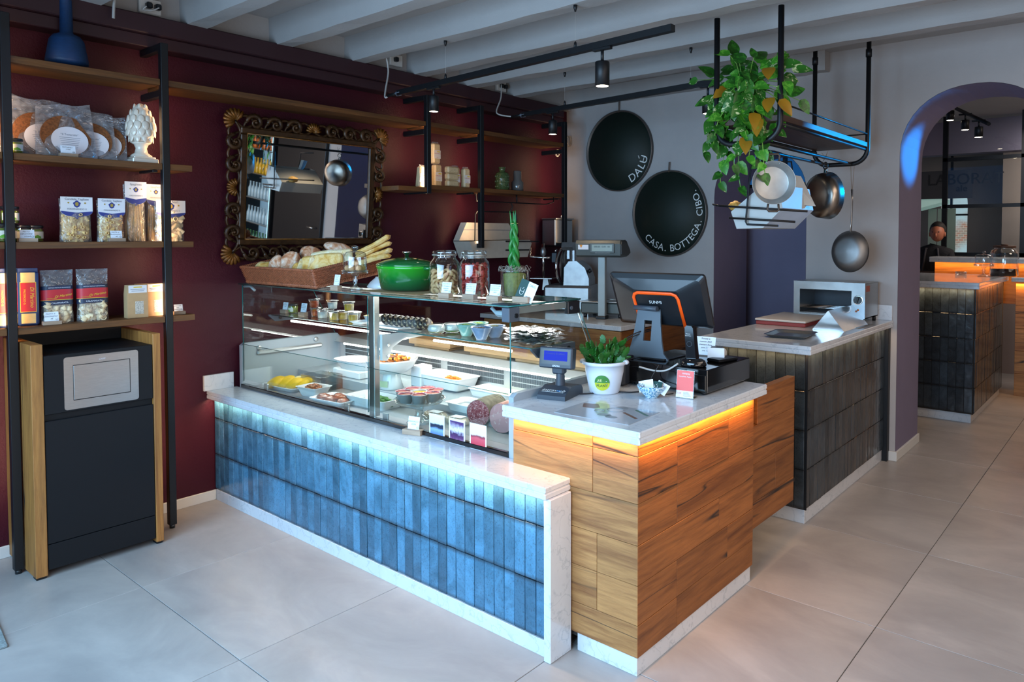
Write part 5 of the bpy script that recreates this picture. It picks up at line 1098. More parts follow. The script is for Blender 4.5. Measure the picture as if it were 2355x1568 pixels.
m_carrot = mat('roast_carrot', '#d1700f', .5, var=.25, vs=60); m_broc = mat('broccoli_green', '#2b5c14', .55, var=.4, vs=70, bump=.6, bs=140); m_potato = mat('potato_cube', '#dca83e', .5, var=.15, vs=60); m_cream = mat('pale_cream', '#d8d8b0', .5, var=.06, vs=40)
def D(px, py, z=DZ): return Z(px, py, z)
def atz(px, py, y): q = Y(px, py, y); return q
# yellow bread slices on white tray
p = Z(672, 884, DZ+.02); p.z = DZ; dish(p, .30, .21, .022, .1, 'shallow white tray of yellow slices at the left end of the case')
for i, (dx, dy, dz, a) in enumerate(((-.09, -.04, .03, .3), (-.055, -.07, .032, .2), (-.045, 0, .045, .25), (-.0, -.03, .05, .3), (.02, .03, .05, .2), (.06, -.01, .05, .35), (.095, .03, .045, .3))):
    t_ = thing('yellow_slice', 'thick yellow omelette slice fanned out on the left white tray', 'food', (p.x+dx, p.y+dy, DZ+.008+dz*.2), 0, 'yellow slices on the left tray', rot=(.35, -.25, a))
    obj('slice', MB().ball((0, 0, .022), (.060, .048, .027), 18, 10, lambda q: 1+.04*math.sin(9*q[0]+i)*math.cos(8*q[1])), m_polenta if i != 4 else mat('pale_edge%d' % i, '#dccf9e', .6, var=.15, vs=50), t_)
# square bowl with stew
p = Z(722, 889, DZ+.05); p.z = DZ; dish(p, .165, .12, .050, .12, 'small square white bowl of brown stew near the front glass', taper=.72); food('brown_stew', 'brown chunky stew in the small square white bowl', (p.x, p.y, DZ+.03), .064, .044, .045, m_stew, 60, .009, .1, 3, cat='stew')
# glass container with dark food
p = Z(775, 868, DZ+.05); p.z = DZ; p.y = min(p.y, 2.41); t_ = thing('clear_container', 'clear rectangular container with dark layered bake behind the stew bowl', 'container', p, .05)
obj('walls', MB().box(-.10, .10, -.075, -.073, 0, .085).box(-.10, .10, .073, .075, 0, .085).box(-.10, -.098, -.075, .075, 0, .085).box(.098, .10, -.075, .075, 0, .085).box(-.1, .1, -.075, .075, 0, .002).tube([(-.1, -.075, .086), (.1, -.075, .086), (.1, .075, .086), (-.1, .075, .086)], .0025, 6, True), m_jar, t_)
o = obj('dark_bake', MB().box(-.094, .094, -.07, .07, .004, .03, .004), mat('dark_bake', '#1c1611', .4, var=.5, vs=40, coat=.3), None, p); tag(o, 'dark olive coloured bake inside the clear container', 'food')
# tray of roast meat
p = Z(775, 917, DZ+.02); p.z = DZ; dish(p, .27, .16, .024, .1, 'white tray of glazed roast meat pieces by the front glass, left of the steel post')
for i, (dx, dy, r_) in enumerate(((-.085, -.03, .045), (-.05, -.045, .04), (.0, -.035, .045), (.03, .02, .04), (.075, .03, .038), (.09, -.02, .036), (-.03, .03, .04))):
    o = obj('roast_meat_piece', MB().ball((0, 0, 0), (r_, r_*.72, r_*.42), 16, 10, lambda q: 1+.12*math.sin(6*q[0]+i)*math.cos(7*q[1]+i)), m_meat, None, (p.x+dx, p.y+dy, DZ+.026), (0, 0, i)); tag(o, 'glazed brown roast meat piece on the white tray left of the steel post', 'meat', 'roast meat pieces on the tray')
# white riser boxes and scalloped dish
def riser(x_, y_, w_, d_, h_, label, z_=DZ): o = obj('white_riser_box', MB().box(-w_/2, w_/2, -d_/2, d_/2, 0, h_, .006), m_plastic_white, None, (x_, y_, z_)); tag(o, label, 'box'); return o
riser(-3.86, 2.60, .28, .16, .045, 'low white riser box under the scalloped oval dish', DR); 
t_ = thing('scalloped_dish', 'large white baking dish with scalloped rim on a riser at the back left', 'dish', (-3.86, 2.60, DR+.046), .05)
sc = MB(); n_ = 64; L_ = []
for (a_, b_, z_, s_) in ((.115, .065, 0, 0), (.15, .09, .05, .0), (.158, .097, .057, 1), (.150, .090, .055, 1), (.108, .06, .008, 0)): L_.append([((a_+s_*.003*math.cos(32*t_1))*math.copysign(abs(math.cos(t_1))**.7, math.cos(t_1)), (b_+s_*.003*math.cos(32*t_1))*math.copysign(abs(math.sin(t_1))**.7, math.sin(t_1)), z_) for t_1 in [2*PI*i/n_ for i in range(n_)]])
sc.add([v for l in L_ for v in l], [(i*n_+j, i*n_+(j+1) % n_, (i+1)*n_+(j+1) % n_, (i+1)*n_+j) for i in range(4) for j in range(n_)]+[tuple(range(n_))[::-1], tuple(range(4*n_, 5*n_))]); obj('dish_body', sc, m_porcelain, t_)
random.seed(5)
for i in range(9): o = obj('pepper_strip', MB().box(-.011, .011, -.003, .003, 0, .003, .001), mat('red_pepper', '#b5330f', .4), None, (-3.86+random.uniform(-.08, .08), 2.60+random.uniform(-.04, .04), DR+.056), (0, 0, random.uniform(0, 3))); tag(o, 'small red pepper strip left in the scalloped dish', 'food', 'pepper strips in the scalloped dish')
# pedestal bowl of sliced beef
p = Vector((-3.385, 2.505, DR)); t_ = thing('pedestal_bowl', 'wide white pedestal bowl of sliced beef stew behind the steel post', 'bowl', p)
obj('foot', MB().lathe([(.062, 0), (.066, .004), (.052, .05), (.046, .09)], 40), m_porcelain, t_)
bw_ = obj('bowl', MB().lathe([(.044, .085), (.09, .095), (.125, .125), (.142, .160), (.148, .170), (.140, .170), (.11, .148), (.0, .142)], 56), m_porcelain, t_)
obj('green_label', MB().grid(lambda u, v: (.0665*math.cos(-PI*.5+(u-.55)*1.3), .0665*math.sin(-PI*.5+(u-.55)*1.3), .015+.035*v), 8, 1), mat('label_green', '#b9c7a0', .6), t_)
random.seed(8)
for i in range(9):
    a = 2*PI*i/8; r_ = .068 if i < 8 else 0
    o = obj('beef_slice', MB().ball((0, 0, 0), (.036, .022, .010), 14, 8, lambda q: 1+.1*math.sin(6*q[0]+i)), m_stew, None, (p.x+r_*math.cos(a), p.y+r_*math.sin(a)*.9, DR+.163+(.014 if i == 8 else 0)), (random.uniform(-.3, .3), random.uniform(-.3, .3), a)); tag(o, 'slice of braised beef in the white pedestal bowl', 'meat', 'beef slices in the pedestal bowl')
cb = MB().box(-.006, .006, -.006, .006, -.006, .006, .002).mesh('potato_cube'); cb.materials.append(m_potato); cb2 = MB().box(-.007, .007, -.006, .006, -.006, .006, .002).mesh('carrot_cube'); cb2.materials.append(m_carrot)
for i in range(44):
    a = random.uniform(0, 2*PI); r_ = random.uniform(.03, .105); me_ = (cb, cb2)[i % 2]
    o = bpy.data.objects.new(me_.name.split('.')[0], me_); COL.objects.link(o); o.location = (p.x+r_*math.cos(a), p.y+r_*math.sin(a), DR+.166+(.006 if r_ > .09 else .008)); o.rotation_euler = (random.uniform(0, 3),)*3
    tag(o, ('small yellow potato' if i % 2 == 0 else 'small orange carrot')+' cube scattered around the braised beef', 'vegetable', ('potato' if i % 2 == 0 else 'carrot')+' cubes in the pedestal bowl')
riser(-3.56, 2.56, .10, .12, .07, 'small grey white box left of the pedestal bowl', DR); riser(-3.30, 2.65, .09, .09, .12, 'small white block right behind the pedestal bowl', DR)
# deep trays on the right
p = Z(1030, 862, .795); p.z = DR+.012; riser(p.x, p.y+.01, .28, .13, .0115, 'low white riser box under the tray of roast carrots', DR); dish(p, .36, .17, .062, -.02, 'deep white tray with a few roast carrots in the middle', taper=.85); food('roast_carrots', 'handful of orange roast carrot pieces in the deep white tray', (p.x+.04, p.y+.0, p.z+.012), .085, .045, .062, m_carrot, 46, .013, 0, 4, cat='vegetable', el=(1.2, .5, .5))
p = Z(862, 913, DZ+.045); p.z = DZ; dish(p, .33, .15, .048, .05, 'white tray of green broccoli right of the steel post', taper=.85); food('broccoli', 'green broccoli stems and florets in the white tray', (p.x+.075, p.y-.01, DZ+.012), .075, .052, .058, m_broc, 70, .012, 0, 6, cat='vegetable', el=(1.6, .6, .6))
p = Z(1148, 897, DR+.035); p.z = DR; dish(p, .32, .16, .035, 0, 'wide white tray of pale cream at the back right of the case', taper=.9); food('pale_cream', 'smooth pale yellow cream in the wide white tray', (p.x-.02, p.y, DR+.006), .10, .05, .02, m_cream, 8, .02, 0, 7)
p = Z(1098, 930, DZ+.075); p.z = DZ+.04; riser(p.x, p.y, .24, .10, .0395, 'low white riser box under the pale sheet tray'); dish(p, .32, .14, .035, 0, 'white tray with a pale sheet of food behind the salami', taper=.9)
o = obj('pale_sheet_food', MB().box(-.14, .14, -.055, .055, .006, .018, .004), mat('pale_lasagne', '#c9b99a', .5, var=.12, vs=30), None, p); tag(o, 'pale flat baked food in the tray behind the salami', 'food')
# glass cake stand with foil cups
p = Z(952, 975, DZ); p.z = DZ; p.y += .035; t_ = thing('glass_cake_stand', 'pressed glass cake stand carrying eight foil cups in the case front', 'cake stand', p)
obj('foot', MB().lathe([(0, 0), (.062, 0), (.064, .006), (.03, .03), (.018, .045), (.022, .085), (.045, .105)], 40, fn=lambda a, r, z: 1+.03*math.cos(14*a)), m_jar, t_); obj('plate', MB().lathe([(0, .101), (.112, .103), (.120, .115), (.124, .122), (.118, .118), (.110, .111), (0, .109)], 48), m_jar, t_)
m_foil = mat('aluminium_foil', (.62, .63, .64, 1), .42, .45, bump=.6, bs=150); m_pate = mat('pink_pate', '#b5776a', .5, var=.08, vs=80); m_custard = mat('yellow_cream', '#d3a01c', .5); m_pinkrim = mat('pink_rim', '#b23a55', .4)
for i in range(8):
    a = 2*PI*i/7+.2; r_ = .080 if i < 7 else 0; q = thing('foil_cup', 'foil cup of '+('pink pâté in the ring on the glass cake stand' if i < 7 else 'yellow cream in the middle of the glass cake stand'), 'dessert cup', (p.x+r_*math.cos(a), p.y+r_*math.sin(a), DZ+.112), 0, 'foil cups on the glass cake stand' if i < 7 else None)
    obj('foil', MB().lathe([(0, 0), (.026, 0), (.036, .044), (.041, .045), (.040, .047), (.035, .045)], 36, fn=lambda a, r, z: 1+.02*math.cos(24*a)), m_foil, q); obj('filling', MB().lathe([(0, .041), (.033, .040), (.035, .038), (0, .037)], 24), m_pate if i < 7 else m_custard, q)
    if i < 7: obj('pink_edge', MB().lathe([(.033, .0405), (.036, .045), (.040, .0475), (.036, .043)], 24), m_pinkrim, q)
# flatbread packs, salami, mortadella, orange pack, glass tub
for i, (x_, y_) in enumerate((Z(1000, 962, DZ)[:2], Z(1052, 974, DZ)[:2])):
    q = thing('flatbread_pack', ['left', 'right'][i]+' round flatbread pack with white label by the front glass', 'packet', (x_, y_+.005, DZ), .1, 'wrapped flatbreads behind the photo prints')
    obj('flatbreads', MB().lathe([(0, .0), (.068, .0), (.072, .006), (.072, .022), (.066, .028), (0, .028)], 32, sy=.55, fn=lambda a, r, z: 1+.015*math.sin(8*a)), mat('flatbread%d' % i, '#b99a70', .7, var=.2, vs=40), q); obj('film', MB().lathe([(0, .034), (.06, .033), (.084, .02), (.08, .002)], 24, sy=.6, fn=lambda a, r, z: 1+.03*math.sin(9*a+60*z)), m_film, q); obj('paper_label', MB().box(-.035, .035, -.02, .022, .034, .035), m_card, q)
t = NT('salami_cut'); v_ = t.coord((1,1,1)); vo = t.N('ShaderNodeTexVoronoi'); vo.inputs['Scale'].default_value = 150; t.L(v_, vo.inputs['Vector']); t.L(t.ramp(t.noise(v_, 120, 4, .7, 1.5), [(.42, S('#6b1f2b')), (.52, S('#8a3a44')), (.60, S('#c9a5a8'))]), t.b.inputs['Base Color']); t.set(Roughness=.35)
def sausage(name, label, c0, c1, r, m_cut, m_skin_, cat):
    q = thing(name, label, cat, c0); d_ = Vector(c1)-Vector(c0); L_ = d_.length; qu = d_.to_track_quat('Z', 'Y').to_matrix().to_4x4()
    s_ = MB(); s_.xf = qu; s_.lathe([(r*.985, 0.0), (r, .006), (r*1.02, L_*.5), (r*.9, L_*.85), (r*.5, L_*.98), (0, L_)], 36, fn=lambda a, rr, z: 1+.015*math.sin(5*a+30*z)); obj('casing', s_, m_skin_, q)
    c_ = MB(); c_.xf = qu; c_.lathe([(r*.985, .001), (r*.6, -.001), (0, -.001)], 36); obj('cut_face', c_, m_cut, q); return q, qu, L_
q, qu, L_ = sausage('salami', 'thick cut salami with marbled red face at the right front of the case', (Z(1099, 950, DZ+.066).x, Z(1099, 950, DZ+.066).y, DZ+.066), (Z(1099, 950, DZ+.066).x-.055, Z(1099, 950, DZ+.066).y+.21, DZ+.064), .064, t.m, mat('salami_casing', '#6d6457', .8, var=.4, vs=30, bump=.4, bs=60), 'salami')
st = MB(); st.xf = qu
for k in range(4): st.tube([(.0615*math.cos(a), .0615*math.sin(a), .04+.04*k) for a in [2*PI*i/24 for i in range(24)]], .0012, 4, True)
for k in range(4): st.tube([(.0625*math.cos(k*PI/2+.4), .0625*math.sin(k*PI/2+.4), z_) for z_ in (.01, .08, .15)], .0012, 4)
obj('string', st, mat('twine', '#a3947a', .8), q)
t = NT('mortadella_cut'); v_ = t.coord((1,1,1)); t.L(t.ramp(t.noise(v_, 55, 2, .4), [(.60, S('#c58f92')), (.68, S('#d9bdb8'))]), t.b.inputs['Base Color']); t.set(Roughness=.4)
sausage('mortadella', 'pink mortadella half beside the salami against the right end panel', (Z(1152, 962, DZ+.07).x, Z(1152, 962, DZ+.07).y, DZ+.070), (Z(1152, 962, DZ+.07).x-.02, Z(1152, 962, DZ+.07).y+.16, DZ+.070), .070, t.m, mat('mortadella_skin', '#a9746a', .5), 'mortadella')
q = thing('orange_food_pack', 'clear pack of orange food behind the salami at the right end', 'packet', (-2.20, 2.55, DR), .5); obj('orange_food', MB().box(-.045, .045, -.07, .07, .002, .05, .018), mat('orange_salmon', '#cc6a1e', .35, var=.3, vs=40), q); obj('film', MB().grid(lambda u, v: ((u-.5)*.12, (v-.5)*.2, .056-.05*(2*u-1)**2*(2*v-1)**2+.004*math.sin(20*u)*math.sin(17*v)), 12, 12), m_film2, q)
q = thing('clear_tub', 'small empty clear plastic tub behind the orange pack', 'tub', (-2.20, 2.70, DR), 0); obj('tub', MB().lathe([(0, 0), (.034, 0), (.044, .045), (.047, .046), (.044, .048)], 28), m_jar, q)
# ------------------------------------------------------------------ glass shelf contents
S1 = SZ+.0008
def sp(px, y_): a = Y(px, 730, y_); return Vector((a.x, y_, S1))
jar(sp(674, 2.40), .030, .058, 'small pesto jar with a green lid on the glass shelf between two cards', 'single jar', rz=0)
card('price_card', 'left price card on the glass shelf, beside the small pesto jar', sp(655, 2.36), .1, ['PESTO', 'GENOVESE', '5.50€'], cw=.048, ch=.048, bw=.058, bh=.024, size=.008, logo=False); card('price_card', 'price card on the glass shelf before the tubs of orange sauce', sp(697, 2.345), .1, ['PESTO', 'PANTELLERIA', 'MANDORLE', '6.50€'], cw=.052, ch=.056, bw=.06, bh=.024, size=.008)
def tub(loc, r, h, m, label, g='clear lidded tubs on the glass shelf'):
    q = thing('sauce_tub', label, 'tub', loc, 0, g); obj('tub', MB().lathe([(0, 0), (r*.82, 0), (r, h*.92), (r*1.06, h*.93), (r*1.06, h), (0, h+.001)], 26), m_jar, q); obj('filling', MB().lathe([(0, .002), (r*.8, .002), (r*.93, h*.72), (0, h*.74)], 26), m, q)
    obj('lid_rim', MB().tube([(r*1.07*math.cos(a), r*1.07*math.sin(a), h*.97) for a in [2*PI*i/26 for i in range(26)]], .0022, 5, True), m_film, q)
m_osauce = mat('orange_sauce', '#b5441b', .4); m_ycream = mat('yellow_pickle', '#c9a213', .4, var=.15, vs=60); m_wcream = mat('white_cream', '#dcdedb', .5); m_red = mat('red_sauce', '#8f2012', .4)
tb = [(726, 2.40, 0, m_osauce, 'bottom tub of red sauce, leftmost stack'), (723, 2.40, 1, m_osauce, 'top tub of orange sauce, leftmost stack'), (742, 2.36, 0, m_wcream, 'front white cream tub right of the red sauce'), (757, 2.42, 0, m_wcream, 'bottom tub below the tall white cream tub'), (765, 2.42, 1, m_wcream, 'topmost white cream tub standing on the others'),
      (768, 2.35, 0, m_ycream, 'front tub of yellow pickle, left of two'), (788, 2.40, 0, m_ycream, 'rear tub of yellow pickle under the raised one'), (803, 2.42, 1, m_ycream, 'raised tub of yellow pickle next to the steel post'), (812, 2.37, 0, m_ycream, 'yellow pickle tub just left of the steel post')]
for px, y_, lv, m_, lb in tb: q = sp(px, y_); q.z += .052*lv; tub(q, .031, .050, m_, lb)
for i, (px, y_, lb) in enumerate(((812, 2.49, 'foil tray with lid left of the steel post'), (858, 2.44, 'foil tray with yellow food right of the steel post'), (880, 2.49, 'rear left lidded foil tray behind the chocolate salami'), (905, 2.50, 'rear right lidded foil tray behind the chocolate salami'))):
    q = thing('foil_tray', lb, 'foil tray', sp(px, y_), .1, 'foil trays on the glass shelf'); obj('foil', MB().lathe([(0, 0), (.045, 0), (.056, .030), (.061, .031), (.060, .034)], 32, sy=.75), m_foil, q)
    obj('lid', MB().lathe([(0, .036), (.058, .035), (.060, .032), (0, .033)], 28, sy=.75), m_plastic_white if i != 1 else m_ycream, q)
dish(sp(905, 2.355), .30, .13, .010, -.02, 'flat white plate of chocolate salami slices on the glass shelf', rim=.012, name='white_plate')
dish(sp(835, 2.36), .10, .10, .008, 0, 'small white plate under the yellow foil tray', name='white_plate')
t = NT('chocolate_salami'); v_ = t.coord((1,1,1)); t.L(t.ramp(t.noise(v_, 60, 2, .4), [(.55, S('#20100b')), (.60, S('#b39873'))]), t.b.inputs['Base Color']); t.set(Roughness=.5); m_choc = t.m
for i in range(9):
    q = sp(888+12*i, 2.355); o = obj('chocolate_salami_slice', MB().lathe([(0, -.013), (.026, -.013), (.030, -.009), (.030, .009), (.026, .013), (0, .013)], 24, fn=lambda a, r, z: 1+.03*math.sin(4*a+i)), m_choc, None, (q.x, q.y, S1+.038), (0, R90-.45, .3)); tag(o, 'chocolate salami slice in the row on the flat white plate', 'dessert', 'chocolate salami slices')
for i, (px, y_, lb) in enumerate(((1004, 2.345, 'front low glass pot with white cream on the shelf'), (1040, 2.42, 'rear low glass pot with white cream and green base'))):
    q = thing('glass_pot', lb, 'jar', sp(px, y_)); obj('pot', MB().lathe([(0, 0), (.032, 0), (.044, .01), (.047, .026), (.040, .044), (.036, .047)], 32), m_jar, q); obj('cream', MB().lathe([(0, .012), (.042, .012), (.044, .026), (.037, .040), (0, .041)], 28), m_wcream, q); obj('base_layer', MB().lathe([(0, .003), (.034, .003), (.041, .011), (0, .0115)], 28), mat('green_layer%d' % i, '#5f7f2c' if i else '#8d8a5c', .5), q)
m_teal = mat('teal_stoneware', '#6f9a90', .25, var=.15, vs=30, coat=.4); m_blst = mat('blue_stoneware', '#7686a0', .25, var=.15, vs=30, coat=.4)
for i, (px, y_, m_, lb) in enumerate(((1073, 2.37, m_teal, 'teal stoneware bowl of salad greens'), (1107, 2.335, m_blst, 'blue grey stoneware bowl of salad in front'), (1100, 2.45, m_teal, 'rear teal bowl with a bright yellow green leaf'), (1138, 2.42, m_blst, 'rear blue bowl of salad behind the vacuum packs'))):
    q = sp(px, y_); t_ = thing('salad_bowl', lb, 'bowl', q, 0, 'stoneware salad bowls on the glass shelf')
    obj('bowl', MB().lathe([(0, 0), (.024, 0), (.026, .004), (.050, .052), (.052, .058), (.048, .056), (.024, .010), (0, .008)], 36, fn=lambda a, r, z: 1+.05*math.cos(2*a) if z > .04 else 1), m_, t_)
    food('salad', ['salad greens in the teal bowl', 'salad with olives in the front blue grey bowl', 'salad with bright leaf in the rear teal bowl', 'salad in the rear blue bowl'][i], (q.x, q.y, q.z+.035), .038, .038, .026, mat('salad%d' % i, ['#4d7a22', '#5a4436', '#9fb32a', '#6d6a40'][i], .5, var=.5, vs=90), 22, .011, 0, 40+i, cat='salad', el=(1.3, .7, .35))
for i in range(5):
    q = thing('vacuum_pack', ['lowest', 'second', 'third', 'fourth', 'topmost'][i]+' crumpled clear vacuum pack in the pile at the right end of the glass shelf', 'packet', (-2.225+.01*(i % 2), 2.42+.008*(i % 3), S1+.002+.0125*i), .2*(i % 3)-.2, 'vacuum packs on the glass shelf')
    ph = i*1.7; obj('film', MB().grid(lambda u, v: ((u-.5)*.25, (v-.5)*.17, .007+.004*math.sin(14*u+ph)*math.sin(11*v+ph)+.003*math.sin(31*u+7*v)), 22, 16), m_film2, q); obj('brown_slices', MB().grid(lambda u, v: ((u-.5)*.19, (v-.5)*.10, .004+.0025*math.sin(12*u+ph)*math.sin(9*v+ph)), 12, 8), mat('brown_slices%d' % i, '#5a3a2c', .6, var=.5, vs=60), q)
# wooden boards on the rear lip
m_board = oak('cutting_board', '#c79e6f', '#9b7249', False, 'x')
for i, (x_, w_, lb) in enumerate(((-3.47, .38, 'left thick wooden cutting board behind the case'), (-2.98, .36, 'middle wooden cutting board behind the case'), (-2.50, .60, 'right long wooden cutting board behind the case'))):
    q = thing('cutting_board', lb, 'cutting board', (x_+.06, 2.89, .9055), 0, 'thick wooden boards behind the case'); obj('board', MB().box(-w_/2, w_/2, -.10, .16, .018, .055, .004), m_board, q); obj('batten', MB().box(-w_/2+.03, w_/2-.03, -.08, .11, 0, .018, .002), m_board, q)
# ================================================================== CASH COUNTER THINGS
C0 = CT+.0005
m_lcd = emit('blue_lcd', S('#3d55ff'), .75)
# customer display
p = Vector((-1.985, 2.335, C0)); q = thing('customer_display', 'grey customer display with small blue screen at the corner of the cash counter', 'display', p, .25)
bs_ = MB().prism([(-.09, 0), (.09, 0), (.09, .022), (.075, .040), (-.02, .048), (-.075, .030), (-.09, .018)], -.065, .065, 'x'); obj('base', bs_, m_darkgrey, q)
obj('neck', MB().lathe([(.023, .03), (.021, .055), (.019, .085), (.017, .10)], 24), m_darkgrey, q); obj('hinge', MB().box(-.032, .022, -.020, .022, .095, .130, .006), m_darkgrey, q)
hd_ = MB(); hd_.xf = Matrix.Translation((-.008, -.01, .165)) @ Matrix.Rotation(-.12, 4, 'X'); hd_.box(-.078, .078, -.022, .022, -.045, .045, .005); h_ = obj('display_head', hd_, m_darkgrey, q)
s_ = MB(); s_.xf = hd_.xf; s_.box(-.070, .070, -.0225, -.0218, -.028, .037); obj('bezel', s_, m_blackplastic, h_); s_ = MB(); s_.xf = hd_.xf; s_.box(-.054, .056, -.0232, -.0226, -.012, .028); obj('screen', s_, m_lcd, h_)
s_ = MB(); s_.xf = hd_.xf; put_text(s_, 'sistema di cassa', .0135, (0, -.0236, .014), (1,0,0), (0,0,1)); obj('screen_text', s_, mat('lcd_ink', '#101c66', .6), h_)
s_ = MB(); s_.xf = hd_.xf; put_text(s_, 'EPSON', .011, (.005, -.0226, -.038), (1,0,0), (0,0,1)); obj('maker_name', s_, m_card, h_)
text('lettering', ['intraweb'], q, m_wtext, (.0, -.071, .0335), (1, 0, 0), (0, .8, .25), .030, shear=.25)
text('blue_letter', ['w'], q, mat('sky_blue', '#2f8fd6', .5), (.022, -.0718, .0338), (1, 0, 0), (0, .8, .25), .030, shear=.25)
obj('underline', MB().box(-.05, .05, -.0775, -.0765, .031, .0318), m_wtext, q)
# plant pot
p = Z(1387, 905, C0)+Vector((-.015, .03, 0)); p.z = C0; q = thing('potted_succulent', 'white plastic pot with toothed green succulent and a round green label', 'plant', p, .5)
m_pot = mat('white_pot', '#ccd3dd', .35)
obj('pot', MB().lathe([(0, 0), (.060, 0), (.066, .006), (.082, .085), (.083, .088), (.087, .125), (.098, .127), (.100, .140), (.094, .142), (.088, .130), (.0, .118)], 48), m_pot, q)
for s_ in (-1, 1): obj('rim_lug', MB().ball((s_*.095, -.01, .136), (.014, .02, .011), 12, 8), m_pot, q)
obj('soil', MB().lathe([(0, .126), (.085, .122), (.0, .118)], 24), mat('soil', '#3a2e28', .95, bump=1, bs=100), q)
def onpot(nm, m, a0, a1, f, parent, off, n=16):
    pass
def potdisc(half):
    mb = MB(); R_ = .034; zc = .055
    def P_(x_, z_): r_ = .0665+(.082-.066)*(z_-.006)/.079+.0012; a = -PI/2+x_/r_; return (r_*math.cos(a), r_*math.sin(a), z_)
    vs = []; n_ = 24
    ang = [PI*i/n_ for i in range(n_+1)] if half else [PI+PI*i/n_ for i in range(n_+1)]
    for a in ang: vs.append(P_(R_*math.cos(a), zc+R_*math.sin(a)))
    for k in range(1, 12): x_ = R_*(-1+2*k/12)*(1 if half else -1); vs.append(P_(x_, zc))
    c_ = P_(0, zc+(.4 if half else -.4)*R_); vs.append(c_); n2 = len(vs)-1
    return mb.add(vs, [(n2, i, (i+1) % n2) for i in range(n2)])
lb = obj('round_label', potdisc(True), mat('label_dark_green', '#3d7a35', .5), q); obj('round_label_lower', potdisc(False), mat('label_lime', '#b3b52a', .5), q)
def curvetext(mb, s, size, x_, z_): 
    tmp = MB(); put_text(tmp, s, size, (x_, 0, z_), (1,0,0), (0,0,1))
    def P_(v): r_ = .0665+.016*(v[2]-.006)/.079+.0022; a = -PI/2+v[0]/r_; return (r_*math.cos(a), r_*math.sin(a), v[2])
    mb.add([P_(v) for v in tmp.v], tmp.f)
x_ = MB(); curvetext(x_, 'RE', .017, -.009, .060); obj('lettering', x_, mat('cream_letters', '#d9d59a', .5), lb)
x_ = MB(); curvetext(x_, 'PLANT', .0165, 0, .037); obj('lettering', x_, mat('olive_letters', '#2c5a2a', .5), lb)
x_ = MB(); x_.ball((.012, -.074, .067), (.006, .0015, .005), 10, 6); obj('tree_mark', x_, mat('cream_mark', '#d9d59a', .5), lb)
m_cact = mat('toothed_succulent', '#1f5c18', .45, var=.35, vs=25)
def seg_leaf(L_, w_):
    pts = [(0, 0)]; n_ = 4
    for k in range(n_): t0 = (k+.35)/n_; pts += [(w_*(.55+.45*math.sin(PI*min(1, t0*.9+.1))), L_*t0), (w_*(.42+.3*math.sin(PI*min(1, t0+.1))), L_*(k+.55)/n_)]
    pts.append((w_*.2, L_)); pts += [(-a, b) for a, b in reversed(pts[1:])]
    mb = MB(); n2 = len(pts)
    vs = [(a, .10*abs(a)+.25*b*b/L_, b) for a, b in pts]+[(a*.96, .10*abs(a)+.25*b*b/L_+.0028, b) for a, b in pts]
    return mb.add(vs+[(0, .125*L_*.5-.001, L_*.5), (0, .125*L_*.5+.004, L_*.5)], [(2*n2, i, (i+1) % n2) for i in range(n2)]+[(2*n2+1, n2+(i+1) % n2, n2+i) for i in range(n2)]+[(i, n2+i, n2+(i+1) % n2, (i+1) % n2) for i in range(n2)], False)
lms = [seg_leaf(.052, .019).mesh('leaf_segment'), seg_leaf(.042, .016).mesh('leaf_segment')]
for m_ in lms: m_.materials.append(m_cact)
random.seed(17)
for i in range(26):
    a = 2*PI*i/26*3.1+random.uniform(-.2, .2); r_ = random.uniform(.005, .06); tilt = .15+r_*9+random.uniform(-.15, .25); base = Vector((r_*math.cos(a), r_*math.sin(a), .122)); d_ = Vector((math.cos(a)*math.sin(tilt), math.sin(a)*math.sin(tilt), math.cos(tilt)))
    nseg = 3 if r_ < .035 else 2; roll = random.uniform(0, 6)
    for k in range(nseg):
        ml_ = lms[k > 1 or i % 3 == 0]; o = obj('leaf_segment', ml_, None, q, base); qt = d_.to_track_quat('Z', 'Y'); o.rotation_euler = (qt.to_matrix() @ Matrix.Rotation(roll+k*.9, 3, 'Z')).to_euler()
        base = base+d_*(.045 if ml_ is lms[0] else .036); d_ = (d_+Vector((math.cos(a), math.sin(a), -.2))*.22).normalized()
# bowl of business cards
p = Z(1497, 916, C0)+Vector((-.01, .02, 0)); p.z = C0; q = thing('card_bowl', 'small blue speckled ceramic bowl holding shop cards', 'bowl', p)
t = NT('blue_speckle'); v_ = t.coord((1,1,1)); t.L(t.ramp(t.noise(v_, 130, 3, .7), [(.42, S('#2f6f95')), (.52, S('#9fbcca')), (.6, S('#c9d6da'))]), t.b.inputs['Base Color']); t.set(Roughness=.15)
obj('bowl', MB().lathe([(0, 0), (.026, 0), (.028, .006), (.055, .034), (.063, .052), (.060, .052), (.05, .034), (.02, .012), (0, .011)], 44), t.m, q)
for i, (dx, a, tl, m_, lb) in enumerate(((-.025, .5, -.35, m_card, 'white card at the left in the speckled bowl'), (.008, -.35, -.42, m_dgreen, 'dark green shop card standing in the speckled bowl'), (.03, -.5, -.6, m_card, 'white card at the right, behind the green one, in the bowl'))):
    t_ = thing('business_card', lb, 'card', (p.x+dx, p.y+.004*i, C0+.022), 0, 'shop cards in the speckled bowl', rot=(tl, .25*(i-1), a*.4)); obj('card', MB().box(-.034, .034, -.0006, .0006, 0, .048), m_, t_)
    x_ = MB(); logo_u(x_, .004 if i else -.018, .020, .0085, -.0012, .0009); obj('logo', x_, m_wtext if m_ is m_dgreen else m_ink, t_)
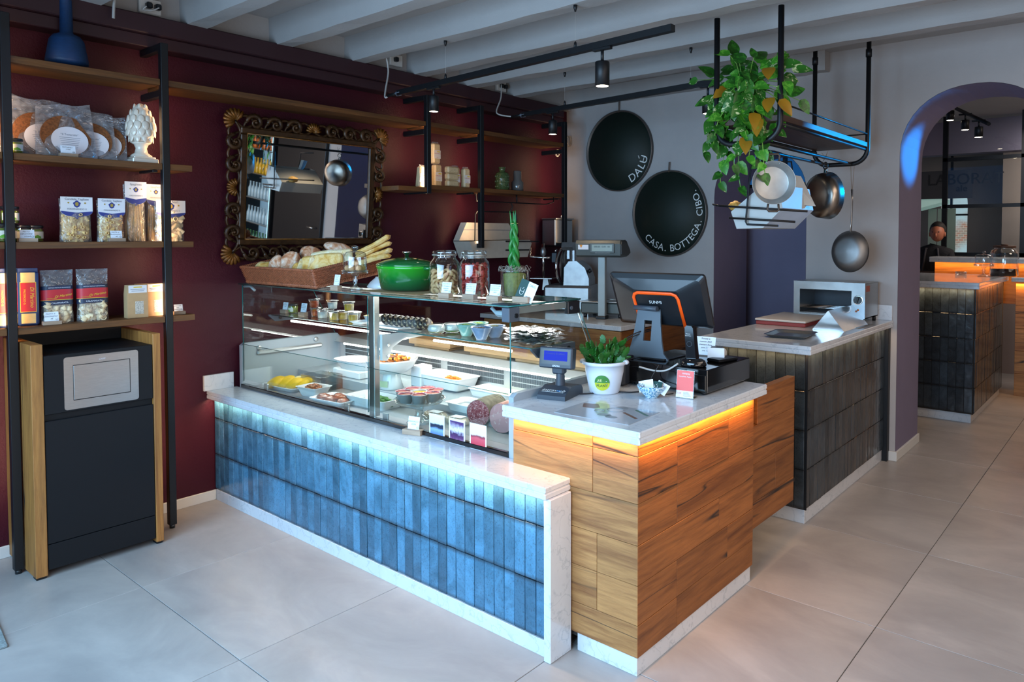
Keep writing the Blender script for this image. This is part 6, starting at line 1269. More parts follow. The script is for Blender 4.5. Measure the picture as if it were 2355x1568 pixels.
# pay stand
p = Z(1571, 917, C0)+Vector((0, .01, 0)); p.z = C0; q = thing('payment_stand', 'coral red payment card in a clear acrylic stand before the cash drawer', 'stand', p, .12)
xf_ = Matrix.Rotation(-.12, 4, 'X'); a_ = MB(); a_.xf = xf_; a_.box(-.040, .040, 0, .003, .002, .118); obj('acrylic_sheet', a_, m_jar, q); obj('acrylic_foot', MB().box(-.040, .040, 0, .05, 0, .003), m_jar, q)
a_ = MB(); a_.xf = xf_; a_.box(-.038, .038, -.0008, 0, .004, .116); cw_ = obj('white_card', a_, m_card, q); a_ = MB(); a_.xf = xf_; a_.box(-.038, .038, -.0014, -.0008, .032, .116); obj('coral_panel', a_, mat('coral_print', '#dd5a55', .5), q)
x_ = MB(); x_.xf = xf_; put_text(x_, 'satispay', .0115, (.003, -.0018, .101), (1,0,0), (0,0,1)); put_text(x_, 'Inquadrata. Pagata.', .0078, (0, -.0018, .089), (1,0,0), (0,0,1)); obj('lettering', x_, m_wtext, q)
x_ = MB(); x_.xf = xf_; put_text(x_, '10€', .013, (-.024, -.0014, .016), (1,0,0), (0,0,1)); obj('lettering', x_, mat('coral_letters', '#c94a46', .5), cw_)
x_ = MB(); x_.xf = xf_
for k in range(4): x_.box(-.006, .03-.004*k, -.0012, -.0009, .010+.005*k, .0115+.005*k)
obj('print_lines', x_, m_print, cw_)
# menu sheet lying on the counter
o = thing('menu_sheet', 'glossy printed menu sheet lying on the cash counter corner', 'menu', (-1.66, 2.225, C0), .06)
ms_ = obj('sheet', MB().box(-.165, .175, -.115, .115, 0, .0008), mat('glossy_sheet', '#a9b0b8', .12, coat=.8), o)
def flatell(nm, cx, cy, rx, ry, m, z_=.0010, ring=0):
    mb = MB(); n_ = 28
    if ring: mb.tube([(cx+rx*math.cos(2*PI*i/n_), cy+ry*math.sin(2*PI*i/n_), z_) for i in range(n_)], .0016, 4, True, flat=.3)
    else: mb.prism([(cx+rx*math.cos(2*PI*i/n_), cy+ry*math.sin(2*PI*i/n_)) for i in range(n_)], z_-.0003, z_)
    return obj(nm, mb, m, ms_)
m_gp = mat('faded_grey_print', '#7d868e', .3); m_bp = mat('brown_print', '#6e5348', .3)
flatell('printed_round', -.03, .0, .020, .018, m_gp, ring=1); flatell('printed_round', .015, .045, .034, .030, m_gp, ring=1); flatell('printed_round', .02, .088, .026, .02, m_gp); flatell('printed_round', .02, -.04, .03, .02, m_gp); flatell('printed_round', .06, -.055, .026, .018, m_gp)
obj('printed_photo', MB().prism([(-.155, .07), (-.10, .095), (-.06, .05), (-.07, .02), (-.12, .015)], .0008, .0011), m_bp, ms_)
obj('printed_band', MB().prism([(.06, .025), (.15, -.03), (.156, -.018), (.066, .037)], .0008, .0011), m_bp, ms_); obj('printed_band', MB().prism([(.08, .085), (.165, .03), (.17, .042), (.086, .097)], .0008, .0011), mat('green_print', '#4f6a5a', .3), ms_)
# cash drawer
q = thing('cash_box', 'large black metal cash drawer on small feet under the till', 'cash drawer', (-1.70, 2.93, C0), 0)
dx0, dx1, dy0, dy1 = -.20, .215, -.215, .195
obj('housing', MB().box(dx0, dx1, dy0, dy1, .012, .112, .003), m_gloss_black, q); obj('drawer_front', MB().box(dx0+.006, dx1-.006, dy0-.006, dy0, .018, .088, .002), m_gloss_black, q)
for a in (dx0+.03, dx1-.03):
    for b in (dy0+.03, dy1-.03): obj('foot', MB().cyl((a, b, 0), .014, .012, 14), m_blackplastic, q)
DT = C0+.1125
# POS terminal
q = thing('till_terminal', 'large black touch till on a grey stand, seen from behind, with an orange arc', 'till', (-1.865, 2.89, DT), .0)
m_stand = mat('till_grey', '#39434e', .45)
yt = .15; tb_ = MB()
st = MB(); st.xf = Matrix.Rotation(yt, 4, 'Z')
st.prism([(-.115, 0), (.115, 0), (.085, .05), (.062, .20), (.060, .215), (-.060, .215), (-.062, .20), (-.085, .05)], -.075, -.063, 'y')
bmst = MB(); bmst.xf = Matrix.Rotation(yt, 4, 'Z')
def stand_mesh():
    out = [(-.115, 0), (-.088, .03), (-.072, .10), (-.060, .20), (-.058, .235), (.058, .235), (.060, .20), (.072, .10), (.088, .03), (.115, 0)]
    hole = rrect(-.019, .019, .085, .175, .018, 4)
    bm = bmesh.new(); 
    mb = MB(); mb.xf = Matrix.Rotation(yt, 4, 'Z'); yf = lambda z: -.105+.17*z
    # strips left, right, below and above the slot
    def strip(poly): 
        vs = [(a, yf(b), b) for a, b in poly]+[(a, yf(b)+.012, b) for a, b in poly]; n_ = len(poly); mb.add(vs, [tuple(range(n_)), tuple(range(n_, 2*n_))[::-1]]+[(i, n_+i, n_+(i+1) % n_, (i+1) % n_) for i in range(n_)])
    strip([(-.115, 0), (.115, 0), (.088, .03), (.075, .083), (-.075, .083), (-.088, .03)])
    strip([(-.075, .083), (-.019, .083), (-.019, .177), (-.062, .177)]); strip([(.019, .083), (.075, .083), (.062, .177), (.019, .177)])
    strip([(-.062, .177), (.062, .177), (.058, .235), (-.058, .235)]); return mb
sm_ = obj('stand', stand_mesh(), m_stand, q); obj('foot_plate', MB().box(-.125, .12, -.11, .09, 0, .008, .003), m_blackplastic, q)
obj('hinge', MB().tube([(-.066, -.075, .235), (.066, -.083, .235)], .012, 14), m_stand, q)
hd_ = MB(); XFH = Matrix.Rotation(yt-.05, 4, 'Z') @ Matrix.Translation((.05, -.055, .265)) @ Matrix.Rotation(.44, 4, 'X'); W2, H2 = .245, .150
sc = MB(); sc.xf = XFH
def rr3(w_, h_, r_, cz=0): return [(a, b+cz) for a, b in rrect(-w_, w_, -h_, h_, r_, 4)]
L_ = [(rr3(W2, H2-.012, .014), .030), (rr3(W2, H2-.012, .014), .016), (rr3(W2-.02, H2-.03, .02), 0), (rr3(.122, .090, .02, -.018), -.022)]
k_ = len(L_[0][0]); vs = [(a, y_, b) for l, y_ in L_ for a, b in l]; sc.add(vs, [(i*k_+j, i*k_+(j+1) % k_, (i+1)*k_+(j+1) % k_, (i+1)*k_+j) for i in range(3) for j in range(k_)]+[tuple(range(k_))[::-1], tuple(range(3*k_, 4*k_))])
hd = obj('screen_housing', sc, mat('till_black', (.007, .009, .012, 1), .32, coat=.1), q)
oc = MB(); oc.xf = XFH; pa = [(-.108, -.085), (-.116, .050), (-.108, .068), (-.090, .076), (.084, .076), (.104, .068), (.113, .050), (.122, -.10)]
oc.tube([(a, -.024, b-.018) for a, b in pa], .0085, 8, flat=.4); obj('orange_arc', oc, mat('orange_plastic', '#ff5a14', .4), hd)
x_ = MB(); x_.xf = XFH; put_text(x_, 'SUNMI', .022, (-.005, -.0265, .005), (1,0,0), (0,0,1)); obj('lettering', x_, m_wtext, hd)
x_ = MB(); x_.xf = XFH; x_.box(.196, .218, .006, .0075, .108, .122); obj('grey_sticker', x_, m_print, hd)
x_ = MB(); x_.xf = XFH; x_.box(W2*-.95, W2*.95, .030, .0305, -(H2-.02), H2-.02); obj('touch_screen', x_, m_gloss_black, hd)
# scanner on its base
p = Z(1612, 873, DT+.0); p = Vector((-1.585, 2.77, DT)); q = thing('barcode_scanner', 'glossy black hand scanner standing upright in a round black cradle', 'scanner', p, .1)
obj('cradle', MB().lathe([(0, 0), (.055, 0), (.060, .006), (.054, .026), (.035, .034), (0, .034)], 40, sy=.85), m_gloss_black, q)
obj('scanner_body', MB().prism([(-.026, .03), (.020, .03), (.010, .12), (.004, .168), (-.003, .177), (-.026, .178), (-.035, .17), (-.033, .12)], -.018, .018, 'y'), m_gloss_black, q)
text('lettering', ['Payment', 'Smart Scan'], q, m_wtext, (-.018, -.0188, .140), size=.0065)
obj('round_button', MB().tube([(-.012+.0115*math.cos(a), -.0185, .098+.0115*math.sin(a)) for a in [2*PI*i/20 for i in range(20)]], .0008, 4, True), m_midgrey, q)
# phone on drawer
q = thing('card_reader', 'flat black card reader lying on the cash drawer', 'card reader', (-1.545, 2.965, DT), -.25); obj('body', MB().box(-.040, .040, -.065, .065, 0, .014, .005), m_gloss_black, q); obj('glass_front', MB().box(-.035, .035, -.06, .06, .014, .0148, .0004), m_darkgrey, q)
# printer and papers behind
q = thing('receipt_printer', 'dark grey receipt printer half hidden behind the succulent', 'printer', (-1.99, 2.72, C0), .2); obj('printer_body', MB().box(-.06, .10, -.09, .09, 0, .115, .012), m_darkgrey, q); obj('cover', MB().box(-.05, .09, -.05, .085, .115, .125, .004), m_blackplastic, q); obj('paper_slot', MB().box(-.045, .085, -.06, -.052, .114, .118), m_black, q)
q = thing('receipt_terminal', 'white payment terminal with paper roll behind the scanner', 'terminal', (-1.60, 3.02, DT-.0), .4); obj('terminal_body', MB().prism([(-.075, 0), (.075, 0), (.075, .022), (.02, .040), (-.075, .058)], -.038, .038, 'x'), m_plastic_white, q); obj('keypad', MB().box(-.028, .028, -.06, .0, .050, .056, .002), m_midgrey, q)
o = obj('handwritten_note', MB().grid(lambda u, v: (-.05+.1*u, -.01+.02*v, .005+.085*v), 3, 3), m_card, None, (-1.675, 3.04, DT), (0, 0, .1)); tag(o, 'folded white handwritten note behind the scanner', 'note')
lt_ = MB()
for k in range(5): put_text(lt_, ['Firmate le', 'ricevute 2023', 'chiamare Anna', 'pane 2 kg', 'ore 12'][k], .011, (0, -.006+.0028*(5-k)-.003, .078-.014*k), (1,0,0), (0,.1,1), .25)
obj('handwriting', lt_, m_ink, o)
# cables
def cable(name, label, pts, r, m):
    # smooth path through the given points
    P_ = [Vector(p_) for p_ in pts]; out = []
    for i in range(len(P_)-1):
        a, b = P_[max(0, i-1)], P_[i]; c, d = P_[i+1], P_[min(len(P_)-1, i+2)]
        for k in range(8):
            t_ = k/8; out.append(.5*((2*b)+(-a+c)*t_+(2*a-5*b+4*c-d)*t_*t_+(-a+3*b-3*c+d)*t_**3))
    out.append(P_[-1]); o = obj(name, MB().tube(out, r, 7), m, None); tag(o, label, 'cable'); return o
cable('grey_cable', 'grey cable running across the front of the cash drawer to the scanner', [(-1.80, 2.66, C0+.10), (-1.74, 2.69, C0+.085), (-1.68, 2.70, C0+.092), (-1.63, 2.715, DT+.012)], .0042, m_cable)
cable('black_cable', 'thin black cable looping through the slot of the till stand', [(-1.87, 2.86, DT+.13), (-1.90, 2.77, DT+.115), (-1.95, 2.72, DT+.06), (-1.965, 2.68, C0+.05), (-1.95, 2.66, C0+.004)], .0028, m_bcable)
cable('black_cable', 'second thin black cable from the till stand down behind the white pot', [(-1.865, 2.86, DT+.125), (-1.92, 2.75, DT+.09), (-1.98, 2.72, DT), (-2.0, 2.64, C0+.02), (-1.93, 2.58, C0+.003)], .0026, m_bcable)
cable('black_cable', 'black cable lying on the marble between display and white pot', [(-1.93, 2.40, C0+.004), (-1.90, 2.44, C0+.004), (-1.86, 2.52, C0+.004), (-1.78, 2.56, C0+.004), (-1.73, 2.66, C0+.004)], .003, m_bcable)
cable('black_cable', 'black cable hanging before the drawer near the speckled bowl', [(-1.72, 2.70, C0+.11), (-1.74, 2.66, C0+.04), (-1.68, 2.60, C0+.003), (-1.62, 2.66, C0+.003)], .0022, m_bcable)
# ================================================================== REAR COUNTER THINGS
B0 = BT+.0005
p = Z(1830, 722, 1.02); q = thing('toaster_oven', 'wide stainless steel toaster grill with round dial and orange lamp', 'toaster', (-1.80, 5.07, B0), 0)
a = Y(1826, 645, 4.93); b = Y(1990, 728, 4.93); c_ = Y(1990, 650, 4.93); x0, x1 = a.x+1.80, c_.x+1.80; z0, z1 = .035, a.z-B0; y0, y1 = -.14, .15
xs = x0+(x1-x0)*.82; xl = x0+(x1-x0)*.09
obj('shell', MB().box(x0, x1, y0+.002, y1, z1-.006, z1, .002).box(x0, x0+.006, y0, y1, z0, z1-.006).box(x1-.006, x1, y0, y1, z0, z1-.006).box(x0, x1, y1-.004, y1, z0, z1).box(x0, x1, y0, y1, z0, z0+.006), m_steel, q)
obj('front_frame', MB().box(x0, x1, y0-.002, y0, z1-.055, z1).box(x0, xl, y0-.002, y0, z0, z1-.055).box(xs, x1, y0-.002, y0, z0, z1-.055).box(xl, xs, y0-.002, y0, z0, z0+.022), mat('toaster_steel', (.24, .245, .25, 1), .25, 1, var=.15, vs=9), q)
obj('inner_wall', MB().box(xs, xs+.003, y0, y1, z0, z1), m_steel, q); obj('inner_wall', MB().box(xl-.003, xl, y0, y1, z0, z1), m_steel, q); obj('shade_panel', MB().box(xl, xs, y1-.01, y1-.006, z0, z1-.01), m_darkgrey, q)  # dark panel at the back stands for the shade inside the toaster
for k in range(6): obj('grill_bar', MB().tube([(xl, y0+.01+.042*k, z0+.055), (xs, y0+.01+.042*k, z0+.055)], .003, 6), m_chrome, q)
for k in range(3): obj('heating_tube', MB().tube([(xl, y0+.05+.08*k, z1-.045), (xs, y0+.05+.08*k, z1-.045)], .005, 8), m_darkgrey, q)
obj('crumb_tray', MB().box(xl, xs, y0-.012, y1-.02, z0+.008, z0+.018, .002), m_alu, q)
obj('dial', MB().cyl((0, 0, 0), .026, .012, 28), m_blackplastic, q, ((xs+x1)/2, y0-.003, (z0+z1)/2+.005), (PI/2, 0, 0)); obj('dial_grip', MB().box(-.005, .005, -.022, .022, .012, .022, .002), m_blackplastic, q, ((xs+x1)/2, y0-.003, (z0+z1)/2+.005), (PI/2, .3, 0)); obj('dial_ring', MB().lathe([(.027, 0), (.032, 0), (.032, .003), (.027, .003)], 28), m_chrome, q, ((xs+x1)/2, y0-.002, (z0+z1)/2+.005), (PI/2, 0, 0))
obj('lamp', MB().ball((0, 0, 0), (.007, .004, .007), 12, 8), mat('orange_lamp', '#c2621a', .3), q, ((xs+x1)/2, y0-.003, z0+.058))
for a in (x0+.02, x1-.02):
    for b in (y0+.02, y1-.02): obj('foot', MB().cyl((a, b, 0), .012, .036, 12), m_black, q)
obj('warning_sticker', MB().box(x1, x1+.0008, y0+.02, y0+.10, z1-.06, z1-.02), mat('sticker_red', '#8f4a3c', .5), q)
# chopping board stack
m_hdpe = mat('white_hdpe', '#c9c2ba', .45); m_redb = mat('red_plastic', '#8a2a26', .45)
q = thing('chopping_board', 'white topped red chopping board lying on the dark tiled counter', 'chopping board', (-1.90, 4.70, B0), .02); obj('red_board', MB().box(-.20, .14, -.20, .30, 0, .026, .004), m_redb, q); obj('white_board', MB().box(-.205, .145, -.205, .305, .0265, .040, .004), m_hdpe, q)
# tray
q = thing('oval_tray', 'shallow white edged steel tray on the front of the dark counter', 'tray', (-1.675, 4.08, B0), .12)
t_ = MB(); L_ = [(rrect(-.10, .10, -.115, .115, .03), 0), (rrect(-.125, .125, -.14, .14, .035), .016), (rrect(-.130, .130, -.145, .145, .036), .018), (rrect(-.122, .122, -.137, .137, .033), .016), (rrect(-.098, .098, -.112, .112, .03), .003)]
k_ = len(L_[0][0]); t_.add([(a, b, z_) for l, z_ in L_ for a, b in l], [(i*k_+j, i*k_+(j+1) % k_, (i+1)*k_+(j+1) % k_, (i+1)*k_+j) for i in range(4) for j in range(k_)]+[tuple(range(k_))[::-1], tuple(range(4*k_, 5*k_))]); obj('tray_body', t_, m_steel, q)
# folded steel wedge
q = thing('steel_wedge', 'folded triangular polished steel menu holder on the counter edge', 'holder', (0, 0, 0))
A_ = Z(1868, 757, B0); B_ = Z(1941, 763, B0); Cc = Z(1996, 746, B0); Dd = A_+(Cc-B_); top = (A_+B_)/2+Vector((0, 0, .125)); t2 = top+(Cc-B_)
wm = MB().add([A_, B_, top, Dd, Cc, t2], [(0, 1, 2), (3, 5, 4), (1, 4, 5, 2), (0, 2, 5, 3), (0, 3, 4, 1)]); obj('folded_sheet', wm, mat('polished_steel', (.66, .66, .67, 1), .16, 1), q)
o = obj('steel_ruler', MB().box(-.012, .012, -.13, .13, 0, .004, .001), m_steel, None, (-1.475, 4.80, B0), (0, 0, -.05)); tag(o, 'flat steel strip lying beside the folded steel holder', 'strip')
# ================================================================== BACK COUNTER: SCALE, SLICER
K0 = KT+.0005
sc_p = Z(1385, 733, KT); sc_p.z = K0; k = mpp(sc_p)
q = thing('shop_scale', 'grey shop scale with tall column and sloping display head', 'scale', sc_p, .32)
HZ = -.115
obj('column', MB().box(-.030, .030, -.022, .022, .012, .50, .004), mat('column_grey', '#8d9291', .4, .3), q); obj('column_foot', MB().box(-.04, .04, -.04, .04, .0, .025, .004), m_black, q)
m_scg = mat('scale_grey', '#4c514f', .4, .2); 
obj('weighing_body', MB().box(-.20, .15, .05, .34, .03, .12, .01), m_scg, q); obj('weighing_plate', MB().box(-.21, .16, .04, .35, .12, .128, .003).tube([(.15, .045, .15), (-.05, .045, .15)], .003, 6), m_steel, q)
for a in (-.17, .12):
    for b in (.08, .31): obj('foot', MB().cyl((a, b, 0), .015, .03, 12), m_blackplastic, q)
hp = [(-.06, .60), (-.11, .69), (-.10, .70), (.0, .72), (.10, .685), (.16, .615), (.15, .60)]
hm = MB().prism([(-.075, .61), (-.085, .70), (-.07, .725), (.06, .73), (.16, .655), (.17, .625), (.10, .60), (-.05, .595)], -.19, .17, 'x'); hd_ = obj('display_head', hm, m_scg, q); hd_.location = (0, 0, HZ)
obj('end_cap', MB().prism([(-.07, .62), (-.08, .695), (-.065, .718), (.055, .722), (.15, .65), (.16, .628), (.10, .607)], .1705, .18, 'x'), mat('cap_brown', '#3b3a38', .3), hd_)
obj('lcd_frame', MB().box(-.07, .125, -.091, -.083, .63, .705, .003), m_scg, hd_); obj('lcd_window', MB().box(-.055, .11, -.0935, -.0905, .643, .693, .001), mat('lcd_green_grey', '#7c8a7d', .25), hd_)
text('digits', ['000.00   0.00   00'], hd_, m_ink, (.028, -.0945, .672), size=.018); text('model_strip', ['_______________'], hd_, m_card, (.03, -.0918, .632), size=.016)
st_ = obj('white_sticker', MB().box(-.17, -.085, -.084, -.079, .655, .70), m_card, hd_); obj('orange_triangle', MB().prism([(-.158, .692), (-.132, .692), (-.145, .665)], -.0850, -.0842, 'y'), mat('sticker_orange', '#d98a12', .5), st_)
# slicer
sl_p = Z(1262, 727, KT); sl_p = Vector((-3.99, 4.86, K0+.17)); q = thing('meat_slicer', 'polished steel meat slicer with round blade guard and carriage', 'slicer', sl_p, .42)
a0 = Y(1300, 700, 4.5)
body = MB().prism([(-.02, .0), (.17, 0), (.17, .11), (.135, .20), (.06, .26), (-.01, .255), (-.05, .20), (-.055, .05)], -.10, .13, 'y'); bo = obj('motor_housing', body, m_alu, q)
obj('base_plate', MB().box(-.22, .20, -.16, .18, -.17, .05, .02), m_alu, q)
ring = MB(); ring.tube([(-.085+.02*math.cos(t_), .155*math.cos(t_)-.0, .21+.155*math.sin(t_)) for t_ in [2*PI*i/40 for i in range(40)]], .011, 8, True); obj('blade_guard', ring, m_chrome, q)
bl = MB().lathe([(0, -.003), (.145, -.001), (.145, .001), (0, .004)], 48); obj('blade', bl, m_steel, q, (-.075, 0, .21), (0, R90, 0))
obj('sharpener', MB().prism([(-.05, .35), (.05, .35), (.06, .385), (.04, .42), (-.06, .42), (-.08, .38)], -.05, .05, 'x'), m_alu, q, (-.03, 0, .0)); obj('sharpener_arm', MB().box(-.05, -.02, -.02, .02, .27, .36, .004).box(0, .025, -.02, .02, .25, .36, .004), m_alu, q)
obj('knob', MB().cyl((0, 0, 0), .018, .03, 10), m_blackplastic, q, (.155, -.05, .165), (0, .9, 0)); obj('knob_stem', MB().cyl((0, 0, 0), .007, .03, 10), m_chrome, q, (.13, -.05, .15), (0, .9, 0)); obj('knob', MB().ball((0, 0, 0), .016, 12, 8), m_blackplastic, q, (.03, .04, .345))
obj('carriage_plate', MB().box(-.36, -.16, -.10, .10, .10, .108, .002), m_steel, q); obj('carriage_foot', MB().prism([(-.27, 0), (-.20, 0), (-.22, .10), (-.26, .10)], -.03, .03, 'y'), m_alu, q)
obj('pusher_post', MB().cyl((-.25, -.06, .108), .012, .30, 14), m_chrome, q); obj('post_clamp', MB().lathe([(.013, 0), (.024, .01), (.026, .04), (.018, .07), (.013, .075)], 16, (-.25, -.06, .30)), m_alu, q)
obj('pusher_arm', MB().tube([(-.37, -.06, .37), (-.37, -.06, .29), (-.25, -.06, .285), (-.17, -.06, .285)], .011, 10), m_chrome, q); obj('spiked_pusher', MB().box(-.165, -.12, -.09, .03, .245, .33, .004), m_darkgrey, q); obj('pusher_handle', MB().cyl((-.145, -.03, .33), .012, .03, 10), m_chrome, q)
# paper rolls and steel dispenser on the burgundy wall, hanging rack with bread box
q = thing('hanging_wire_rack', 'black wire rack hanging under the right shelf with two rails', 'rack', (-4.20, 0, 0))
def yz(px, py, x_=-4.20): a_ = X(px, py, x_); return (0, a_.y, a_.z)
zt = 1.925
obj('rail', MB().tube([yz(1094, 445), yz(1096, 462), yz(1180, 466), yz(1255, 470), yz(1273, 465), yz(1273, 448)], .005, 8), m_black, q); obj('rail_stem', MB().tube([yz(1188, 448), yz(1189, 466)], .006, 8), m_black, q)
obj('hook', MB().tube([yz(1175, 466), yz(1179, 476), yz(1174, 484), yz(1177, 490)], .005, 8), m_black, q)
obj('hanger_frame', MB().tube([yz(1092, 560), yz(1093, 492), yz(1098, 486), yz(1180, 488), yz(1187, 494), yz(1192, 545)], .005, 8), m_black, q)
obj('rack_arm', MB().tube([yz(1112, 560), yz(1160, 555), (.16, yz(1190, 555)[1], yz(1190, 555)[2]), (.20, yz(1200, 555)[1], yz(1200, 555)[2])], .006, 8), m_black, q); obj('rack_arm', MB().tube([yz(1112, 578), yz(1160, 575), (.16, yz(1185, 574)[1], yz(1185, 574)[2])], .006, 8), m_black, q)
m_box = mat('cream_painted_wood', '#b3ada2', .6, var=.05, vs=20)
def tray_box(name, label, pts_c, w_, d_, h_, rot, loc, extra=None):
    q = thing(name, label, 'box', loc, 0, None, rot=rot)
    return q
BXX = -4.28; c_ = X(1145, 560, BXX); q = thing('slanted_bread_box', 'cream wooden slanted bread box held by the wire rack in the corner', 'box', c_, 0)
y0b, y1b = X(1062, 555, BXX).y-c_.y, X(1205, 565, BXX).y-c_.y; zt_ = X(1110, 512, BXX).z-c_.z; zb_ = X(1140, 592, BXX).z-c_.z; zm = X(1140, 560, BXX).z-c_.z
obj('box_body', MB().prism([(y0b+.06, zb_), (y1b-.05, zb_), (y1b, zm), (y1b-.02, zm+.03), (y0b, zm+.02)], -.10, .09, 'x'), m_box, q); obj('sloping_lid', MB().prism([(y0b, zm+.025), (y1b-.03, zm+.035), (y1b-.16, zt_), (y0b+.08, zt_)], -.10, -.03, 'x'), m_box, q); obj('lid_crease', MB().box(-.029, -.027, y0b+.05, y1b-.10, zm+.11, zm+.114), m_print, q); obj('gap_shade', MB().box(-.10, .085, y0b+.03, y1b-.04, zm+.018, zm+.024), m_black, q)  # black strip stands in for the shade between lid and box
q = thing('steel_dispenser', 'brushed steel paper dispenser box at the end of the burgundy wall', 'dispenser', (-4.30, X(1285, 540, -4.30).y, X(1285, 560, -4.30).z)); z1 = X(1285, 505, -4.30).z-q.location.z
obj('box', MB().box(-.10, .06, -.12, .13, -.02, z1, .008), m_steel, q); obj('lid_flap', MB().box(-.10, .075, -.125, .135, z1, z1+.012, .003), m_steel, q); obj('lock', MB().tube([(.03, .0, z1+.012), (.03, .0, z1+.035), (.03, .018, z1+.045), (.03, .02, z1+.03)], .005, 6), m_chrome, q)
o = obj('wire_coil', MB().tube([(.012*math.sin(t_*1.3), .028*math.cos(t_), .05*math.sin(t_)) for t_ in [i*.3 for i in range(64)]], .0022, 5), mat('beige_cable', '#a99a85', .6), None, X(1308, 325, -4.36)); tag(o, 'coiled beige wire hanging at the end of the shelves', 'wire')
o = obj('wire_coil', MB().tube([(.008*math.sin(t_*1.3), .018*math.cos(t_), .03*math.sin(t_)) for t_ in [i*.35 for i in range(36)]], .0022, 5), mat('white_wire', '#b5aea3', .6), None, X(1282, 352, -4.25)); tag(o, 'short white cable loops tied beside the last shelf post', 'wire')
# ================================================================== SIGNS ON THE GREY WALL
m_sign = mat('bottle_green_panel', '#05170f', .65, var=.1, vs=3); m_rim = mat('raw_zinc_rim', '#5a5450', .4, .6); m_leather = mat('leather_strap', '#4a3423', .7)
def arc_text(mb, word, size, R_, a_mid, step, cy):
    n_ = len(word); wd = [(.30 if c == '.' else .25 if c == ' ' else max(.26, 2*max(abs(v[0]) for v in _glyph('U' if c == 'Ú' else c)[0])))*size/R_ for c in word]
    tot = step*n_; gap_ = (tot-sum(wd))/(n_-1); a = a_mid-tot/2
    for i, ch in enumerate(word):
        a += wd[i]/2; a_c = a; a += wd[i]/2+gap_
        if ch == ' ': continue
        rad = Vector((math.cos(a_c), 0, math.sin(a_c))); tan = Vector((-math.sin(a_c), 0, math.cos(a_c)))
        o_ = rad*(R_)+Vector((0, cy, 0)); up_ = -rad; right_ = tan
        if ch == 'Ú':
            put_text(mb, 'U', size, o_, right_, up_); s_ = size
            mb.tube([o_+right_*(-.22*s_)+up_*.36*s_, o_+right_*(.22*s_)+up_*.36*s_], .035*s_, 4); mb.tube([o_+up_*.80*s_-right_*.05*s_, o_+up_*.98*s_+right_*.16*s_], .045*s_, 4)
        else: put_text(mb, ch, size, o_, right_, up_)
def round_sign(cx, cz, r, label, words, sp, hang):
    q = thing('round_sign', label, 'sign', (cx, YG-.001, cz), 0, 'round green signs on the grey wall')
    t_ = MB().lathe([(0, .0), (r, 0), (r, .034), (r*.975, .034), (r*.968, .012), (0, .012)], 96); t_.v = [(a, -c, b) for a, b, c in t_.v]; obj('rim', t_, m_rim, q)
    t_ = MB().lathe([(0, .0125), (r*.967, .0125), (r*.967, .014), (0, .014)], 96); t_.v = [(a, -c, b) for a, b, c in t_.v]; pn = obj('panel', t_, m_sign, q)
    x_ = MB(); [arc_text(x_, w_, s_, r*.88, a_, st_, -.0155) for (w_, s_, a_, st_) in words]; obj('lettering', x_, m_wtext, pn)
    obj('leather_loop', MB().tube([(-.006, -.02, r-.015), (-.006, -.012, r+hang), (.006, -.012, r+hang), (.006, -.02, r-.015)], .0028, 6).ball((0, -.024, r-.012), .006, 8, 6), m_leather, q)
a1 = Y(1426, 348, YG); R1 = .360; round_sign(a1.x, a1.z, R1, 'upper round dark green sign with four letters at its lower right', [('DALÚ', .104, math.radians(-39), math.radians(13))], 0, .09)
a2 = Y(1541, 491, YG); round_sign(a2.x, a2.z, .368, 'lower round dark green sign lettered casa bottega cibo along its rim', [('CASA. BOTTEGA. CIBO.', .084, math.radians(-51), math.radians(8.9))], 0, .07)
# ================================================================== LIGHT TRACKS
def track(name, label, A_, B_, hangs):
    q = thing(name, label, 'light track', (0, 0, 0)); A_, B_ = Vector(A_), Vector(B_); d_ = (B_-A_).normalized()
    mb = MB(); n_ = d_.cross(Vector((0, 0, 1))).normalized(); u = n_.cross(d_); w_, h_ = .017, .016
    vs = [P_+n_*sx_*w_+u*sz*h_ for P_ in (A_, B_) for sx_ in (-1, 1) for sz in (-1, 1)]; mb.add(vs, [(0,1,3,2),(4,6,7,5),(0,4,5,1),(2,3,7,6),(0,2,6,4),(1,5,7,3)]); obj('track_bar', mb, m_black, q)
    obj('feed_end', MB().tube([A_-d_*.12, A_], .011, 8), m_black, q); obj('pale_tag', MB().tube([A_-d_*.02, A_+d_*.03], .0185, 4), m_print, q)
    for hx_ in hangs:
        P_ = A_.lerp(B_, (hx_-A_.x)/(B_.x-A_.x)); obj('hanger_wire', MB().tube([P_, (P_.x, P_.y, 2.75)], .0009, 4), m_cable, q); obj('hanger_cap', MB().lathe([(0, 0), (.004, 0), (.010, .02), (.010, .035), (0, .035)], 12, (P_.x, P_.y, 2.726)).lathe([(0, 0), (.009, 0), (.007, .03), (0, .04)], 12, (P_.x, P_.y, P_.z+.012)), m_black, q)
    return A_, B_
TA, TB_ = track('light_track', 'nearer long black light track hanging from the beams on thin wires', (-3.86, 2.93, 2.505), Y(1548, 64, 2.86), (-3.384, -2.347))
TC, TD = track('light_track', 'farther long black light track hanging in front of the grey wall', (-3.78, 4.01, 2.50), Y(1648, 187, 3.96), (-3.355, -2.30))
def on_track(A_, B_, px, yy):
    x_ = Y(px, 200, yy).x; P_ = A_.lerp(B_, (x_-A_.x)/(B_.x-A_.x)); return (P_.x, P_.y, P_.z-.014)
spot_head('track_spotlight', 'black cylinder spotlight on the near track, close to the burgundy wall', on_track(TA, TB_, 998, 2.92), .030, .095, .055, power=20, cone=75)
spot_head('track_spotlight', 'black cylinder spotlight near the right end of the near track', on_track(TA, TB_, 1384, 2.87), .036, .120, .070, power=16, cone=75)
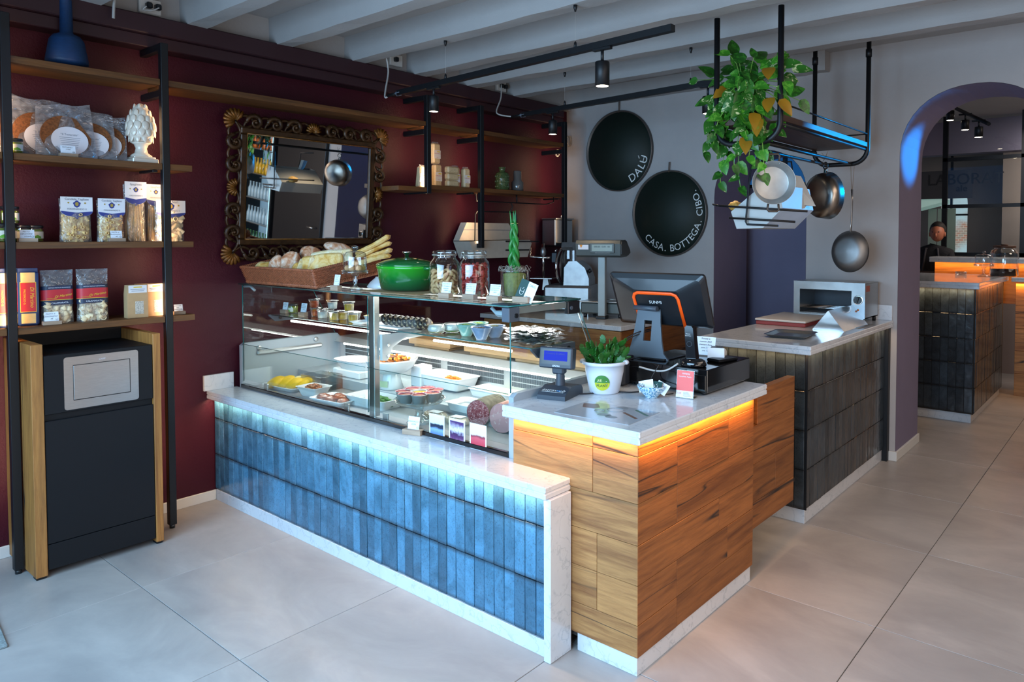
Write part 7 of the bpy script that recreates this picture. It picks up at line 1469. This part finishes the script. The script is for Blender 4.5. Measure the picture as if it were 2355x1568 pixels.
spot_head('track_spotlight', 'black cylinder spotlight on the far track, in front of the last shelf post', on_track(TC, TD, 1271, 4.0), .032, .10, .065, power=20, cone=85)
spot_head('track_spotlight', 'black cylinder spotlight on the far track, beside the trailing plant', on_track(TC, TD, 1628, 3.96), .035, .105, .07, power=24, cone=85)
# sockets and white cables above the soffit
for i, (px, py, lb) in enumerate(((343, 18, 'white socket box with two black plugs above the soffit, near the picture top'), (908, 140, 'white socket box above the first light track cable'), (1150, 200, 'white socket box above the second light track cable'))):
    c_ = X(px, py, XW+.07); q = thing('socket_box', lb, 'socket', c_, 0, 'white socket boxes above the soffit'); obj('box', MB().box(-.008, .022, -.055, .055, -.040, .045, .006), m_white, q)
    for k in range(2 if i != 1 else 1): obj('plug', MB().box(.022, .055, -.03+.045*k, .0+.045*k, -.015, .018, .006), m_blackplastic, q)
def cpath(l): return [tuple(p_) for p_ in l]
cable('white_cable', 'white cable dropping from the ceiling to the near light track', [X(888, 128, -4.1), X(893, 165, -4.1), X(887, 205, -4.05), X(886, 224, -4.02), X(898, 217, -3.99), Vector((-3.96, 2.93, 2.505))], .006, m_cable)
cable('white_cable', 'white cable dropping from the socket to the far light track', [X(1153, 195, -4.15), X(1152, 225, -4.1), X(1142, 255, -4.05), X(1150, 264, -4.0), Vector((-3.90, 4.01, 2.50))], .006, m_cable)
cable('white_cable', 'short white cable hanging above the blue vase at the picture top', [X(265, -20, -4.2), X(262, 15, -4.2), X(261, 42, -4.2)], .007, m_cable)
cable('white_cable', 'white cable bridging the two plugs of the left socket box', [X(337, 14, -4.28), X(330, 22, -4.29), X(350, 24, -4.28), X(366, 18, -4.28)], .004, m_cable)
# ================================================================== HANGING POT RACK
RX0, RX1, RY0, RY1 = -1.885, -1.52, 3.53, 4.965
q = thing('hanging_pot_rack', 'black tube pot rack with wooden shelf hung from the ceiling over the dark counter', 'rack', (0, 0, 0))
def ucurve(y_, zt_): 
    r_ = .10; zb_ = 2.075; p_ = [(RX0, y_, zt_), (RX0, y_, zb_+r_)]+[(RX0+r_-r_*math.cos(t_), y_, zb_+r_-r_*math.sin(t_)) for t_ in [PI/2*i/8 for i in range(1, 9)]]
    p_ += [(RX1-r_+r_*math.sin(t_), y_, zb_+r_-r_*math.cos(t_)) for t_ in [PI/2*i/8 for i in range(9)]]+[(RX1, y_, zt_)]; return p_
obj('tube_frame', MB().tube(ucurve(RY0, 2.76), .0155, 12), m_black, q); obj('tube_frame', MB().tube(ucurve(RY1, 2.93), .0155, 12), m_black, q)
for x_ in (RX0, RX1): obj('tube_joint', MB().cyl((x_, RY1, 2.78), .020, .05, 14), m_black, q)
for x_, z_ in ((RX1-.105, 2.075), (RX0+.105, 2.075), (RX1-.012, 2.165), (RX0+.012, 2.165)): obj('long_tube', MB().tube([(x_, RY0, z_), (x_, RY1, z_)], .010, 10), m_black, q)
m_dshelf = oak('dark_shelf', '#4e3524', '#2e1d13', False, 'y', rough=.5)
obj('wood_shelf', MB().box(RX0+.005, RX1+.004, RY0+.02, RY1+.02, 2.180, 2.212, .002), m_dshelf, q)
for x_ in (RX0, RX1): obj('guard_rail', MB().tube([(x_, RY0, 2.268), (x_, RY1, 2.268)], .005, 8), m_black, q)
obj('guard_rail', MB().tube([(RX0, RY1, 2.268), (RX1, RY1, 2.268)], .005, 8), m_black, q)
def shook(p_, s_=1): return MB().tube([(0, 0, .0), (.008*s_, 0, .012), (.0, 0, .026), (-.010*s_, 0, .018)], .0028, 6)
# pans
def ring(parent, c, r, th, ax='x', m=None):
    pts = [(c[0]+(r*math.cos(a) if ax != 'x' else 0), c[1]+(r*math.cos(a) if ax == 'x' else 0), c[2]+r*math.sin(a)) for a in [2*PI*i/24 for i in range(24)]]; return obj('hanging_ring', MB().tube(pts, th, 8, True), m or m_darkgrey, parent)
def facing(name, label, loc, tdir, cat, group=None):
    """empty whose local +Z points along tdir"""
    t_ = thing(name, label, cat, loc, 0, group); t_.rotation_euler = Vector(tdir).to_track_quat('Z', 'Y').to_euler(); return t_
c1 = Y(1779, 420, 3.56); v1 = (CAM0-c1).normalized(); v1 = (v1+Vector((.25, 0, .05))).normalized()
q = thing('aluminium_pan', 'wide round aluminium pan with two loop handles, its inside facing the room', 'pan', c1); RM = Vector(v1).to_track_quat('Z', 'Y').to_matrix().to_4x4()
# make local up stay upright
zl = Vector(v1); xl_ = Vector((0, 0, 1)).cross(zl).normalized(); yl = zl.cross(xl_); RM = Matrix(((xl_.x, yl.x, zl.x, 0), (xl_.y, yl.y, zl.y, 0), (xl_.z, yl.z, zl.z, 0), (0, 0, 0, 1)))
q.rotation_euler = RM.to_euler(); m_panin = mat('worn_aluminium', (.36, .37, .365, 1), .42, .75, var=.15, vs=12, bump=.1, bs=60)
R_ = .111; obj('pan_body', MB().lathe([(0, -.045), (R_*.76, -.045), (R_*.80, -.043), (R_, .012), (R_*1.02, .014), (R_*1.02, .010), (R_*.82, -.05), (0, -.052)], 64), m_panin, q)
for s_ in (1, -1): obj('loop_handle', MB().tube([(-.026, s_*(R_*.99), 0), (-.030, s_*(R_+.028), -.002), (-.022, s_*(R_+.038), -.002), (.022, s_*(R_+.038), -.002), (.030, s_*(R_+.028), -.002), (.026, s_*(R_*.99), 0)], .0058, 8), mat('iron_handle', '#4b4038', .5, .4), q)
for a in (-.03, .03): obj('rivet', MB().ball((a, R_*.90, -.004), .004, 8, 6), m_alu, q)
c2 = Y(1891, 450, 4.5); q = thing('round_steel_pan', 'round steel pan hanging by its ring, curved bottom turned to the room', 'pan', c2)
zl = (Vector((.55, -.78, -.10))).normalized(); 
def upright(zl): xl_ = Vector((0, 0, 1)).cross(zl).normalized(); yl = zl.cross(xl_); return Matrix(((xl_.x, yl.x, zl.x, 0), (xl_.y, yl.y, zl.y, 0), (xl_.z, yl.z, zl.z, 0), (0, 0, 0, 1)))
zl = Vector((-.50, -.86, -.04)).normalized(); q.rotation_euler = upright(zl).to_euler(); R_ = .150; m_tarn = mat('tarnished_steel', (.33, .29, .25, 1), .3, 1, var=.2, vs=10)
obj('pan_body', MB().lathe([(0, .055), (R_*.62, .052), (R_*.86, .038), (R_*.93, .02), (R_, -.045), (R_*.98, -.045), (R_*.9, .02), (0, .045)], 64), m_tarn, q); obj('ring_lug', MB().tube([(-.010, R_*.98, -.03), (-.008, R_+.022, -.03), (.008, R_+.022, -.03), (.010, R_*.98, -.03)], .005, 8), m_tarn, q)
obj('hanging_ring', MB().tube([(.020*math.cos(a), R_+.038+.022*math.sin(a), -.03) for a in [2*PI*i/24 for i in range(24)]], .0038, 8, True), mat('dark_ring', '#2d2825', .4, .6), q)
c3 = Y(1953, 578, 4.93); q = thing('long_handled_pan', 'steel frying pan hanging on string by its long flat handle against the grey wall', 'pan', c3); zl = Vector((-.10, -.99, .06)).normalized(); q.rotation_euler = upright(zl).to_euler(); R_ = .142
obj('pan_body', MB().lathe([(0, .052), (R_*.55, .049), (R_*.80, .036), (R_*.95, .0), (R_, -.012), (R_*.97, -.012), (R_*.78, .028), (0, .042)], 64, sx=.93), mat('grey_steel', (.24, .24, .24, 1), .48, 1, var=.1, vs=12), q)
obj('long_handle', MB().tube([(.0, R_*.93, -.008), (.0, R_+.05, -.018), (.002, R_+.20, -.012), (.0, R_+.28, -.006)], [.013, .010, .011, .014], 10, flat=.45), m_steel, q); obj('string', MB().tube([(-.004, R_+.275, -.004), (-.012, R_+.44, .0), (.012, R_+.45, .0), (.004, R_+.275, -.004)], .0016, 5), mat('jute', '#8a765a', .8), q)
o = obj('jute_bow', MB().tube([(-.02, 0, .03), (0, 0, 0), (.02, 0, .04), (.005, 0, 0), (-.015, 0, -.03), (0, 0, .0), (.022, 0, -.02)], .0016, 5), bpy.data.materials['jute'], None, Y(1897, 362, 4.5)); tag(o, 'frayed string knot tying the round pan ring to the rack', 'string')
# wire holder with the white bread box
y_w = 3.72
q = thing('wire_box_holder', 'black wire holder hanging below the pot rack', 'holder', (0, 0, 0))
def pw(px, py, yy=y_w): return Y(px, py, yy)
obj('hook', MB().tube([pw(1731, 343), pw(1737, 352), pw(1735, 362), pw(1737, 369)], .0055, 8), m_darkgrey, q)
obj('wire_frame', MB().tube([pw(1762, 372), pw(1728, 368), pw(1715, 510), pw(1718, 516), pw(1790, 519)], .0055, 8), m_black, q); obj('wire_frame', MB().tube([pw(1735, 370, 4.05), pw(1820, 372, 4.05), pw(1832, 480, 4.05)], .0055, 8), m_black, q)
obj('wire_arm', MB().tube([pw(1653, 473, 3.66), pw(1857, 486, 3.75)], .0060, 8), m_black, q); obj('wire_arm', MB().tube([pw(1677, 501, 3.66), pw(1829, 510, 3.75)], .0060, 8), m_black, q); obj('wire_arm', MB().tube([pw(1653, 473, 3.66), pw(1640, 470, 3.95)], .0060, 8), m_black, q)
m_wbox = mat('white_painted_wood', '#b5b8b6', .55, var=.04, vs=12)
q = thing('white_bread_box', 'white slanted wooden box with bread held in the wire holder below the rack', 'box', (0, 0, 0))
P1, P2, P3, P4 = pw(1681, 487, 3.72), pw(1694, 526, 3.72), pw(1762, 526, 3.74), pw(1725, 452, 3.74)
Q1, Q2 = pw(1790, 480, 3.80), pw(1830, 455, 3.86)
back = Vector((.10, .36, 0))
fr_ = [Y(1681, 487, 3.74), Y(1694, 526, 3.74), Y(1755, 524, 3.74), Y(1800, 478, 3.74), Y(1790, 425, 3.74), Y(1745, 432, 3.74)]
bk_ = [Vector(p_)+Vector((.0, .45, .0)) for p_ in fr_]
n_ = len(fr_); wb_ = MB().add([*fr_, *bk_], [tuple(range(n_))]+[tuple(range(n_, 2*n_))[::-1]]+[(i, (i+1) % n_, n_+(i+1) % n_, n_+i) for i in range(n_) if i != 4]); obj('box_body', wb_, m_wbox, q)
A_, B_, C_, D_ = Y(1812, 400, 4.05), Y(1842, 405, 4.12), Y(1876, 474, 4.10), Y(1805, 468, 4.0); th_ = Vector((.0, .02, .0))
lid_ = MB().add([A_, B_, C_, D_]+[p_+Vector((-.015, .02, 0)) for p_ in (A_, B_, C_, D_)], [(0,1,2,3), (7,6,5,4), (0,4,5,1), (1,5,6,2), (2,6,7,3), (3,7,4,0)]); obj('sloping_panel', lid_, m_wbox, q)
t_ = thing('bread_piece', 'crusty bread piece showing at the left end of the white box', 'bread', Y(1690, 474, 3.84)); obj('crust', MB().ball((0, 0, 0), (.035, .05, .03), 14, 10, lambda p: 1+.15*math.sin(7*p[0])*math.cos(6*p[2])), m_foc, t_)
# ================================================================== TRAILING PLANT
pc = Vector((-1.75, 3.63, 2.213)); q = thing('trailing_plant', 'variegated trailing pothos in a black pot on the hanging rack', 'plant', pc)
obj('pot', MB().lathe([(0, 0), (.065, 0), (.07, .004), (.088, .15), (.092, .152), (.092, .165), (.086, .165), (.0, .14)], 36), m_gloss_black, q)
def leafmat(name, a, b, s_=.5):
    t = NT(name); v_ = t.coord((1, 1, 1), rand=True); n_ = t.noise(v_, 26, 4, .65, 1.2); t.L(t.ramp(n_, [(.38, S(a)), (s_, S(a)), (min(.99, s_+.06), S(b))]), t.b.inputs['Base Color']); t.set(Roughness=.38); t.b.inputs['Subsurface Weight'].default_value = 0
    return t.m
LM = [leafmat('leaf_green', '#1c4a12', '#2f6b1c'), leafmat('leaf_variegated', '#28611a', '#b9c08a', .56), leafmat('leaf_mid', '#357a1c', '#5c9a30'), leafmat('leaf_yellow', '#8f6612', '#7a7a22', .62)]
def leaf_me(L_, W_):
    pts = [(-1, 0), (-.86, .30), (-.60, .62), (-.2, .85)]; mb = MB(); nu, nv = 8, 4
    def fn(u, v):
        t = u; wd = W_*(math.sin(PI*min(1, t**.62))**.8)*(1-.15*t); s_ = (v-.5)*2; x_ = s_*wd; y_ = L_*t-(.12*L_*(1-abs(s_))*0 if t > 0 else 0)+(-.10*L_*abs(s_) if t < .2 else 0)
        return (x_, y_, .18*abs(x_)-.35*L_*t*t*.5)
    mb.grid(fn, nu, nv); return mb
leafs = [[leaf_me(L_, W_).mesh('leaf') for L_, W_ in ((.098, .036), (.082, .031), (.064, .024))] for m_ in LM]
for row, m_ in zip(leafs, LM):
    for me_ in row: me_.materials.append(m_)
random.seed(23); m_stem = mat('vine_stem', '#6f9a3a', .5); nleaf = 0
def add_leaf(pos, d_, big=None, kind=None):
    global nleaf
    k_ = kind if kind is not None else random.choices((0, 1, 2, 3), (5, 4, 3.4, .15))[0]; me_ = leafs[k_][big if big is not None else random.randrange(3)]
    o = obj('leaf', me_, None, q, pos); zl = Vector((random.uniform(-.5, .5)+.45, random.uniform(-.3, .3)-.75, random.uniform(.1, .8))).normalized(); yl = Vector(d_); yl = (yl-zl*yl.dot(zl)).normalized(); xl_ = yl.cross(zl)
    o.rotation_euler = Matrix(((xl_.x, yl.x, zl.x), (xl_.y, yl.y, zl.y), (xl_.z, yl.z, zl.z))).to_euler(); nleaf += 1
vines = [(1640, 330, .0), (1625, 350, 0), (1660, 420, 0), (1690, 380, 0), (1655, 300, 0), (1700, 430, 0), (1720, 360, 0), (1745, 395, 0), (1735, 330, 0), (1762, 400, 0), (1645, 270, 0), (1670, 350, 0), (1705, 300, 0), (1765, 350, 0), (1790, 300, 0), (1712, 250, 0)]
for i, (ex, ey, _) in enumerate(vines):
    yy = 3.50+.06*(i % 3); e_ = Y(ex, ey, yy)-pc; a0_ = Vector((random.uniform(-.06, .06), random.uniform(-.09, -.02), .165)); mid = (a0_+e_)/2+Vector((random.uniform(-.04, .04), -.06, .10+.05*(i % 2))); lo = e_+Vector((random.uniform(-.02, .02), 0, .10))
    pts = []
    for k in range(15):
        t_ = k/14; b0, b1, b2, b3 = (1-t_)**3, 3*t_*(1-t_)**2, 3*t_*t_*(1-t_), t_**3; pts.append(a0_*b0+mid*b1+lo*b2+e_*b3+Vector((math.sin(9*t_+i)*.008, 0, 0)))
    obj('vine', MB().tube(pts, .0024, 5), m_stem, q)
    for k in range(2, 15, 2):
        s_ = 1 if (k//2) % 2 else -1; add_leaf(pts[k], (s_*random.uniform(.3, .9), -.2, -random.uniform(.3, 1)), 2 if k > 10 else None)
for i in range(96):
    px_ = random.gauss(1728, 46); py_ = random.gauss(205, 38); 
    if py_ > 260: py_ = 230
    P_ = Y(px_, py_, random.uniform(3.50, 3.68))-pc; out_ = Vector((P_.x, -.3, P_.z-.12)).normalized(); add_leaf(P_, (out_.x+random.uniform(-.4, .4), -.2, out_.z*.8+random.uniform(-.6, .5)))
    obj('leaf_stalk', MB().tube([(P_.x*.2, P_.y*.3, .16), P_*.6+Vector((0, 0, .09)), P_], .0018, 4), m_stem, q)
for px_, py_, dx_ in ((1640, 172, -1), (1800, 150, 1), (1825, 160, 1), (1742, 135, .2), (1710, 140, -.3), (1770, 150, .4), (1800, 200, .8), (1812, 215, .6)): add_leaf(Y(px_, py_, 3.56)-pc, (dx_, -.1, .35), 0, (0, 1, 1, 0)[nleaf % 4])
for px_, py_ in ((1770, 235), (1735, 270), (1715, 325), (1768, 165), (1745, 285)): add_leaf(Y(px_, py_-8, 3.50)-pc, (.1, -.2, -1), 0, 3)
# ================================================================== MAT, MIRRORED SIDE
o = obj('entrance_mat', MB().box(-.9, 0, -1.25, 0, 0, .012, .003), mat('coarse_grey_mat', '#7c8586', .95, var=.3, vs=120, bump=1, bs=300), None, (0, 0, 0), (0, 0, .0)); tag(o, 'coarse grey entrance mat at the lower left corner', 'mat'); pm = Z(30, 1568, 0); o.location = (Z(0, 1490, 0).x+.02, Z(0, 1490, 0).y+.02, 0); o.rotation_euler = (0, 0, math.atan2(pm.y-Z(0, 1490, 0).y, pm.x-Z(0, 1490, 0).x))
# black door and drinks fridge opposite the mirror (seen only in it)
st_ = struct('door_1', MB().box(-.20, .98, 5.24, 5.289, 0, 2.25, .004), mat('black_door', (.004, .004, .006, 1), .35)); obj('door_handle', MB().tube([(-.1, 5.24, 1.0), (-.1, 5.19, 1.0), (.02, 5.19, 1.0)], .01, 8), m_steel, st_)
fx = 1.55
q = thing('drinks_fridge', 'tall black drinks fridge with lit bottle shelves, reflected in the mirror', 'fridge', (fx, 5.27, 0), PI/2)
obj('cabinet', MB().box(-.02, .34, -.45, -.41, 0, 2.5).box(-.02, .34, .41, .45, 0, 2.5).box(.30, .34, -.45, .45, 0, 2.5).box(-.02, .34, -.45, .45, 2.42, 2.5).box(-.02, .34, -.45, .45, 0, .3), m_black, q)
obj('light_bar', MB().box(-.01, .0, .38, .40, .35, 2.4), emit('fridge_led', (.45, .80, 1.0), 3), q); obj('back_panel', MB().box(.28, .29, -.41, .41, .3, 2.42), mat('fridge_back', '#9fb3c0', .5, emis=S('#7fa8c0'), es=.35), q)
for k in range(6): obj('wire_shelf', MB().box(0, .28, -.41, .41, .45+.36*k, .46+.36*k), m_steel, q)
random.seed(2); bm_ = {}
bcol = [('red_soda', '#b0242c'), ('yellow_juice', '#d6a81a'), ('clear_water', '#a9c4d0'), ('orange_soda', '#cf6a1c'), ('green_glass', '#2f6a3a')]
for nm, c_ in bcol:
    me_ = MB().lathe([(0, 0), (.028, 0), (.030, .004), (.030, .12), (.012, .17), (.011, .21), (.013, .212), (.013, .225), (0, .225)], 14).mesh('bottle'); me_.materials.append(mat(nm, c_, .15, coat=.5)); bm_[nm] = me_
order = ['green_glass', 'clear_water', 'clear_water', 'yellow_juice', 'orange_soda', 'red_soda']
for k in range(6):
    for j in range(9):
        o = bpy.data.objects.new('bottle', bm_[order[k]]); COL.objects.link(o); o.location = (fx-.36+.09*j, 5.36, .4605+.36*k); tag(o, order[k].replace('_', ' ')+' bottle in the drinks fridge, '+['bottom', 'second', 'third', 'fourth', 'fifth', 'top'][k]+' shelf from below', 'bottle', 'bottles in the drinks fridge')
